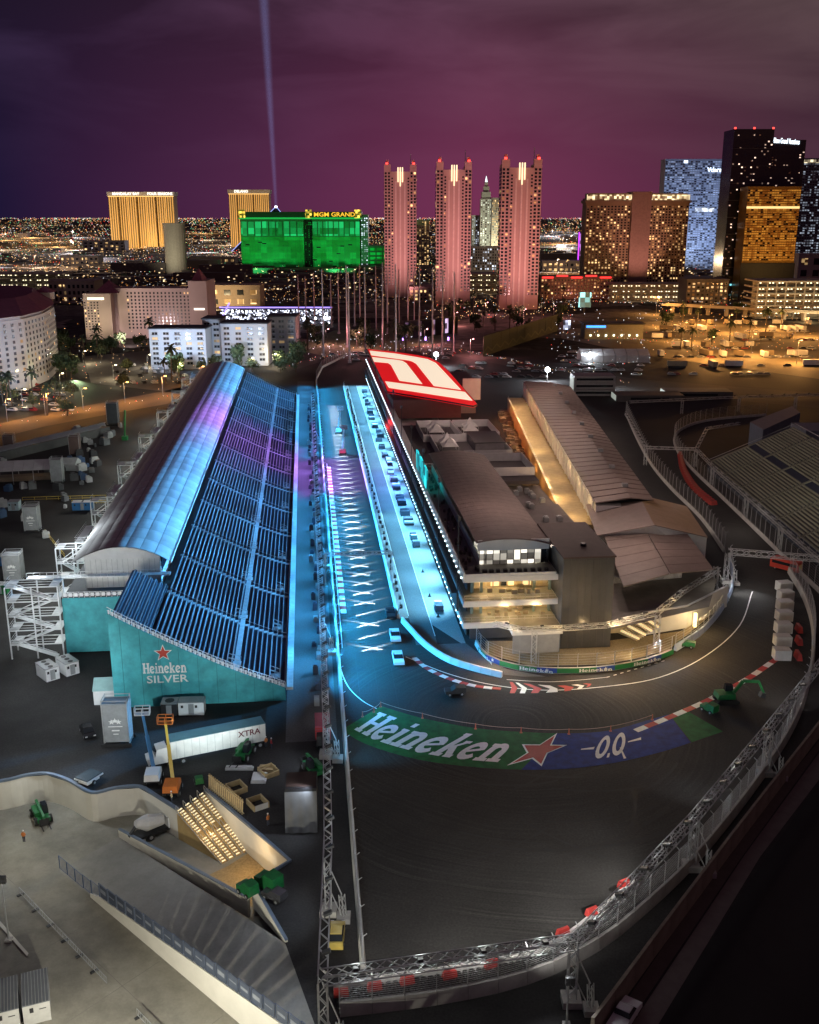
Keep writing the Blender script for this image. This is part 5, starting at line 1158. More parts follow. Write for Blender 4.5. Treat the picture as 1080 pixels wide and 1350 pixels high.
# yard behind the grandstand
cabin('yard_container', 'blue container near the foot of the rear stair towers', 'container', G(110, 672), 5.5, 2.4, 2.4, .1, mBlueP, M('pale_top', (.4, .42, .45), .6), vents=3)
cabin('yard_container', 'blue container cut by the frame edge beside the wrapped tower', 'container', G(-2, 745), 4, 2.6, 2.4, .1, mBlueP, vents=0)
cabin('yard_cabin', 'small pale blue cabin in front of the marquee', 'cabin', G(20, 672), 3, 3, 2.6, .1, M('pale_blue', (.35, .45, .5), .6), vents=0)
cabin('yard_container', 'green container at the frame edge below the wrapped tower', 'container', G(2, 782), 3, 2.4, 2.2, .1, mGreen, vents=0)
T = Thing('marquee', 'white pitched marquee with open dark sides in the rear yard', 'tent', G(35, 632), .22, world=False)
for q in (-1, 1):
    for k in range(6):
        T.part('roof_panel', MB().hexa([(-9 + 3 * k + .03, 0, 6.2), (-9 + 3 * (k + 1) - .03, 0, 6.2), (-9 + 3 * (k + 1) - .03, q * 6, 4.2), (-9 + 3 * k + .03, q * 6, 4.2), (-9 + 3 * k + .03, 0, 6.3), (-9 + 3 * (k + 1) - .03, 0, 6.3), (-9 + 3 * (k + 1) - .03, q * 6, 4.3), (-9 + 3 * k + .03, q * 6, 4.3)]), mRoofW)
for x in (-8.8, -3, 3, 8.8):
    for y in (-5.8, 5.8): T.part('post', MB().beam((x, y, 0), (x, y, 4.2), .2), mSteel)
T.part('inner_counter', MB().box(-8, 8, -2, 2, 0, 1.4), M('brown_counter', (.2, .14, .1), .7)); T.part('gable', MB().quad((-9, -6, 4.2), (-9, 6, 4.2), (-9, 0, 6.2)).quad((9, -6, 4.2), (9, 6, 4.2), (9, 0, 6.2)), mRoofW)
solo('side_tent', extr(MB(), [(-3, 0), (3, 0), (3, 2.2), (0, 3.8), (-3, 2.2)], -4, 4), M('grey_canvas', (.4, .42, .42), .7), 'low grey canvas tent beside the white marquee', 'tent').location = G(88, 618)
T = Thing('yard_shed', 'long low pale shed roof running beside the orange road', 'shed', G(60, 590), .0)
a, b = G(-30, 615), G(132, 575)
for k in range(14): p, q = a.lerp(b, k / 14), a.lerp(b, (k + .96) / 14); T.part('roof_panel', MB().hexa([p + Z * 3, q + Z * 3, q + V((0, 9, 3.6)), p + V((0, 9, 3.6)), p + Z * 3.15, q + Z * 3.15, q + V((0, 9, 3.75)), p + V((0, 9, 3.75))]), M('shed_roof', (.33, .36, .38), .5))
T.part('wall', MB().beam(a + V((0, 5, 1.5)), b + V((0, 5, 1.5)), 7, 2.9), M('shed_wall', (.1, .1, .1), .7))
bxm = MB().box(-1.2, 1.2, -1, 1, 0, 2).box(-1.0, .4, -.8, .8, 2, 2.6).mesh('yard_crate'); cols = [M('yard_white', (.45, .46, .46), .6, var=.3), M('yard_grey', (.15, .16, .17), .6, var=.3), M('yard_dark', (.06, .06, .065), .6), M('yard_blue', (.05, .10, .2), .6)]
rng = random.Random(4)
for k in range(130):
    x = rng.uniform(0, 205); y = rng.uniform(560, 640) if x > 100 else rng.uniform(600, 880)
    if 30 < x < 130 and 640 < y < 900 and rng.random() < .6: continue
    if x > 175 - (y - 560) * .75: continue
    me = bxm if k % 4 >= 2 else (bxm.copy()); 
    o = bpy.data.objects.new('yard_crate', me); col.objects.link(o); ci = rng.choice([0, 0, 1, 1, 2, 3])
    if not me.materials: me.materials.append(cols[0])
    o.material_slots[0].link = 'OBJECT'; o.material_slots[0].material = cols[ci]
    o.location = G(x, y); o.rotation_euler = (0, 0, rng.uniform(0, 3)); sc_ = rng.uniform(.4, 1.1); o.scale = (sc_, sc_ * rng.uniform(.6, 1.6), sc_)
    tag(o, ('pale crate', 'grey crate', 'black crate', 'blue crate')[ci] + ' standing in the yard behind the grandstand stair towers', 'crate', ('pale', 'grey', 'black', 'blue')[ci] + ' crates in the rear yard')
for k, (x, y, x2, y2) in enumerate(((60, 703, 85, 735), (30, 660, 140, 657), (95, 664, 140, 664))):
    a, b = G(x, y), G(x2, y2); m_ = MB().beam(a + Z * 1, b + Z * 1, .12).beam(a + Z * .3, b + Z * .3, .1)
    for j in range(8): m_.beam(a.lerp(b, j / 7), a.lerp(b, j / 7) + Z * 1.0, .1)
    solo('yard_fence', m_, mYel, ('short yellow rail fence beside the wrapped tower', 'long yellow rail fence in front of the marquee', 'yellow rail fence leading to the stair tower foot')[k], 'fence', a)
solo('spare_crane_base', MB().box(-1, 1, -1, 1, 0, 1.5).beam((0, 0, 1.5), (.5, 1, 11), .4), mGreen, 'green mast crane standing in the rear yard', 'crane').location = G(165, 580)
# crates and kit along the walkway beside the straight
for k in range(46):
    s_ = 62 + 290 * k / 46; t = -5.2 + 1.4 * rng.random(); h = .7 + rng.random()
    o = solo('walkway_case', MB().sbox(s_, s_ + 1.2 + 1.2 * rng.random(), t, t + .9, 0, h).sbox(s_ + .1, s_ + .9, t + .1, t + .7, h, h + .25), mKit if k % 3 else mGrey, 'dark equipment case on the walkway under the long lighting truss' if k % 3 else 'grey equipment case on the walkway under the long lighting truss', 'case', S(s_, t), group='cases along the grandstand walkway')
for k in range(60):
    s_ = 105 + 290 * k / 60 + rng.random(); t = 13.9 + .5 * rng.random()
    solo('pit_stool', MB().sbox(s_, s_ + .6, t - .2, t + .4, 0, .8).sbox(s_ + .1, s_ + .5, t - .15, t - .05, .8, 1.3), mDark, 'dark stool beside the pit wall', 'stool', S(s_, t), group='stools along the pit wall')
# ================================================================== CITY BEYOND
crng = random.Random(11)
mWinD = M('unlit_window', (.015, .017, .022), .2)
WARM = EM('warm_window', (1, .64, .27), 1.05, var=.5, cell=4); GOLDW = EM('gold_window', (1, .52, .12), .75); COOLW = EM('cool_window', (.75, .85, 1), 1.2, var=.6, cell=4); GREENW = EM('green_window', (.005, 1, .12), .22, var=.10, cell=9)
def blk(pl, pr, pb_, pt, depth, Y=None):
    """front face of a building from its pixel columns, base row and top row -> x0,x1,Y,ztop"""
    Y = Y or G(540, pb_).y; z = zat(pt, Y); zm = z * .5
    return xat(pl, Y, zm), xat(pr, Y, zm), Y, z
def win_grid(lit, dark, a, b, z0, z1, nx, nz, p, nrm, wf=.55, hf=.6, th=.25, rng_=None, skip=None):
    """panes standing slightly proud of the wall that runs from a to b; p = share of lit rooms"""
    rng_ = rng_ or crng; d = (b - a) / nx; dz = (z1 - z0) / nz; n_ = nrm * th
    for i in range(nx):
        if skip and skip(i): continue
        for k in range(nz):
            m_ = lit if rng_.random() < p else dark
            if m_ is None: continue
            q0 = a + d * (i + .5 - wf / 2); q1 = a + d * (i + .5 + wf / 2); za = z0 + dz * (k + .5 - hf / 2); zb = za + dz * hf
            c = [V((*q0.xy, za)), V((*q1.xy, za)), V((*q1.xy, zb)), V((*q0.xy, zb))]
            m_.hexa([c[0], c[1], c[1] + n_, c[0] + n_, c[3], c[2], c[2] + n_, c[3] + n_])
def hotel(name, label, x0, x1, Y, z, depth, wall_m, nx, nz, p, lit_m=WARM, z0=4, wf=.5, hf=.55, left=False, right=False, cat='building', parapet=1.5, roofm=None, dark=True):
    T = Thing(name, label, cat, V(((x0 + x1) / 2, Y, 0)))
    T.part('wall', MB().box(x0, x1, Y, Y + depth, 0, z), wall_m)
    T.part('parapet', MB().box(x0 - .4, x1 + .4, Y - .4, Y + depth + .4, z + .02, z + parapet), roofm or wall_m)
    L_, D_2 = MB(), MB() if dark else None
    win_grid(L_, D_2, V((x0, Y, 0)), V((x1, Y, 0)), z0, z - 1, nx, nz, p, V((0, -1, 0)), wf, hf)
    ns = max(2, int(nx * depth / (x1 - x0)))
    if right: win_grid(L_, D_2, V((x1, Y, 0)), V((x1, Y + depth, 0)), z0, z - 1, ns, nz, p, V((1, 0, 0)), wf, hf)
    if left: win_grid(L_, D_2, V((x0, Y + depth, 0)), V((x0, Y, 0)), z0, z - 1, ns, nz, p, V((-1, 0, 0)), wf, hf)
    if L_.v: T.part('lit_windows', L_, lit_m, kind='stuff')
    if D_2 is not None and D_2.v: T.part('dark_windows', D_2, mWinD, kind='stuff')
    return T
# --- gold towers on the skyline
mGoldB = M('gold_facade', (.30, .20, .07), .4, .3)
def gold_tower(label, pl, pr, pt, Y, txts, wings):
    x0, x1, Y, z = blk(pl, pr, 300, pt, 0, Y); T = Thing('hotel_tower', label, 'hotel', V(((x0 + x1) / 2, Y, 0)))
    n_ = wings; L_ = MB()
    for k in range(n_):
        a = x0 + (x1 - x0) * k / n_; b = x0 + (x1 - x0) * (k + 1) / n_; yo = 10 * (k % 2)
        T.part('facade_wing', MB().box(a, b - .5, Y + yo, Y + 40, 0, z - 10), mGoldB)
        win_grid(L_, None, V((a, Y + yo, 0)), V((b - .5, Y + yo, 0)), 2, z - 12, 4, 1, 1, V((0, -1, 0)), .30, 1, .6)
    T.part('gold_bands', L_, GOLDW, kind='stuff')
    T.part('crown', MB().box(x0 - 2, x1 + 2, Y - 2, Y + 42, z - 9.5, z), M('pale_crown', (.5, .48, .44), .6))
    T.part('crown_light', MB().box(x0, x1, Y - 2.6, Y - 2.1, z - 11.5, z - 10), EM('crown_gold', (1, .6, .2), 1.6))
    for t, px_ in txts: place_text('sign_lettering', t, 9, V((xat(px_, Y, z), Y - 2.7, z - 4.6)), (1, 0, 0), (0, 0, 1), EM('sign_white', (1, .92, .8), 1.8), T, .3, .12)
gold_tower('wide gold striped hotel tower with pale lettered crown on the skyline', 145, 231, 253, 2700, [('MANDALAY BAY', 166), ('FOUR SEASONS', 211)], 7)
gold_tower('narrower gold striped hotel tower behind the green hotel', 303, 356, 250, 2800, [('DELANO', 318)], 5)
# --- pyramid and sky beam
Yp = 2550; zp = zat(272, Yp); xp = xat(364, Yp, zp)
T = Thing('pyramid', 'dark pyramid with bright tip and glowing edges behind the green hotel', 'pyramid', V((xp, Yp, 0)))
T.part('face', MB().quad((xp - 95, Yp - 95, 0), (xp + 95, Yp - 95, 0), (xp, Yp, zp)).quad((xp + 95, Yp - 95, 0), (xp + 95, Yp + 95, 0), (xp, Yp, zp)).quad((xp - 95, Yp + 95, 0), (xp - 95, Yp - 95, 0), (xp, Yp, zp)), M('black_glass', (.01, .01, .015), .2))
for q in (-1, 1): T.part('edge_light', MB().beam((xp + q * 95, Yp - 95.5, 1), (xp, Yp - .5, zp), 1.1), EM('edge_blue', (.35, .45, 1), 1.2))
T.part('tip_lamp', MB().box(xp - 2.5, xp + 2.5, Yp - 4, Yp + 1, zp - 3, zp + .5), EM('tip_white', (.85, .9, 1), 10))
bm_ = bpy.data.materials.new('light_beam'); bm_.use_nodes = True; t_ = bm_.node_tree; t_.nodes.clear()
ou = t_.nodes.new('ShaderNodeOutputMaterial'); pv = t_.nodes.new('ShaderNodeVolumePrincipled'); t_.links.new(pv.outputs[0], ou.inputs['Volume'])
pv.inputs['Density'].default_value = 0; pv.inputs['Emission Color'].default_value = (.35, .45, 1, 1)
xtop = xat(343, Yp, 640); slope = (xtop - xp) / 640
gz_ = nd(t_, 'ShaderNodeNewGeometry'); sx_ = nd(t_, 'ShaderNodeSeparateXYZ'); t_.links.new(gz_.outputs['Position'], sx_.inputs[0])
def mth(op, a, b=0.0, c=None):
    n_ = nd(t_, 'ShaderNodeMath', operation=op)
    for i, q in enumerate((a, b, c)):
        if q is None: continue
        if isinstance(q, (int, float)): n_.inputs[i].default_value = q
        else: t_.links.new(q, n_.inputs[i])
    return n_.outputs[0]
hgt = mth('SUBTRACT', sx_.outputs[2], zp); ax_ = mth('MULTIPLY_ADD', hgt, slope, xp); dx = mth('SUBTRACT', sx_.outputs[0], ax_); dy = mth('SUBTRACT', sx_.outputs[1], Yp)
rr_ = mth('MULTIPLY_ADD', hgt, 20 / 820, 6.0); q2 = mth('DIVIDE', mth('ADD', mth('MULTIPLY', dx, dx), mth('MULTIPLY', dy, dy)), mth('MULTIPLY', rr_, rr_))
fall = mth('POWER', mth('MAXIMUM', mth('SUBTRACT', 1.0, q2), 0.0), 2.5)
fd = nd(t_, 'ShaderNodeMapRange'); fd.inputs[1].default_value = zp; fd.inputs[2].default_value = 900; fd.inputs[3].default_value = .013; fd.inputs[4].default_value = .0009; t_.links.new(sx_.outputs[2], fd.inputs[0]); t_.links.new(mth('MULTIPLY', fd.outputs[0], fall), pv.inputs['Emission Strength'])
xtop = xat(343, Yp, 640)
o = lk('sky_beam', MB().tube((xp, Yp, zp + 1), (xp + slope * (900 - zp), Yp, 900), 6.0, 20, 26).mesh('sky_beam'), bm_); tag(o, 'pale blue light beam rising from the pyramid into the night sky', 'light beam')
# --- green hotel
x0, x1, Y, z = blk(318, 475, 357, 281, 40)
T = Thing('green_hotel', 'huge green lit hotel slab with lettered roof band', 'hotel', V(((x0 + x1) / 2, Y, 0)))
mGrF = M('green_facade', (.06, .20, .10), .4, var=.2, scale=.05)
xs = [x0, x0 + (x1 - x0) * .53, x0 + (x1 - x0) * .60, x1]
for k in range(3):
    a, b = xs[k], xs[k + 1]; yo = 0 if k != 1 else 12
    T.part('facade_wing', MB().box(a, b - .3, Y + yo, Y + 45, 0, z - 6), mGrF if k != 1 else M('dark_core', (.03, .05, .04), .4))
L_, D_2 = MB(), MB()
for k in (0, 2): win_grid(L_, D_2, V((xs[k], Y, 0)), V((xs[k + 1] - .3, Y, 0)), 6, z - 34, int((xs[k + 1] - xs[k]) / 6), 24, .985, V((0, -1, 0)), .97, .6)
win_grid(L_, D_2, V((xs[1], Y + 12, 0)), V((xs[2], Y + 12, 0)), 6, z - 10, 5, 26, .25, V((0, -1, 0)), .5, .5)
T.part('green_windows', L_, GREENW, kind='stuff'); T.part('dark_windows', D_2, mWinD, kind='stuff')
for k in (0, 2):
    w_ = xs[k + 1] - xs[k]; pw = MB()
    for j in range(9): pw.box(xs[k] + w_ * (j + .1) / 9, xs[k] + w_ * (j + .9) / 9, Y - .5, Y - .1, z - 33, z - 12)
    T.part('poster_band', pw, EM('green_poster', (.02, .75, .22), .5, var=.25, cell=9), kind='stuff')
T.part('roof_band', MB().box(x0 - 2, x1 + 2, Y - 1, Y + 46, z - 6, z + 2), M('dark_green_band', (.02, .07, .035), .5))
T.part('roof_edge', MB().box(x0 - 2, x1 + 2, Y - 1.4, Y - 1.05, z - 8.6, z - 6.2), EM('green_edge', (.02, .7, .12), .5))
place_text('sign_lettering', 'MGM GRAND', 8.5, V((xat(441, Y, z), Y - 1.6, z - 2.2)), (1, 0, 0), (0, 0, 1), EM('sign_amber', (1, .5, .04), 1.3), T, .3, .1, 1.2)
for xx in (x0 + 3, xs[1] + 8, x1 - 3): T.part('corner_emblem', MB().box(xx - 5, xx + 5, Y - 1.9, Y - 1.45, z - 7, z + 5), EM('emblem_amber', (1, .6, .08), 1.4, var=.5, cell=3))
T.part('side_tower', MB().box(x1 + 1, x1 + 12, Y + 5, Y + 40, 0, z - 2), M('side_grey', (.2, .22, .24), .5))
win = MB(); win_grid(win, None, V((x1 + 1, Y + 5, 0)), V((x1 + 12, Y + 5, 0)), 5, z - 6, 3, 24, .6, V((0, -1, 0)), .6, .5); T.part('side_windows', win, COOLW, kind='stuff')
bx0, bx1, bY, bz = blk(476, 513, 357, 324, 30)
T.part('low_wing', MB().box(bx0 + 3, bx1, bY + 6, bY + 50, 0, bz), mGrF); w_ = MB(); win_grid(w_, None, V((bx0 + 3, bY + 6, 0)), V((bx1, bY + 6, 0)), 2, bz - 2, 4, 5, .9, V((0, -1, 0)), .8, .6); T.part('green_windows', w_, GREENW, kind='stuff')
# --- pale cylinder tower
Yc = 1500; zc = zat(296, Yc); xc = xat(231, Yc, 40)
T = Thing('round_tower', 'pale round lit tower standing before the gold hotel', 'tower', V((xc, Yc, 0)))
T.part('shaft', MB().tube((xc, Yc, 0), (xc, Yc, zc), 15, 20), M('pale_concrete', (.55, .52, .46), .7)); T.part('cap', MB().tube((xc, Yc, zc), (xc, Yc, zc + 2), 16, 20), M('pale_concrete', ()))
# --- three pink towers
mPink = M('pink_render', (.50, .30, .28), .7, var=.1, scale=.03)
for k, (pl, pr, pt, pb_) in enumerate(((507, 549, 222, 392), (575, 621, 219, 402), (660, 712, 216, 408))):
    x0, x1, Y, z = blk(pl, pr, pb_, pt, 0); w_ = x1 - x0
    T = Thing('pink_tower', ('slender pink tower of the trio next to the green hotel', 'slender pink tower in the middle of the trio', 'slender pink tower of the trio with crown emblem next to the gold wedding-cake tower')[k].replace(' next to the gold wedding-cake tower', ' standing closest to the red roofed inn'), 'tower', V(((x0 + x1) / 2, Y, 0)))
    T.part('shaft', MB().box(x0 + w_ * .2, x1 - w_ * .2, Y, Y + 26, 0, z - 3), mPink)
    for a, b in ((x0, x0 + w_ * .2), (x1 - w_ * .2, x1)): T.part('corner_wing', MB().box(a, b, Y + 1.5, Y + 26, 0, z), mPink); T.part('finial', MB().box(a, b, Y + 1.5, Y + 8, z, z + 4).box(a + w_ * .06, b - w_ * .06, Y + 3, Y + 6, z + 4, z + 8), mPink)
    for q in (.36, .5, .64): T.part('rib', MB().box(x0 + w_ * q - .7, x0 + w_ * q + .7, Y - .8, Y - .02, 0, z - 12), M('pale_rib', (.66, .48, .45), .7))
    L_, D_2 = MB(), MB()
    for a, b in ((x0, x0 + w_ * .2), (x1 - w_ * .2, x1)): win_grid(L_, D_2, V((a, Y + 1.5, 0)), V((b, Y + 1.5, 0)), 12, z - 3, 2, 36, .08, V((0, -1, 0)), .62, .62)
    win_grid(L_, D_2, V((x1, Y + 1.5, 0)), V((x1, Y + 26, 0)), 12, z - 3, 6, 36, .1, V((1, 0, 0)), .55, .6)
    win_grid(L_, D_2, V((x0, Y + 26, 0)), V((x0, Y + 1.5, 0)), 12, z - 3, 6, 36, .1, V((-1, 0, 0)), .55, .6)
    for q in (.25, .75): win_grid(L_, D_2, V((x0 + w_ * (q - .04), Y, 0)), V((x0 + w_ * (q + .04), Y, 0)), 12, z - 8, 1, 36, .05, V((0, -1, 0)), .6, .5)
    T.part('dark_windows', D_2, mWinD, kind='stuff'); T.part('lit_windows', L_, WARM, kind='stuff')
    em = MB()
    for j, h in ((-2.2, 9), (0, 13), (2.2, 9)): em.box((x0 + x1) / 2 + j - .6, (x0 + x1) / 2 + j + .6, Y - 1.2, Y - .8, z - 4 - h, z + 1)
    T.part('crown_emblem', em, EM('emblem_cream', (1, .75, .45), 1.5)); T.part('mast', MB().beam((x0 + w_ * .82, Y + 10, z), (x0 + w_ * .82, Y + 10, z + 14), .5), mGrey)
    T.part('roof_lamp', MB().box(x0 + w_ * .05, x0 + w_ * .12, Y + 1, Y + 1.5, z + 4, z + 5.5).box(x1 - w_ * .12, x1 - w_ * .05, Y + 1, Y + 1.5, z + 4, z + 5.5), EM('red_beacon', (1, .05, .04), 4))
# --- stepped skyscraper replica
Yn = 1700; xn = xat(640, Yn, 60)
T = Thing('stepped_tower', 'stepped old-style skyscraper with lit white spire between the pink towers', 'tower', V((xn, Yn, 0)))
mCr = M('cream_stone', (.5, .45, .36), .7)
for w_, za, zb in ((18, 0, zat(262, Yn)), (14, zat(262, Yn), zat(253, Yn)), (9, zat(253, Yn), zat(246, Yn)), (5, zat(246, Yn), zat(240, Yn))): T.part('tier', MB().box(xn - w_ / 2, xn + w_ / 2, Yn - w_ / 2, Yn + w_ / 2, za, zb), mCr)
T.part('spire', MB().tube((xn, Yn, zat(240, Yn)), (xn, Yn, zat(232, Yn)), 2, 8, .2), EM('spire_white', (.8, .95, 1), 2.0))
L_, D_2 = MB(), MB(); win_grid(L_, D_2, V((xn - 9, Yn - 9, 0)), V((xn + 9, Yn - 9, 0)), 5, zat(263, Yn), 5, 30, .7, V((0, -1, 0)), .5, .6); T.part('lit_windows', L_, EM('pale_window', (.9, .95, .8), .9, var=.5, cell=4), kind='stuff'); T.part('dark_windows', D_2, mWinD, kind='stuff')
for k, (pl, pr, pt, m_, lab) in enumerate(((648, 657, 262, WARM, 'narrow golden tower beside the stepped skyscraper'), (655, 661, 272, GOLDW, 'lower golden tower behind the pink tower'), (549, 566, 291, WARM, 'small bright pale block seen between the pink towers'), (622, 634, 285, COOLW, 'dim narrow tower behind the stepped skyscraper'))):
    x0, x1, Y, z = blk(pl, pr, 330, pt, 0, 1650 + 30 * k); hotel('city_tower', lab, x0, x1, Y, z, 20, mCr, 5, 26, .7, m_)
x0, x1, Y, z = blk(620, 658, 360, 326, 0); hotel('office_block', 'grey office block below the stepped skyscraper', x0, x1, Y, z, 20, mGrey, 12, 8, .45, COOLW)
x0, x1, Y, z = blk(762, 773, 358, 306, 0); T = Thing('neon_pylon', 'tall purple neon pylon sign beyond the red roofed inn', 'sign', V(((x0 + x1) / 2, Y, 0))); T.part('column', MB().box(x0, x1, Y, Y + 8, 0, z), mDark); T.part('neon_frame', MB().box(x0, x0 + 1.5, Y - .6, Y - .1, 3, z).box(x1 - 1.5, x1, Y - .6, Y - .1, 3, z), EM('neon_purple', (.55, .05, 1), 2.0)); T.part('screen', MB().box(x0 + 2, x1 - 2, Y - .4, Y - .05, z * .4, z - 2), EM('neon_pink', (.8, .3, 1), .8, var=.6, cell=5))
# --- brown twin-winged timeshare tower
x0, x1, Y, z = blk(771, 905, 388, 256, 0); w_ = x1 - x0; mBr = M('brown_stucco', (.33, .22, .14), .75, var=.12, scale=.05)
T = Thing('brown_tower', 'broad brown tower with plain central shaft and lit cornice', 'tower', V(((x0 + x1) / 2, Y, 0)))
for a, b in ((0, .435), (.625, 1)): T.part('wing', MB().box(x0 + w_ * a, x0 + w_ * b, Y, Y + 26, 0, z - 4), mBr); T.part('cornice', MB().box(x0 + w_ * a - 1.5, x0 + w_ * b + 1.5, Y - 2, Y + 27, z - 9, z - 6), mBr); T.part('cornice_light', MB().box(x0 + w_ * a, x0 + w_ * b, Y - 1.0, Y - .2, z - 5.8, z - .5), EM('cornice_lamp', (1, .8, .45), 1.3, var=.4, cell=2.5)); T.part('attic', MB().box(x0 + w_ * a + 2, x0 + w_ * b - 2, Y + 2, Y + 24, z - 4, z + 1), mBr)
T.part('central_shaft', MB().box(x0 + w_ * .435, x0 + w_ * .625, Y - 4, Y + 28, 0, z + 2.5), M('rose_brown', (.33, .20, .17), .75))
L_, D_2 = MB(), MB()
for a, b in ((0, .435), (.625, 1)): win_grid(L_, D_2, V((x0 + w_ * a, Y, 0)), V((x0 + w_ * b, Y, 0)), 10, z - 11, 13, 30, .42, V((0, -1, 0)), .48, .55)
T.part('lit_windows', L_, WARM, kind='stuff'); T.part('dark_windows', D_2, mWinD, kind='stuff')
# --- blue glass tower
x0, x1, Y, z = blk(873, 957, 360, 211, 0, 1600); T = hotel('glass_tower', 'pale blue glass tower behind the black tower', x0, x1, Y, z, 30, M('blue_glass', (.22, .26, .36), .35), 26, 50, .62, EM('blue_window', (.55, .70, 1), .36, var=.16, cell=4), wf=.8, hf=.5)
place_text('sign_lettering', 'Vdara', 9, V((xat(943, Y, z), Y - .8, zat(224, Y))), (1, 0, 0), (0, 0, 1), EM('sign_cool', (.8, .9, 1), 2.4), T, .2, .1)
T.part('roof_mark', MB().box(xat(902, Y, z), xat(907, Y, z), Y - .8, Y - .4, zat(215, Y), zat(211.5, Y)), EM('sign_cool', ()))
w_ = MB(); w_.box(xat(917, Y, z * .6), xat(942, Y, z * .6), Y - .7, Y - .35, zat(279, Y), zat(274, Y)); T.part('sky_lobby', w_, EM('lobby_white', (.9, .95, 1), 1.4, var=.5, cell=3))
# --- black tower
Yk = 1060; zt = zat(170, Yk); xl, xm, xr = xat(960, Yk, 90), xat(1012, Yk, 90), xat(1056, Yk, 90)
T = Thing('black_tower', 'tall black glass tower with white lettering along its top', 'tower', V((xm, Yk, 0))); mBG2 = M('black_curtain_wall', (.018, .018, .024), .18)
T.part('shaft', MB().box(xl, xm, Yk, Yk + 34, 0, zt), mBG2); T.part('right_wing', MB().box(xm + .1, xr, Yk + 3, Yk + 34, 0, zat(184, Yk)), mBG2); T.part('podium', MB().box(xl - 6, xm + 10, Yk - 6, Yk - .1, 0, 22), mBG2)
L_, D_2 = MB(), MB(); win_grid(L_, None, V((xl, Yk, 0)), V((xm, Yk, 0)), 14, zt - 4, 13, 48, .16, V((0, -1, 0)), .5, .4, .2); win_grid(L_, None, V((xm + .1, Yk + 3, 0)), V((xr, Yk + 3, 0)), 60, zat(192, Yk), 11, 36, .14, V((0, -1, 0)), .5, .4, .2)
T.part('lit_windows', L_, EM('dim_warm_window', (1, .7, .55), .9, var=.7, cell=4), kind='stuff')
ms = MB()
for k in range(9): ms.box(xl, xm, Yk - .25, Yk - .05, 14 + (zt - 16) * k / 9, 14.5 + (zt - 16) * k / 9)
T.part('spandrel', ms, M('spandrel', (.05, .05, .055), .4), kind='stuff')
place_text('sign_lettering', 'Hilton Grand Vacations', 7.0, V((xat(1039, Yk, zt), Yk + 2.2, zat(186, Yk))), V((1, 0, -.06)), (0, 0, 1), EM('sign_cool', ()), T, .25, .05, .40)
for xx in (xl + 1, (xl + xm) / 2, xm - 1): T.part('roof_beacon', MB().box(xx - .9, xx + .9, Yk, Yk + 1, zt + .1, zt + 1.6), EM('red_beacon', ()))
gl = MB(); win_grid(gl, None, V((xl - 6, Yk - 6, 0)), V((xm + 10, Yk - 6, 0)), 2, 22, 14, 6, .35, V((0, -1, 0)), .7, .5); T.part('podium_windows', gl, EM('aqua_window', (.25, .8, .9), .8, var=.7, cell=4), kind='stuff')
# --- gold glass hotel, right-hand towers, garages
x0, x1, Y, z = blk(980, 1049, 392, 248, 0, 1030); T = hotel('gold_hotel', 'golden amber glass hotel in front of the black tower', x0, x1, Y, z, 24, M('amber_glass', (.30, .17, .03), .3), 22, 30, .85, EM('amber_window', (1, .45, .06), .32, var=.12, cell=3), z0=38, wf=.85, hf=.6)
T.part('bright_course', MB().box(x0, x1, Y - .6, Y - .28, zat(275, Y), zat(272, Y)), EM('course_light', (1, .75, .3), 1.2)); T.part('dark_base', MB().box(x0 - 1, x1 + 1, Y - 1, Y - .05, 0, 36), mDark)
x0, x1, Y, z = blk(1046, 1100, 360, 210, 0, 1500); T = hotel('glass_tower', 'pale glass tower with lit top floor at the frame edge', x0, x1, Y, z, 30, M('pale_glass', (.14, .16, .22), .3), 16, 44, .55, EM('pale_blue_window', (.65, .75, .9), .45, var=.3, cell=4), wf=.7, hf=.5); T.part('top_floor', MB().box(x0, x1, Y - .7, Y - .3, z - 5, z - .5), EM('top_light', (1, .85, .55), 1.2, var=.3, cell=4))
def garage(label, pl, pr, pb_, pt, n_, lightm, Y=None):
    x0, x1, Y, z = blk(pl, pr, pb_, pt, 0, Y); T = Thing('parking_garage', label, 'garage', V(((x0 + x1) / 2, Y, 0)))
    for k in range(n_ + 1): T.part('deck', MB().box(x0, x1, Y, Y + 36, z * k / n_ - .3, z * k / n_ + 1.0 if k else .2), M('garage_concrete', (.42, .38, .32), .8))
    T.part('back_wall', MB().box(x0, x1, Y + 14, Y + 14.5, .3, z - .4), M('garage_concrete', ()))
    cm_ = MB(); lm = MB(); nx = max(4, int((x1 - x0) / 7))
    for i in range(nx + 1):
        x = x0 + (x1 - x0) * i / nx; cm_.box(x - .4, x + .4, Y + .3, Y + 1, 1.1, z - .4)
        for k in range(n_):
            for j in range(2):
                if crng.random() < .8: lm.box(x + 2 + 2.6 * j, x + 3 + 2.6 * j, Y + 2, Y + 3, z * (k + 1) / n_ - 1.0, z * (k + 1) / n_ - .6)
    T.part('columns', cm_, M('garage_concrete', ()), kind='stuff'); T.part('deck_lamps', lm, lightm, kind='stuff')
    return T
gw = EM('garage_lamp', (1, .86, .55), 5)
garage('many storey parking garage full of small lights at the right frame edge', 998, 1110, 420, 372, 6, gw)
garage('low parking garage with white deck lights below the brown tower', 806, 906, 398, 376, 3, gw)
garage('distant parking garage with white lights at the left frame edge', -20, 84, 388, 362, 4, gw)
garage('small parking garage glimpsed between two pink towers', 618, 660, 388, 362, 4, gw)
x0, x1, Y, z = blk(1052, 1100, 372, 336, 0); hotel('pale_annex', 'pale block with white sign panel above the right garage', x0, x1, Y, z, 26, M('pale_mauve', (.45, .36, .36), .7), 3, 2, .1)
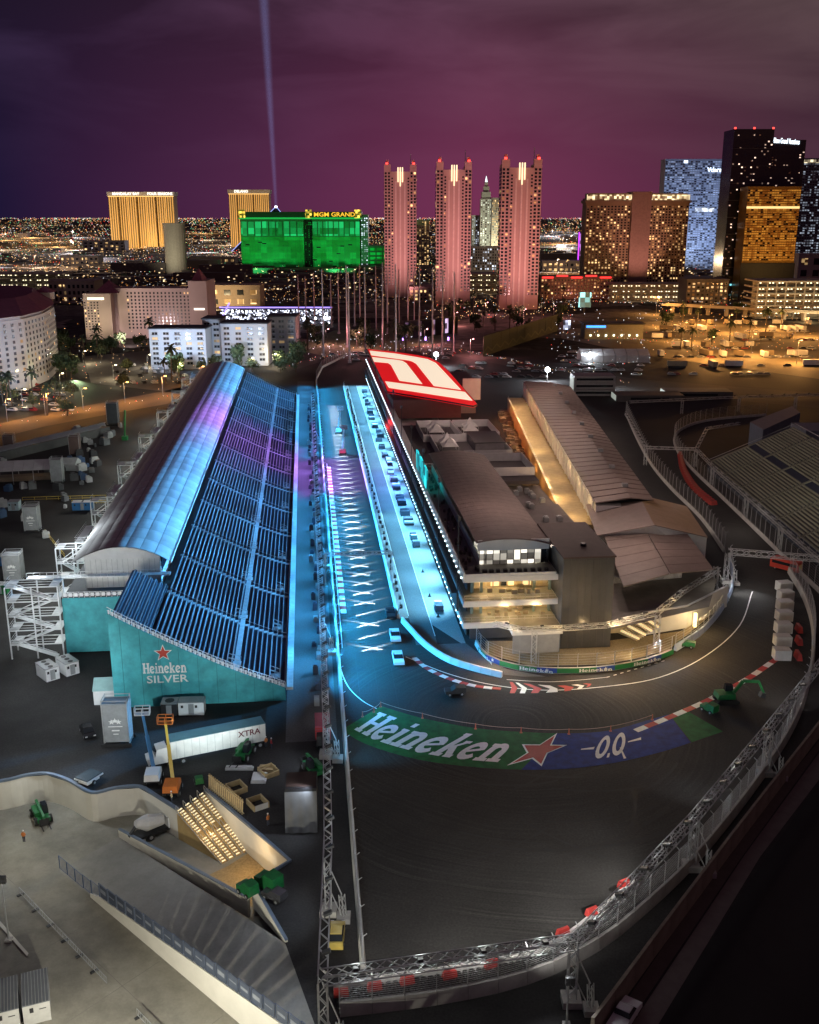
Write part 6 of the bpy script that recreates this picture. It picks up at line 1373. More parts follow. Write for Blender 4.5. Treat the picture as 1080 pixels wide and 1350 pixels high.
# --- red lit inn
x0, x1, Y, z = blk(713, 808, 394, 366, 0)
T = hotel('inn', 'brown low inn with glowing red roof line below the brown tower', x0, x1, Y, z, 26, M('inn_brown', (.22, .13, .10), .75), 22, 5, .35, WARM, dark=True)
for k in range(5): T.part('roof_light', MB().box(x0 + (x1 - x0) * k / 5 + 1, x0 + (x1 - x0) * (k + .85) / 5, Y - .9, Y - .45, z - .6 + (k % 2) * 1.6, z + .9 + (k % 2) * 1.6), EM('red_neon', (1, .03, .03), 2.2))
# --- left: white curved hotel with mauve roof
Yh = 505; mCur = M('white_stucco', (.55, .55, .56), .7, var=.08, scale=.1); mMau = M('mauve_tiles', (.22, .06, .10), .7, var=.3, scale=.5)
base = px((-70, 545), (0, 520), (40, 512), (66, 500), (79, 486), (74, 466), (40, 455), (-70, 455)); zh = zat(406, 552)
T = Thing('white_hotel', 'white curved hotel with rows of windows and mauve tiled roof', 'hotel', base[2])
T.part('wall', MB().prism([(p.x, p.y) for p in base], 0, zh), mCur)
T.part('cornice', MB().prism([(p.x * 1.006, p.y * .998) for p in base], zh + .02, zh + 1.4), mCur)
for i in range(5):
    a, b = base[i], base[i + 1]; d = (b - a); n_ = V((d.y, -d.x, 0)).normalized(); nx = max(2, int(d.length / 4.2)); dz = (zh - 4) / 11
    for ix in range(nx):
        for k in range(11):
            c = a + d * ((ix + .5) / nx); u = d.normalized(); zc_ = 3 + dz * (k + .5)
            m_ = MB().beam(c - u * .75 + n_ * .06 + Z * zc_, c + u * .75 + n_ * .06 + Z * zc_, .12, dz * .55); T.part('window', m_, WARM if crng.random() < .08 else (M('pane_blue', (.05, .06, .09), .2)))
            if k % 2 == 0: T.part('window_sill', MB().beam(c - u * .9 + n_ * .2 + Z * (zc_ - dz * .32), c + u * .9 + n_ * .2 + Z * (zc_ - dz * .32), .4, .2), mCur)
ctr = V((sum(p.x for p in base) / 8, sum(p.y for p in base) / 8, zh + 9))
rf = MB(); ins = [V((p.x, p.y, zh + 1.45)) for p in base]; top = [p.lerp(ctr, .45) + Z * 3 for p in ins]
for i in range(8): rf.quad(ins[i], ins[(i + 1) % 8], top[(i + 1) % 8], top[i])
rf.quad(*top); T.part('roof', rf, mMau)
c = base[4].lerp(base[5], .5) + V((-4, 1, 0)); tz = zh + 1.5
T.part('roof_turret', MB().box(c.x - 4, c.x + 4, c.y - 4, c.y + 4, tz, tz + 4), mCur); t2 = MB()
for q in range(4):
    k4 = [V((c.x - 5, c.y - 5, tz + 4.02)), V((c.x + 5, c.y - 5, tz + 4.02)), V((c.x + 5, c.y + 5, tz + 4.02)), V((c.x - 5, c.y + 5, tz + 4.02))]; t2.quad(k4[q], k4[(q + 1) % 4], V((c.x, c.y, tz + 7.5)))
T.part('turret_roof', t2, mMau)
# --- beige hotel
x0, x1, Y, z = blk(152, 252, 446, 380, 0); mBei = M('beige_stucco', (.40, .31, .27), .75, var=.1, scale=.05)
T = Thing('beige_hotel', 'beige slab hotel with mauve turret roofs behind the white apartments', 'hotel', V(((x0 + x1) / 2, Y, 0)))
xw = xat(116, Y, z / 2); xe = xat(276, Y, z / 2)
T.part('wall', MB().box(x0, x1, Y, Y + 22, 0, z), mBei); T.part('west_wing', MB().box(xw, x0 - .1, Y - 8, Y + 30, 0, z - 3), mBei); T.part('east_tower', MB().box(x1 + .1, xe, Y - 5, Y + 26, 0, z + 5), mBei)
for a, b, zz_ in ((xw + 6, x0 + 4, z - 3), (x1 + 2, xe - 3, z + 5)):
    r_ = MB(); k4 = [V((a, Y - 4, zz_ + .1)), V((b, Y - 4, zz_ + .1)), V((b, Y + 16, zz_ + .1)), V((a, Y + 16, zz_ + .1))]; pk = V(((a + b) / 2, Y + 6, zz_ + 8))
    for q in range(4): r_.quad(k4[q], k4[(q + 1) % 4], pk)
    T.part('turret_roof', r_, mMau)
L_, D_2 = MB(), MB(); win_grid(L_, D_2, V((x0 + 8, Y, 0)), V((x1, Y, 0)), 6, z - 2, 17, 11, .05, V((0, -1, 0)), .42, .55); win_grid(L_, D_2, V((xw, Y - 8, 0)), V((x0 - 8, Y - 8, 0)), 6, z - 8, 5, 11, .15, V((0, -1, 0)), .4, .5)
T.part('dark_windows', D_2, mWinD, kind='stuff'); T.part('lit_windows', L_, WARM, kind='stuff'); T.part('wall_lamp', MB().box(xw + 3, xw + 14, Y - 8.4, Y - 8.05, z - 7, z - 5.5), EM('wing_lamp', (1, .9, .6), 2))
T.part('sign_panel', MB().box(xe - 9, xe - 2, Y - 5.4, Y - 5.05, z - 14, z - 12.8), EM('sign_white', ()))
# --- white apartments
mApt = M('white_apartment', (.50, .52, .56), .7, var=.08, scale=.1)
for pl, pr, pb_, pt, rr, lab in ((198, 272, 487, 434, 1, 'white apartment block with grey flat roof, lowest of the cluster'), (292, 353, 482, 427, 1, 'white apartment block with dark flat roof beside the courtyard tower'), (268, 292, 480, 421, 0, 'narrow white stair tower block joining two apartment blocks'), (353, 390, 472, 418, 1, 'shaded apartment block at the end of the white cluster')):
    x0, x1, Y, z = blk(pl, pr, pb_, pt, 0); T = Thing('apartment_block', lab, 'building', V(((x0 + x1) / 2, Y, 0)))
    T.part('wall', MB().box(x0, x1, Y, Y + 18, 0, z), mApt if pl != 353 else M('shaded_apartment', (.26, .25, .27), .7)); T.part('roof', MB().box(x0 - .6, x1 + .6, Y - .6, Y + 18.6, z, z + .6), M('flat_roof_dark', (.07, .075, .09), .8))  # the end block's shade is put into a darker wall colour
    nx, nz = max(2, int((x1 - x0) / 5.2)), 7
    for i in range(nx):
        for k in range(nz):
            x = x0 + (x1 - x0) * (i + .5) / nx; zc_ = 2 + (z - 3) * (k + .5) / nz; wi = T.part('window', MB().box(x - 1.5, x + 1.5, Y - .12, Y - .01, zc_ - .7, zc_ + .7), WARM if crng.random() < .1 else mWinD)
            T.part('mullion', MB().box(x - .08, x + .08, Y - .17, Y - .125, zc_ - .7, zc_ + .7), mApt, wi)
            if i % 2 == 0: T.part('balcony', MB().box(x - 1.9, x + 1.9, Y - 1.1, Y - .2, zc_ - 1.1, zc_ - .75), mApt)
# --- golf range: lit tiers, nets and poles
x0, x1 = G(292, 432).x, G(440, 424).x; Yg = 800
T = Thing('golf_range', 'curved tiered driving range building glittering with white and purple lights', 'building', V((x0, Yg, 0)))
za, zb = zat(408, Yg), zat(432, Yg) if zat(432, Yg) > 0 else 0
xa, xb = xat(290, Yg, 5), xat(438, Yg, 5)
for k in range(4): zz_ = .2 + (za) * k / 3; T.part('tier', MB().box(xa, xb, Yg, Yg + 14, zz_, zz_ + 1.1), M('range_slab', (.2, .19, .24), .6))
T.part('roof_lamp_strip', MB().box(xa, xb, Yg - .5, Yg - .1, za + 1.2, za + 2.0), EM('violet_strip', (.35, .25, 1), 2.0))
for q, xx in enumerate((xa,)): T.part('end_frame', MB().beam((xx - 1, Yg - 1, 0), (xx + 8, Yg - 1, za + 5), 1.0), EM('violet_strip', ()))
L_ = MB()
for k in range(900):
    x = crng.uniform(xa + 1, xb - 1); zz_ = crng.uniform(.8, za); r = crng.choice((.18, .22, .3, .5)); L_.box(x - r, x + r, Yg - 1.2, Yg - .8, zz_ - r, zz_ + r)
T.part('bay_lamps', L_, EM('bay_lamp', (.8, .85, 1), 3.2, var=.6, cell=1.5), kind='stuff')
for k in range(6): x = xa + (xb - xa) * (.45 + .1 * k); T.part('bright_lamp', MB().tube((x, Yg - 1.4, za * .4), (x, Yg - 1.1, za * .4), 1.0, 10), EM('bright_lamp', (.9, .95, 1), 12))
setting('golf_field', fill(MB(), [px((385, 460), (440, 436), (545, 430), (600, 448), (520, 462), (430, 470))], .05), M('field_green', (.10, .13, .06), .9, var=.3, scale=.05))
mPole = M('net_pole', (.50, .45, .48), .5, .4)
for k, (x, pb_, pt) in enumerate(((395, 445, 362), (415, 440, 360), (427, 470, 355), (437, 432, 362), (447, 440, 356), (458, 458, 350), (461, 478, 358), (475, 440, 348), (482, 464, 352), (496, 436, 350), (505, 462, 346), (511, 440, 352), (522, 480, 348), (538, 444, 345), (553, 470, 350), (570, 470, 352), (583, 468, 355), (598, 466, 358), (526, 430, 355), (546, 426, 352), (468, 430, 356), (404, 436, 364))):
    p = G(x, pb_); h = zat(pt, p.y); o = solo('net_pole', MB().tube(p, V((p.x, p.y, h)), .55, 6, .35).box(p.x - .9, p.x + .9, p.y - .9, p.y + .9, 0, 1.2), mPole, 'tall slim pole holding the driving range net', 'pole', p, group='tall poles of the driving range net')
T = Thing('poster_wall', 'dark wall of four glowing posters at the foot of the net poles', 'billboard', G(540, 446))
for k in range(4):
    a, b = G(533 + 17.5 * k, 447 - 2 * k), G(548 + 17.5 * k, 445 - 2 * k); T.part('frame', MB().beam(a + Z * 6, b + Z * 6 + V((1.2, 0, 0)), 1.2, 12), mDark); T.part('poster', MB().beam(a + Z * 6 + V((.8, -.8, 0)), b + Z * 6 + V((-.6, -.8, 0)), .1, 10), EM('poster_glow', (.75, .55, .85), .8, var=.5, cell=4))
for k in range(3): T.part('lamp', MB().box(G(531 + 30 * k, 448).x - .5, G(531 + 30 * k, 448).x + .5, G(531, 448).y - 3, G(531, 448).y - 2, 0, 2), EM('violet_lamp', (.4, .2, 1), 8))
a, b = G(637, 470), G(735, 436)
T = Thing('site_hoarding', 'long dark green hoarding with faint zigzag print beside the street', 'hoarding', a)
for k in range(10): p, q = a.lerp(b, k / 10), a.lerp(b, (k + .98) / 10); T.part('panel', MB().beam(p + Z * 6, q + Z * 6, .5, 12), M('hoarding_green', (.03, .035, .025), .8)); T.part('zigzag', MB().beam(p + V((0, -.6, 2)), p.lerp(q, .5) + V((0, -.6, 5)), .1, 1.0).beam(p.lerp(q, .5) + V((0, -.6, 5)), q + V((0, -.6, 2)), .1, 1.0), M('hoarding_print', (.07, .075, .04), .8))
# --- petrol station, white tents, overpass, flood lamps
x0, x1, Y, z = blk(771, 848, 447, 428, 0); T = Thing('petrol_station', 'low building with wall lamps and blue sign strip', 'building', V((x0, Y, 0)))
T.part('wall', MB().box(x0, x1, Y, Y + 16, 0, z), M('station_wall', (.25, .24, .18), .7)); T.part('roof', MB().box(x0 - 1, x1 + 1, Y - 1, Y + 17, z, z + .8), mDark); T.part('blue_sign', MB().box(x0 + 1, x0 + 14, Y - .4, Y - .1, z - 2, z - .6), EM('blue_strip', (.05, .3, 1), 2.5))
for k in range(7): T.part('wall_lamp', MB().box(x0 + 4 + (x1 - x0 - 8) * k / 6 - .5, x0 + 4 + (x1 - x0 - 8) * k / 6 + .5, Y - .5, Y - .1, 2.0, 3.0), EM('wall_lamp', (1, .95, .6), 5))
T = Thing('price_sign', 'small lit pylon sign beside the petrol station', 'sign', G(747, 440)); p = G(747, 440); T.part('post', MB().box(p.x - .4, p.x + .4, p.y - .3, p.y + .3, 0, 7), mDark); T.part('lit_panel', MB().box(p.x - 2.5, p.x + 2.5, p.y - .6, p.y - .3, 3, 9.5), EM('price_light', (.7, .75, 1), 1.6, var=.6, cell=2))
oa, ob = G(875, 412), G(1100, 425)
T = Thing('overpass', 'long concrete overpass lit orange on slim piers', 'bridge', oa); mOv = M('overpass_concrete', (.42, .36, .28), .8)
T.part('deck', MB().beam(oa + Z * 7, ob + Z * 7, 11, 1.4), mOv); T.part('parapet', MB().beam(oa + V((0, -5.2, 8.1)), ob + V((0, -5.2, 8.1)), .4, .9), mOv)
for k in range(9): p = oa.lerp(ob, (k + .5) / 9); T.part('pier', MB().box(p.x - 1, p.x + 1, p.y - 2.5, p.y + 2.5, 0, 6.4), mOv)
for k, (x, y, n_) in enumerate(((812, 478, 6), (782, 522, 5), (920, 525, 4), (855, 530, 5))):
    p = G(x, y); T = Thing(('white_tent', 'office_stack', 'hall', 'site_building')[k], ('white multi-bay tent among parked vehicles and flood lamps', 'stacked grey site offices with lit end at the paddock hall corner', 'long dark hall behind the far bend truss', 'low site building with lit end wall near the far bend')[k], ('tent', 'building', 'building', 'building')[k], p)
    if k == 0:
        for j in range(n_): T.part('bay', extr(MB(), [(p.y, 0), (p.y + 14, 0), (p.y + 14, 4), (p.y + 7, 7), (p.y, 4)], p.x - 20 + 6.6 * j, p.x - 20 + 6.6 * j + 6.3), mRoofW)
    else:
        for j in range(3 if k == 1 else 1): T.part('storey', MB().box(p.x - 9 * (1 + .6 * (k > 1)), p.x + 10 * (1 + .6 * (k > 1)), p.y, p.y + 12, j * 3.1, j * 3.1 + 2.9), mGrey if k == 1 else M('hall_dark', (.08, .08, .085), .7)); T.part('window_band', MB().box(p.x - 8, p.x + 9, p.y - .1, p.y - .01, j * 3.1 + 1, j * 3.1 + 2), mGlassV)
        T.part('lit_end', MB().box(p.x - 9 * (1 + .6 * (k > 1)) - .3, p.x - 9 * (1 + .6 * (k > 1)) - .02, p.y + 1, p.y + 11, .5, 8 if k == 1 else 2.8), EM('pale_end', (.8, .9, .8), .35))
for k, (x, y, z_) in enumerate(((575, 467, 7), (722, 487, 6), (788, 495, 7), (778, 466, 5))):
    p = G(x, y, z_); T = Thing('flood_tower', ('bright flood lamp beside the logo roof', 'bright flood lamp on the street behind the paddock hall', 'bright flood lamp at the paddock hall corner', 'smaller flood lamp near the white tents')[k], 'lamp post', V((p.x, p.y, 0)))
    T.part('mast', MB().tube((p.x, p.y, 0), (p.x, p.y, z_ - .5), .15, 6), mSteel); T.part('lamp_bulb', MB().tube((p.x, p.y - .6, z_), (p.x, p.y - .3, z_), 1.25 if k < 3 else .7, 12), EM('flood_bulb', (.85, .92, 1), 22)); lamp((p.x, p.y - 1.5, z_), (26000, 22000, 26000, 9000)[k], (.85, .92, 1), .8)
# --- streets
cgm = bpy.data.materials.new('city_ground'); cgm.use_nodes = True; t = cgm.node_tree; b = t.nodes['Principled BSDF']; b.inputs['Roughness'].default_value = .9; b.inputs['Specular IOR Level'].default_value = .1
g = nd(t, 'ShaderNodeNewGeometry'); vo = nd(t, 'ShaderNodeTexVoronoi', feature='F1', distance='CHEBYCHEV'); vo.inputs['Scale'].default_value = .022; t.links.new(g.outputs['Position'], vo.inputs['Vector'])
bw = nd(t, 'ShaderNodeRGBToBW'); t.links.new(vo.outputs['Color'], bw.inputs[0]); r = ramp(t, [(.15, (.035, .033, .033)), (.5, (.10, .09, .08)), (.85, (.24, .21, .18))]); t.links.new(bw.outputs[0], r.inputs[0])
n1 = nd(t, 'ShaderNodeTexNoise'); n1.inputs['Scale'].default_value = .15; n1.inputs['Detail'].default_value = 6; t.links.new(g.outputs['Position'], n1.inputs['Vector']); r2 = ramp(t, [(.3, (.5,) * 3), (.7, (1.4,) * 3)]); t.links.new(n1.outputs[0], r2.inputs[0])
m2 = nd(t, 'ShaderNodeMixRGB', blend_type='MULTIPLY'); m2.inputs[0].default_value = 1; t.links.new(r.outputs[0], m2.inputs[1]); t.links.new(r2.outputs[0], m2.inputs[2]); t.links.new(m2.outputs[0], b.inputs['Base Color'])
setting('city_ground', MB().quad((-9000, 640, .012), (9000, 640, .012), (9000, 14000, .012), (-9000, 14000, .012)), cgm)
setting('hotel_street', fill(MB(), [px((-60, 592), (60, 562), (150, 545), (235, 530), (300, 505), (300, 495), (220, 515), (140, 530), (60, 545), (-60, 572))], .03), asphalt('street_brown', (.13, .11, .09), .2))
setting('cross_street', fill(MB(), [px((380, 490), (420, 478), (560, 462), (700, 488), (830, 515), (1100, 540), (1100, 520), (840, 500), (700, 478), (590, 458), (420, 470), (375, 482))], .03), asphalt('street_dark_grey', (.07, .065, .06), .2))
setting('amber_lot', fill(MB(), [px((860, 470), (1120, 505), (1120, 425), (900, 420), (740, 436), (740, 446))], .03), asphalt('lot_tan', (.20, .17, .12), .25))
setting('hotel_forecourt', fill(MB(), [px((120, 505), (250, 520), (300, 500), (300, 460), (200, 462), (110, 470))], .03), asphalt('forecourt_grey', (.16, .15, .14), .2))
# ================================================================== TREES, PARKED CARS, CITY LIGHTS
lrng = random.Random(21)
mTrunk = M('bark', (.09, .065, .045), .9); mLeafA = M('leaf_dark', (.045, .075, .03), .7, var=.4, scale=.8); mLeafB = M('leaf_olive', (.07, .085, .035), .7, var=.4, scale=.8); mPalm = M('palm_frond', (.05, .07, .035), .7, var=.3)
def crown_mesh(r, h, n_, seed):
    q = random.Random(seed); m_ = MB(); lobes = [(V((q.uniform(-.6, .6) * r, q.uniform(-.6, .6) * r, q.uniform(.25, .85) * h)), q.uniform(.35, .6) * r) for _ in range(9)]
    for k in range(n_):
        c, lr_ = q.choice(lobes); d = V((q.gauss(0, 1), q.gauss(0, 1), q.gauss(0, .8))).normalized() * lr_ * q.uniform(.7, 1.05); p = c + d
        u = V((q.gauss(0, 1), q.gauss(0, 1), q.gauss(0, 1))).normalized(); w_ = u.cross(d).normalized() if u.cross(d).length > .01 else V((1, 0, 0)); s_ = q.uniform(.16, .34) * r * .55
        m_.quad(p - u * s_, p + w_ * s_ * .7, p + u * s_, p - w_ * s_ * .7)
    return m_
def tree_proto(name, label, cat, r, h, trunk_h, mt, seed):
    T = Thing(name, label, cat, (0, 0, -200), world=False)
    tk = MB().tube((0, 0, 0), (.1, 0, trunk_h), .28, 7, .16)
    for a in range(4): tk.tube((.1, 0, trunk_h * .85), (r * .45 * math.cos(a * 1.7), r * .45 * math.sin(a * 1.7), trunk_h + h * .45), .13, 5, .04)
    T.part('trunk', tk, mTrunk); cr = crown_mesh(r, h, 420, seed); cr.v = [(x, y, z + trunk_h * .8) for x, y, z in cr.v]; T.part('crown', cr, mt); return T
def palm_proto():
    T = Thing('palm_tree', 'slim palm tree along the street', 'palm', (0, 0, -200), world=False)
    T.part('trunk', MB().tube((0, 0, 0), (.2, .1, 5), .26, 7, .2).tube((.2, .1, 5), (.25, .3, 9), .2, 7, .15), mTrunk); f_ = MB()
    for k in range(22):
        a = k * 2.399; el = .9 - 1.6 * (k / 22); prev = V((.25, .3, 9)); d = V((math.cos(a) * math.cos(el), math.sin(a) * math.cos(el), math.sin(el))); sd = V((-math.sin(a), math.cos(a), 0))
        for j in range(4):
            nx_ = prev + d * .75; wd = (.34, .42, .34, .05)[j]; w0 = (.12, .34, .42, .34)[j]; f_.quad(prev - sd * w0, nx_ - sd * wd, nx_ + sd * wd, prev + sd * w0); d = (d - Z * .26).normalized(); prev = nx_
    T.part('crown', f_, mPalm); return T
protos = [tree_proto('street_tree', 'dark bushy tree', 'tree', 3.4, 5.5, 2.6, mLeafA, 3), tree_proto('street_tree', 'olive tree', 'tree', 2.8, 4.2, 2.0, mLeafB, 8), palm_proto()]
used = [False] * 3
def plant(kind, p, s_, label, group):
    if not used[kind]: o = protos[kind].o; used[kind] = True; o.location = p; o.rotation_euler = (0, 0, lrng.uniform(0, 6)); o['label'] = label; o['group'] = group
    else: o = copy_tree(protos[kind].o, p, lrng.uniform(0, 6), label, group)
    o.scale = (s_, s_, s_ * lrng.uniform(.85, 1.2))
zones = [((75, 120), (440, 500), 14, (0, 0, 1, 2), 'by the white curved hotel'), ((120, 290), (455, 515), 34, (0, 1, 1, 2), 'in the hotel forecourt'), ((0, 110), (525, 550), 12, (2, 1), 'beside the hotel street'), ((290, 400), (468, 492), 14, (0, 1), 'behind the apartments and grandstand end'), ((400, 560), (440, 474), 22, (2, 2, 0), 'below the driving range poles'), ((560, 760), (398, 440), 30, (0, 2, 1), 'at the foot of the pink towers'), ((860, 1060), (410, 470), 16, (1, 0, 2), 'around the amber lot')]
for (xa, xb), (ya, yb), n_, kinds, wh in zones:
    for k in range(n_):
        kd = lrng.choice(kinds); x, y = lrng.uniform(xa, xb), lrng.uniform(ya, yb)
        if y > 500 and 240 < x < 300: continue
        plant(kd, G(x, y), lrng.uniform(.85, 1.5) * (1.25 if kd == 2 else 1), ('dark bushy tree ', 'low olive coloured tree ', 'slim palm tree ')[kd] + wh, ('dark trees ', 'olive trees ', 'palms ')[kd] + wh)
cmats = [M('car_white', (.5, .5, .5), .3), M('car_silver', (.25, .26, .27), .3, .4), M('car_black', (.02, .02, .02), .3), M('car_red', (.25, .03, .03), .3)]
cb = extr(MB(), [(-2.2, .3), (2.2, .3), (2.25, .75), (1.4, .95), (.7, 1.45), (-1.2, 1.5), (-1.9, 1.0), (-2.25, .8)], -.9, .9, .12).mesh('parked_car')
cgl = extr(MB(), [(-1.5, 1.0), (1.2, .98), (.6, 1.38), (-1.1, 1.42)], -.91, .91, .12).mesh('window_band')
def far_car(p, rz, label, group, k):
    o = bpy.data.objects.new('parked_car', cb); col.objects.link(o)
    if not cb.materials: cb.materials.append(cmats[0])
    o.material_slots[0].link = 'OBJECT'; o.material_slots[0].material = cmats[k]; o.location = p; o.rotation_euler = (0, 0, rz); tag(o, label, 'car', group)
    g_ = lk('window_band', cgl, mGlassV, o)
CN = ('white car ', 'silver car ', 'black car ', 'red car ')
lots = [((0, 95), (505, 545), 34, 1.2, 'in the lot before the white curved hotel'), ((150, 250), (480, 508), 36, .5, 'in the hotel forecourt lot'), ((600, 720), (478, 500), 30, 1.1, 'on the street behind the paddock'), ((740, 850), (462, 498), 44, 1.3, 'among the white tents and flood lamps'), ((880, 1075), (432, 500), 64, 1.4, 'in the amber lit lot'), ((420, 600), (466, 476), 22, 1.5, 'queueing on the far cross street')]
for (xa, xb), (ya, yb), n_, rz, wh in lots:
    for k in range(n_):
        ci = lrng.choice((0, 0, 1, 1, 2, 3)); far_car(G(lrng.uniform(xa, xb), ya + (yb - ya) * (lrng.randrange(6) + .5) / 6), rz + lrng.choice((0, math.pi)), CN[ci] + 'parked ' + wh if 'queue' not in wh else CN[ci] + wh, CN[ci].strip() + 's ' + wh, ci)
# small lights of the city, far too many to count
def sparks(name, mat, pts, label):
    m_ = MB()
    for p, r in pts: m_.hexa([(p.x - r, p.y, p.z - r), (p.x + r, p.y, p.z - r), (p.x + r * .6, p.y + r, p.z - r * .6), (p.x - r * .6, p.y + r, p.z - r * .6), (p.x - r, p.y, p.z + r), (p.x + r, p.y, p.z + r), (p.x + r * .6, p.y + r, p.z + r * .6), (p.x - r * .6, p.y + r, p.z + r * .6)])
    tag(lk(name, m_.mesh(name), mat), label, 'lights', kind='stuff')
buckets = {k: [] for k in range(5)}
def clus(x, y): return .5 + .5 * math.sin(x * .031 + 1.3) * math.sin(x * .0137 + y * .21) 
for k in range(34000):
    y = 287.6 + 118 * lrng.random() ** 1.7; x = lrng.uniform(-20, 1100)
    if lrng.random() > .25 + .75 * clus(x, y): continue
    if y > 345 and lrng.random() < .35: continue
    p = G(x, y, 0); p.z = min(H - 2, lrng.uniform(1, 9)); r = p.y / 1350 * lrng.choice((.11, .14, .18, .26)); buckets[lrng.choice((0, 0, 0, 0, 1, 1, 2, 2, 3, 4) if p.y > 1400 else (0, 0, 1, 2, 2))].append((p, r))
for k in range(14):                                    # lit avenues
    y0 = lrng.uniform(288, 330); x0 = lrng.uniform(-50, 800); sl = lrng.uniform(-.02, .02)
    for j in range(60): p = G(x0 + j * 4, max(287, y0 + sl * j * 4), 0); p.z = 6; buckets[(0, 2)[k % 2]].append((p, p.y / 1350 * .2))
for (xa, xb), (ya, yb), n_, b in (((560, 760), (392, 425), 260, 0), ((860, 1080), (385, 470), 330, 2), ((80, 300), (440, 520), 170, 0), ((0, 110), (515, 545), 60, 0), ((400, 620), (455, 474), 120, 1), ((720, 860), (400, 500), 150, 1), ((0, 330), (330, 372), 380, 0), ((860, 1000), (330, 400), 120, 1)):
    for k in range(n_):
        p = G(lrng.uniform(xa, xb), lrng.uniform(ya, yb)); p.z = lrng.choice((.8, 1.5, 4, 7)); buckets[b if lrng.random() < .7 else lrng.randrange(4)].append((p, p.y / 1350 * lrng.choice((.18, .25, .35))))
for path, n_, off in ((px((380, 484), (420, 473), (560, 458), (620, 466)), 70, 1), (px((600, 462), (700, 482), (830, 508)), 60, 1), (px((880, 408), (980, 414), (1090, 422)), 50, 8.2), (px((0, 352), (120, 345), (310, 335)), 80, 1), (px((560, 412), (640, 404), (760, 398), (900, 402)), 80, 1), (px((740, 440), (900, 455), (1090, 480)), 50, 1), (px((0, 566), (120, 542), (235, 522)), 26, 1)):
    for p in resample(path, 1.0)[::1]:
        if lrng.random() > n_ / max(1, len(resample(path, 1.0))): continue
        q = p + V((lrng.uniform(-3, 3), lrng.uniform(-3, 3), off)); buckets[lrng.choice((1, 1, 3, 0))].append((q, q.y / 1350 * .22))
for k, (nm, c, s_) in enumerate((('warm', (1, .62, .28), 2.7), ('white', (.85, .92, 1), 2.7), ('amber', (1, .42, .10), 2.7), ('red', (1, .06, .04), 3.5), ('green', (.2, 1, .5), 2.5))): sparks('city_lights', EM('city_' + nm, c, s_), buckets[k], nm + ' pinpoint lights scattered over the distant city')
lowb = MB(); cwin = MB()
for k in range(650):
    y = 290 + 95 * lrng.random() ** 1.6; x = lrng.uniform(-60, 1140); p = G(x, y)
    if p.y < 1150: continue
    w_ = lrng.uniform(12, 45); d = lrng.uniform(12, 40); h = lrng.uniform(3, 8) + (lrng.random() < .06) * 10; lowb.box(p.x - w_, p.x + w_, p.y, p.y + d, 0, h)
    for j in range(int(w_ / 3)):
        if lrng.random() < .5: cx = p.x + lrng.uniform(-w_, w_ - 2); cz_ = lrng.uniform(1.5, h - 1); cwin.box(cx, cx + 2.2, p.y - .2, p.y - .05, cz_, cz_ + 1.2)
tag(lk('distant_blocks', lowb.mesh('distant_blocks'), M('distant_block', (.14, .12, .12), .8, var=.4, scale=.01)), 'low roofs of the distant city spreading to the horizon', 'rooftops', kind='stuff')
tag(lk('distant_windows', cwin.mesh('distant_windows'), EM('distant_window', (1, .72, .4), 1.6, var=.4, cell=3)), 'lit windows on the low roofs of the distant city', 'windows', kind='stuff')
# a few nearer low buildings that can be told apart
for pl, pr, pb_, pt, nx, nz, pp, c, lab in ((65, 125, 400, 372, 10, 3, .2, (.28, .22, .2), 'long dark low block left of the beige hotel'), (240, 343, 405, 378, 6, 2, .5, (.4, .3, .22), 'tan casino hall with lit arches behind the beige hotel'), (110, 165, 335, 318, 8, 4, .4, (.2, .18, .2), 'dim mid-rise block before the gold hotel'), (80, 130, 350, 338, 8, 2, .6, (.2, .18, .18), 'low lit hall near the round tower'), (250, 310, 352, 340, 8, 2, .4, (.2, .17, .17), 'low hall between the round tower and the green hotel'), (540, 600, 398, 380, 10, 3, .5, (.25, .16, .16), 'low pink lit podium between two pink towers'), (905, 960, 402, 370, 9, 6, .5, (.2, .18, .16), 'busy lit podium before the black tower'), (715, 772, 360, 345, 8, 2, .5, (.2, .17, .18), 'low lit shed behind the red roofed inn')):
    x0, x1, Y, z = blk(pl, pr, pb_, pt, 0); hotel('low_building', lab, x0, x1, Y, z, 30, M('low_wall_' + str(pl), c, .8), nx, nz, pp, WARM, z0=1)
p = G(152, 325); T = Thing('billboard', 'bright white vertical billboard before the gold hotel', 'billboard', p); zt_ = zat(302, p.y); T.part('mast', MB().box(p.x - 1.5, p.x + 1.5, p.y, p.y + 2, 0, zt_ - 20), mDark); T.part('screen', MB().box(p.x - 8, p.x + 8, p.y - 1, p.y - .1, zt_ - 30, zt_), EM('screen_white', (.7, .85, 1), 2.2))
p = G(770, 418); T = Thing('billboard', 'small lit billboard on the street beyond the petrol station', 'billboard', p); T.part('mast', MB().box(p.x - .6, p.x + .6, p.y, p.y + 1, 0, 8), mDark); T.part('screen', MB().box(p.x - 5, p.x + 5, p.y - 1, p.y - .1, 8, 20), EM('screen_teal', (.3, .8, .8), 1.2, var=.5, cell=4))
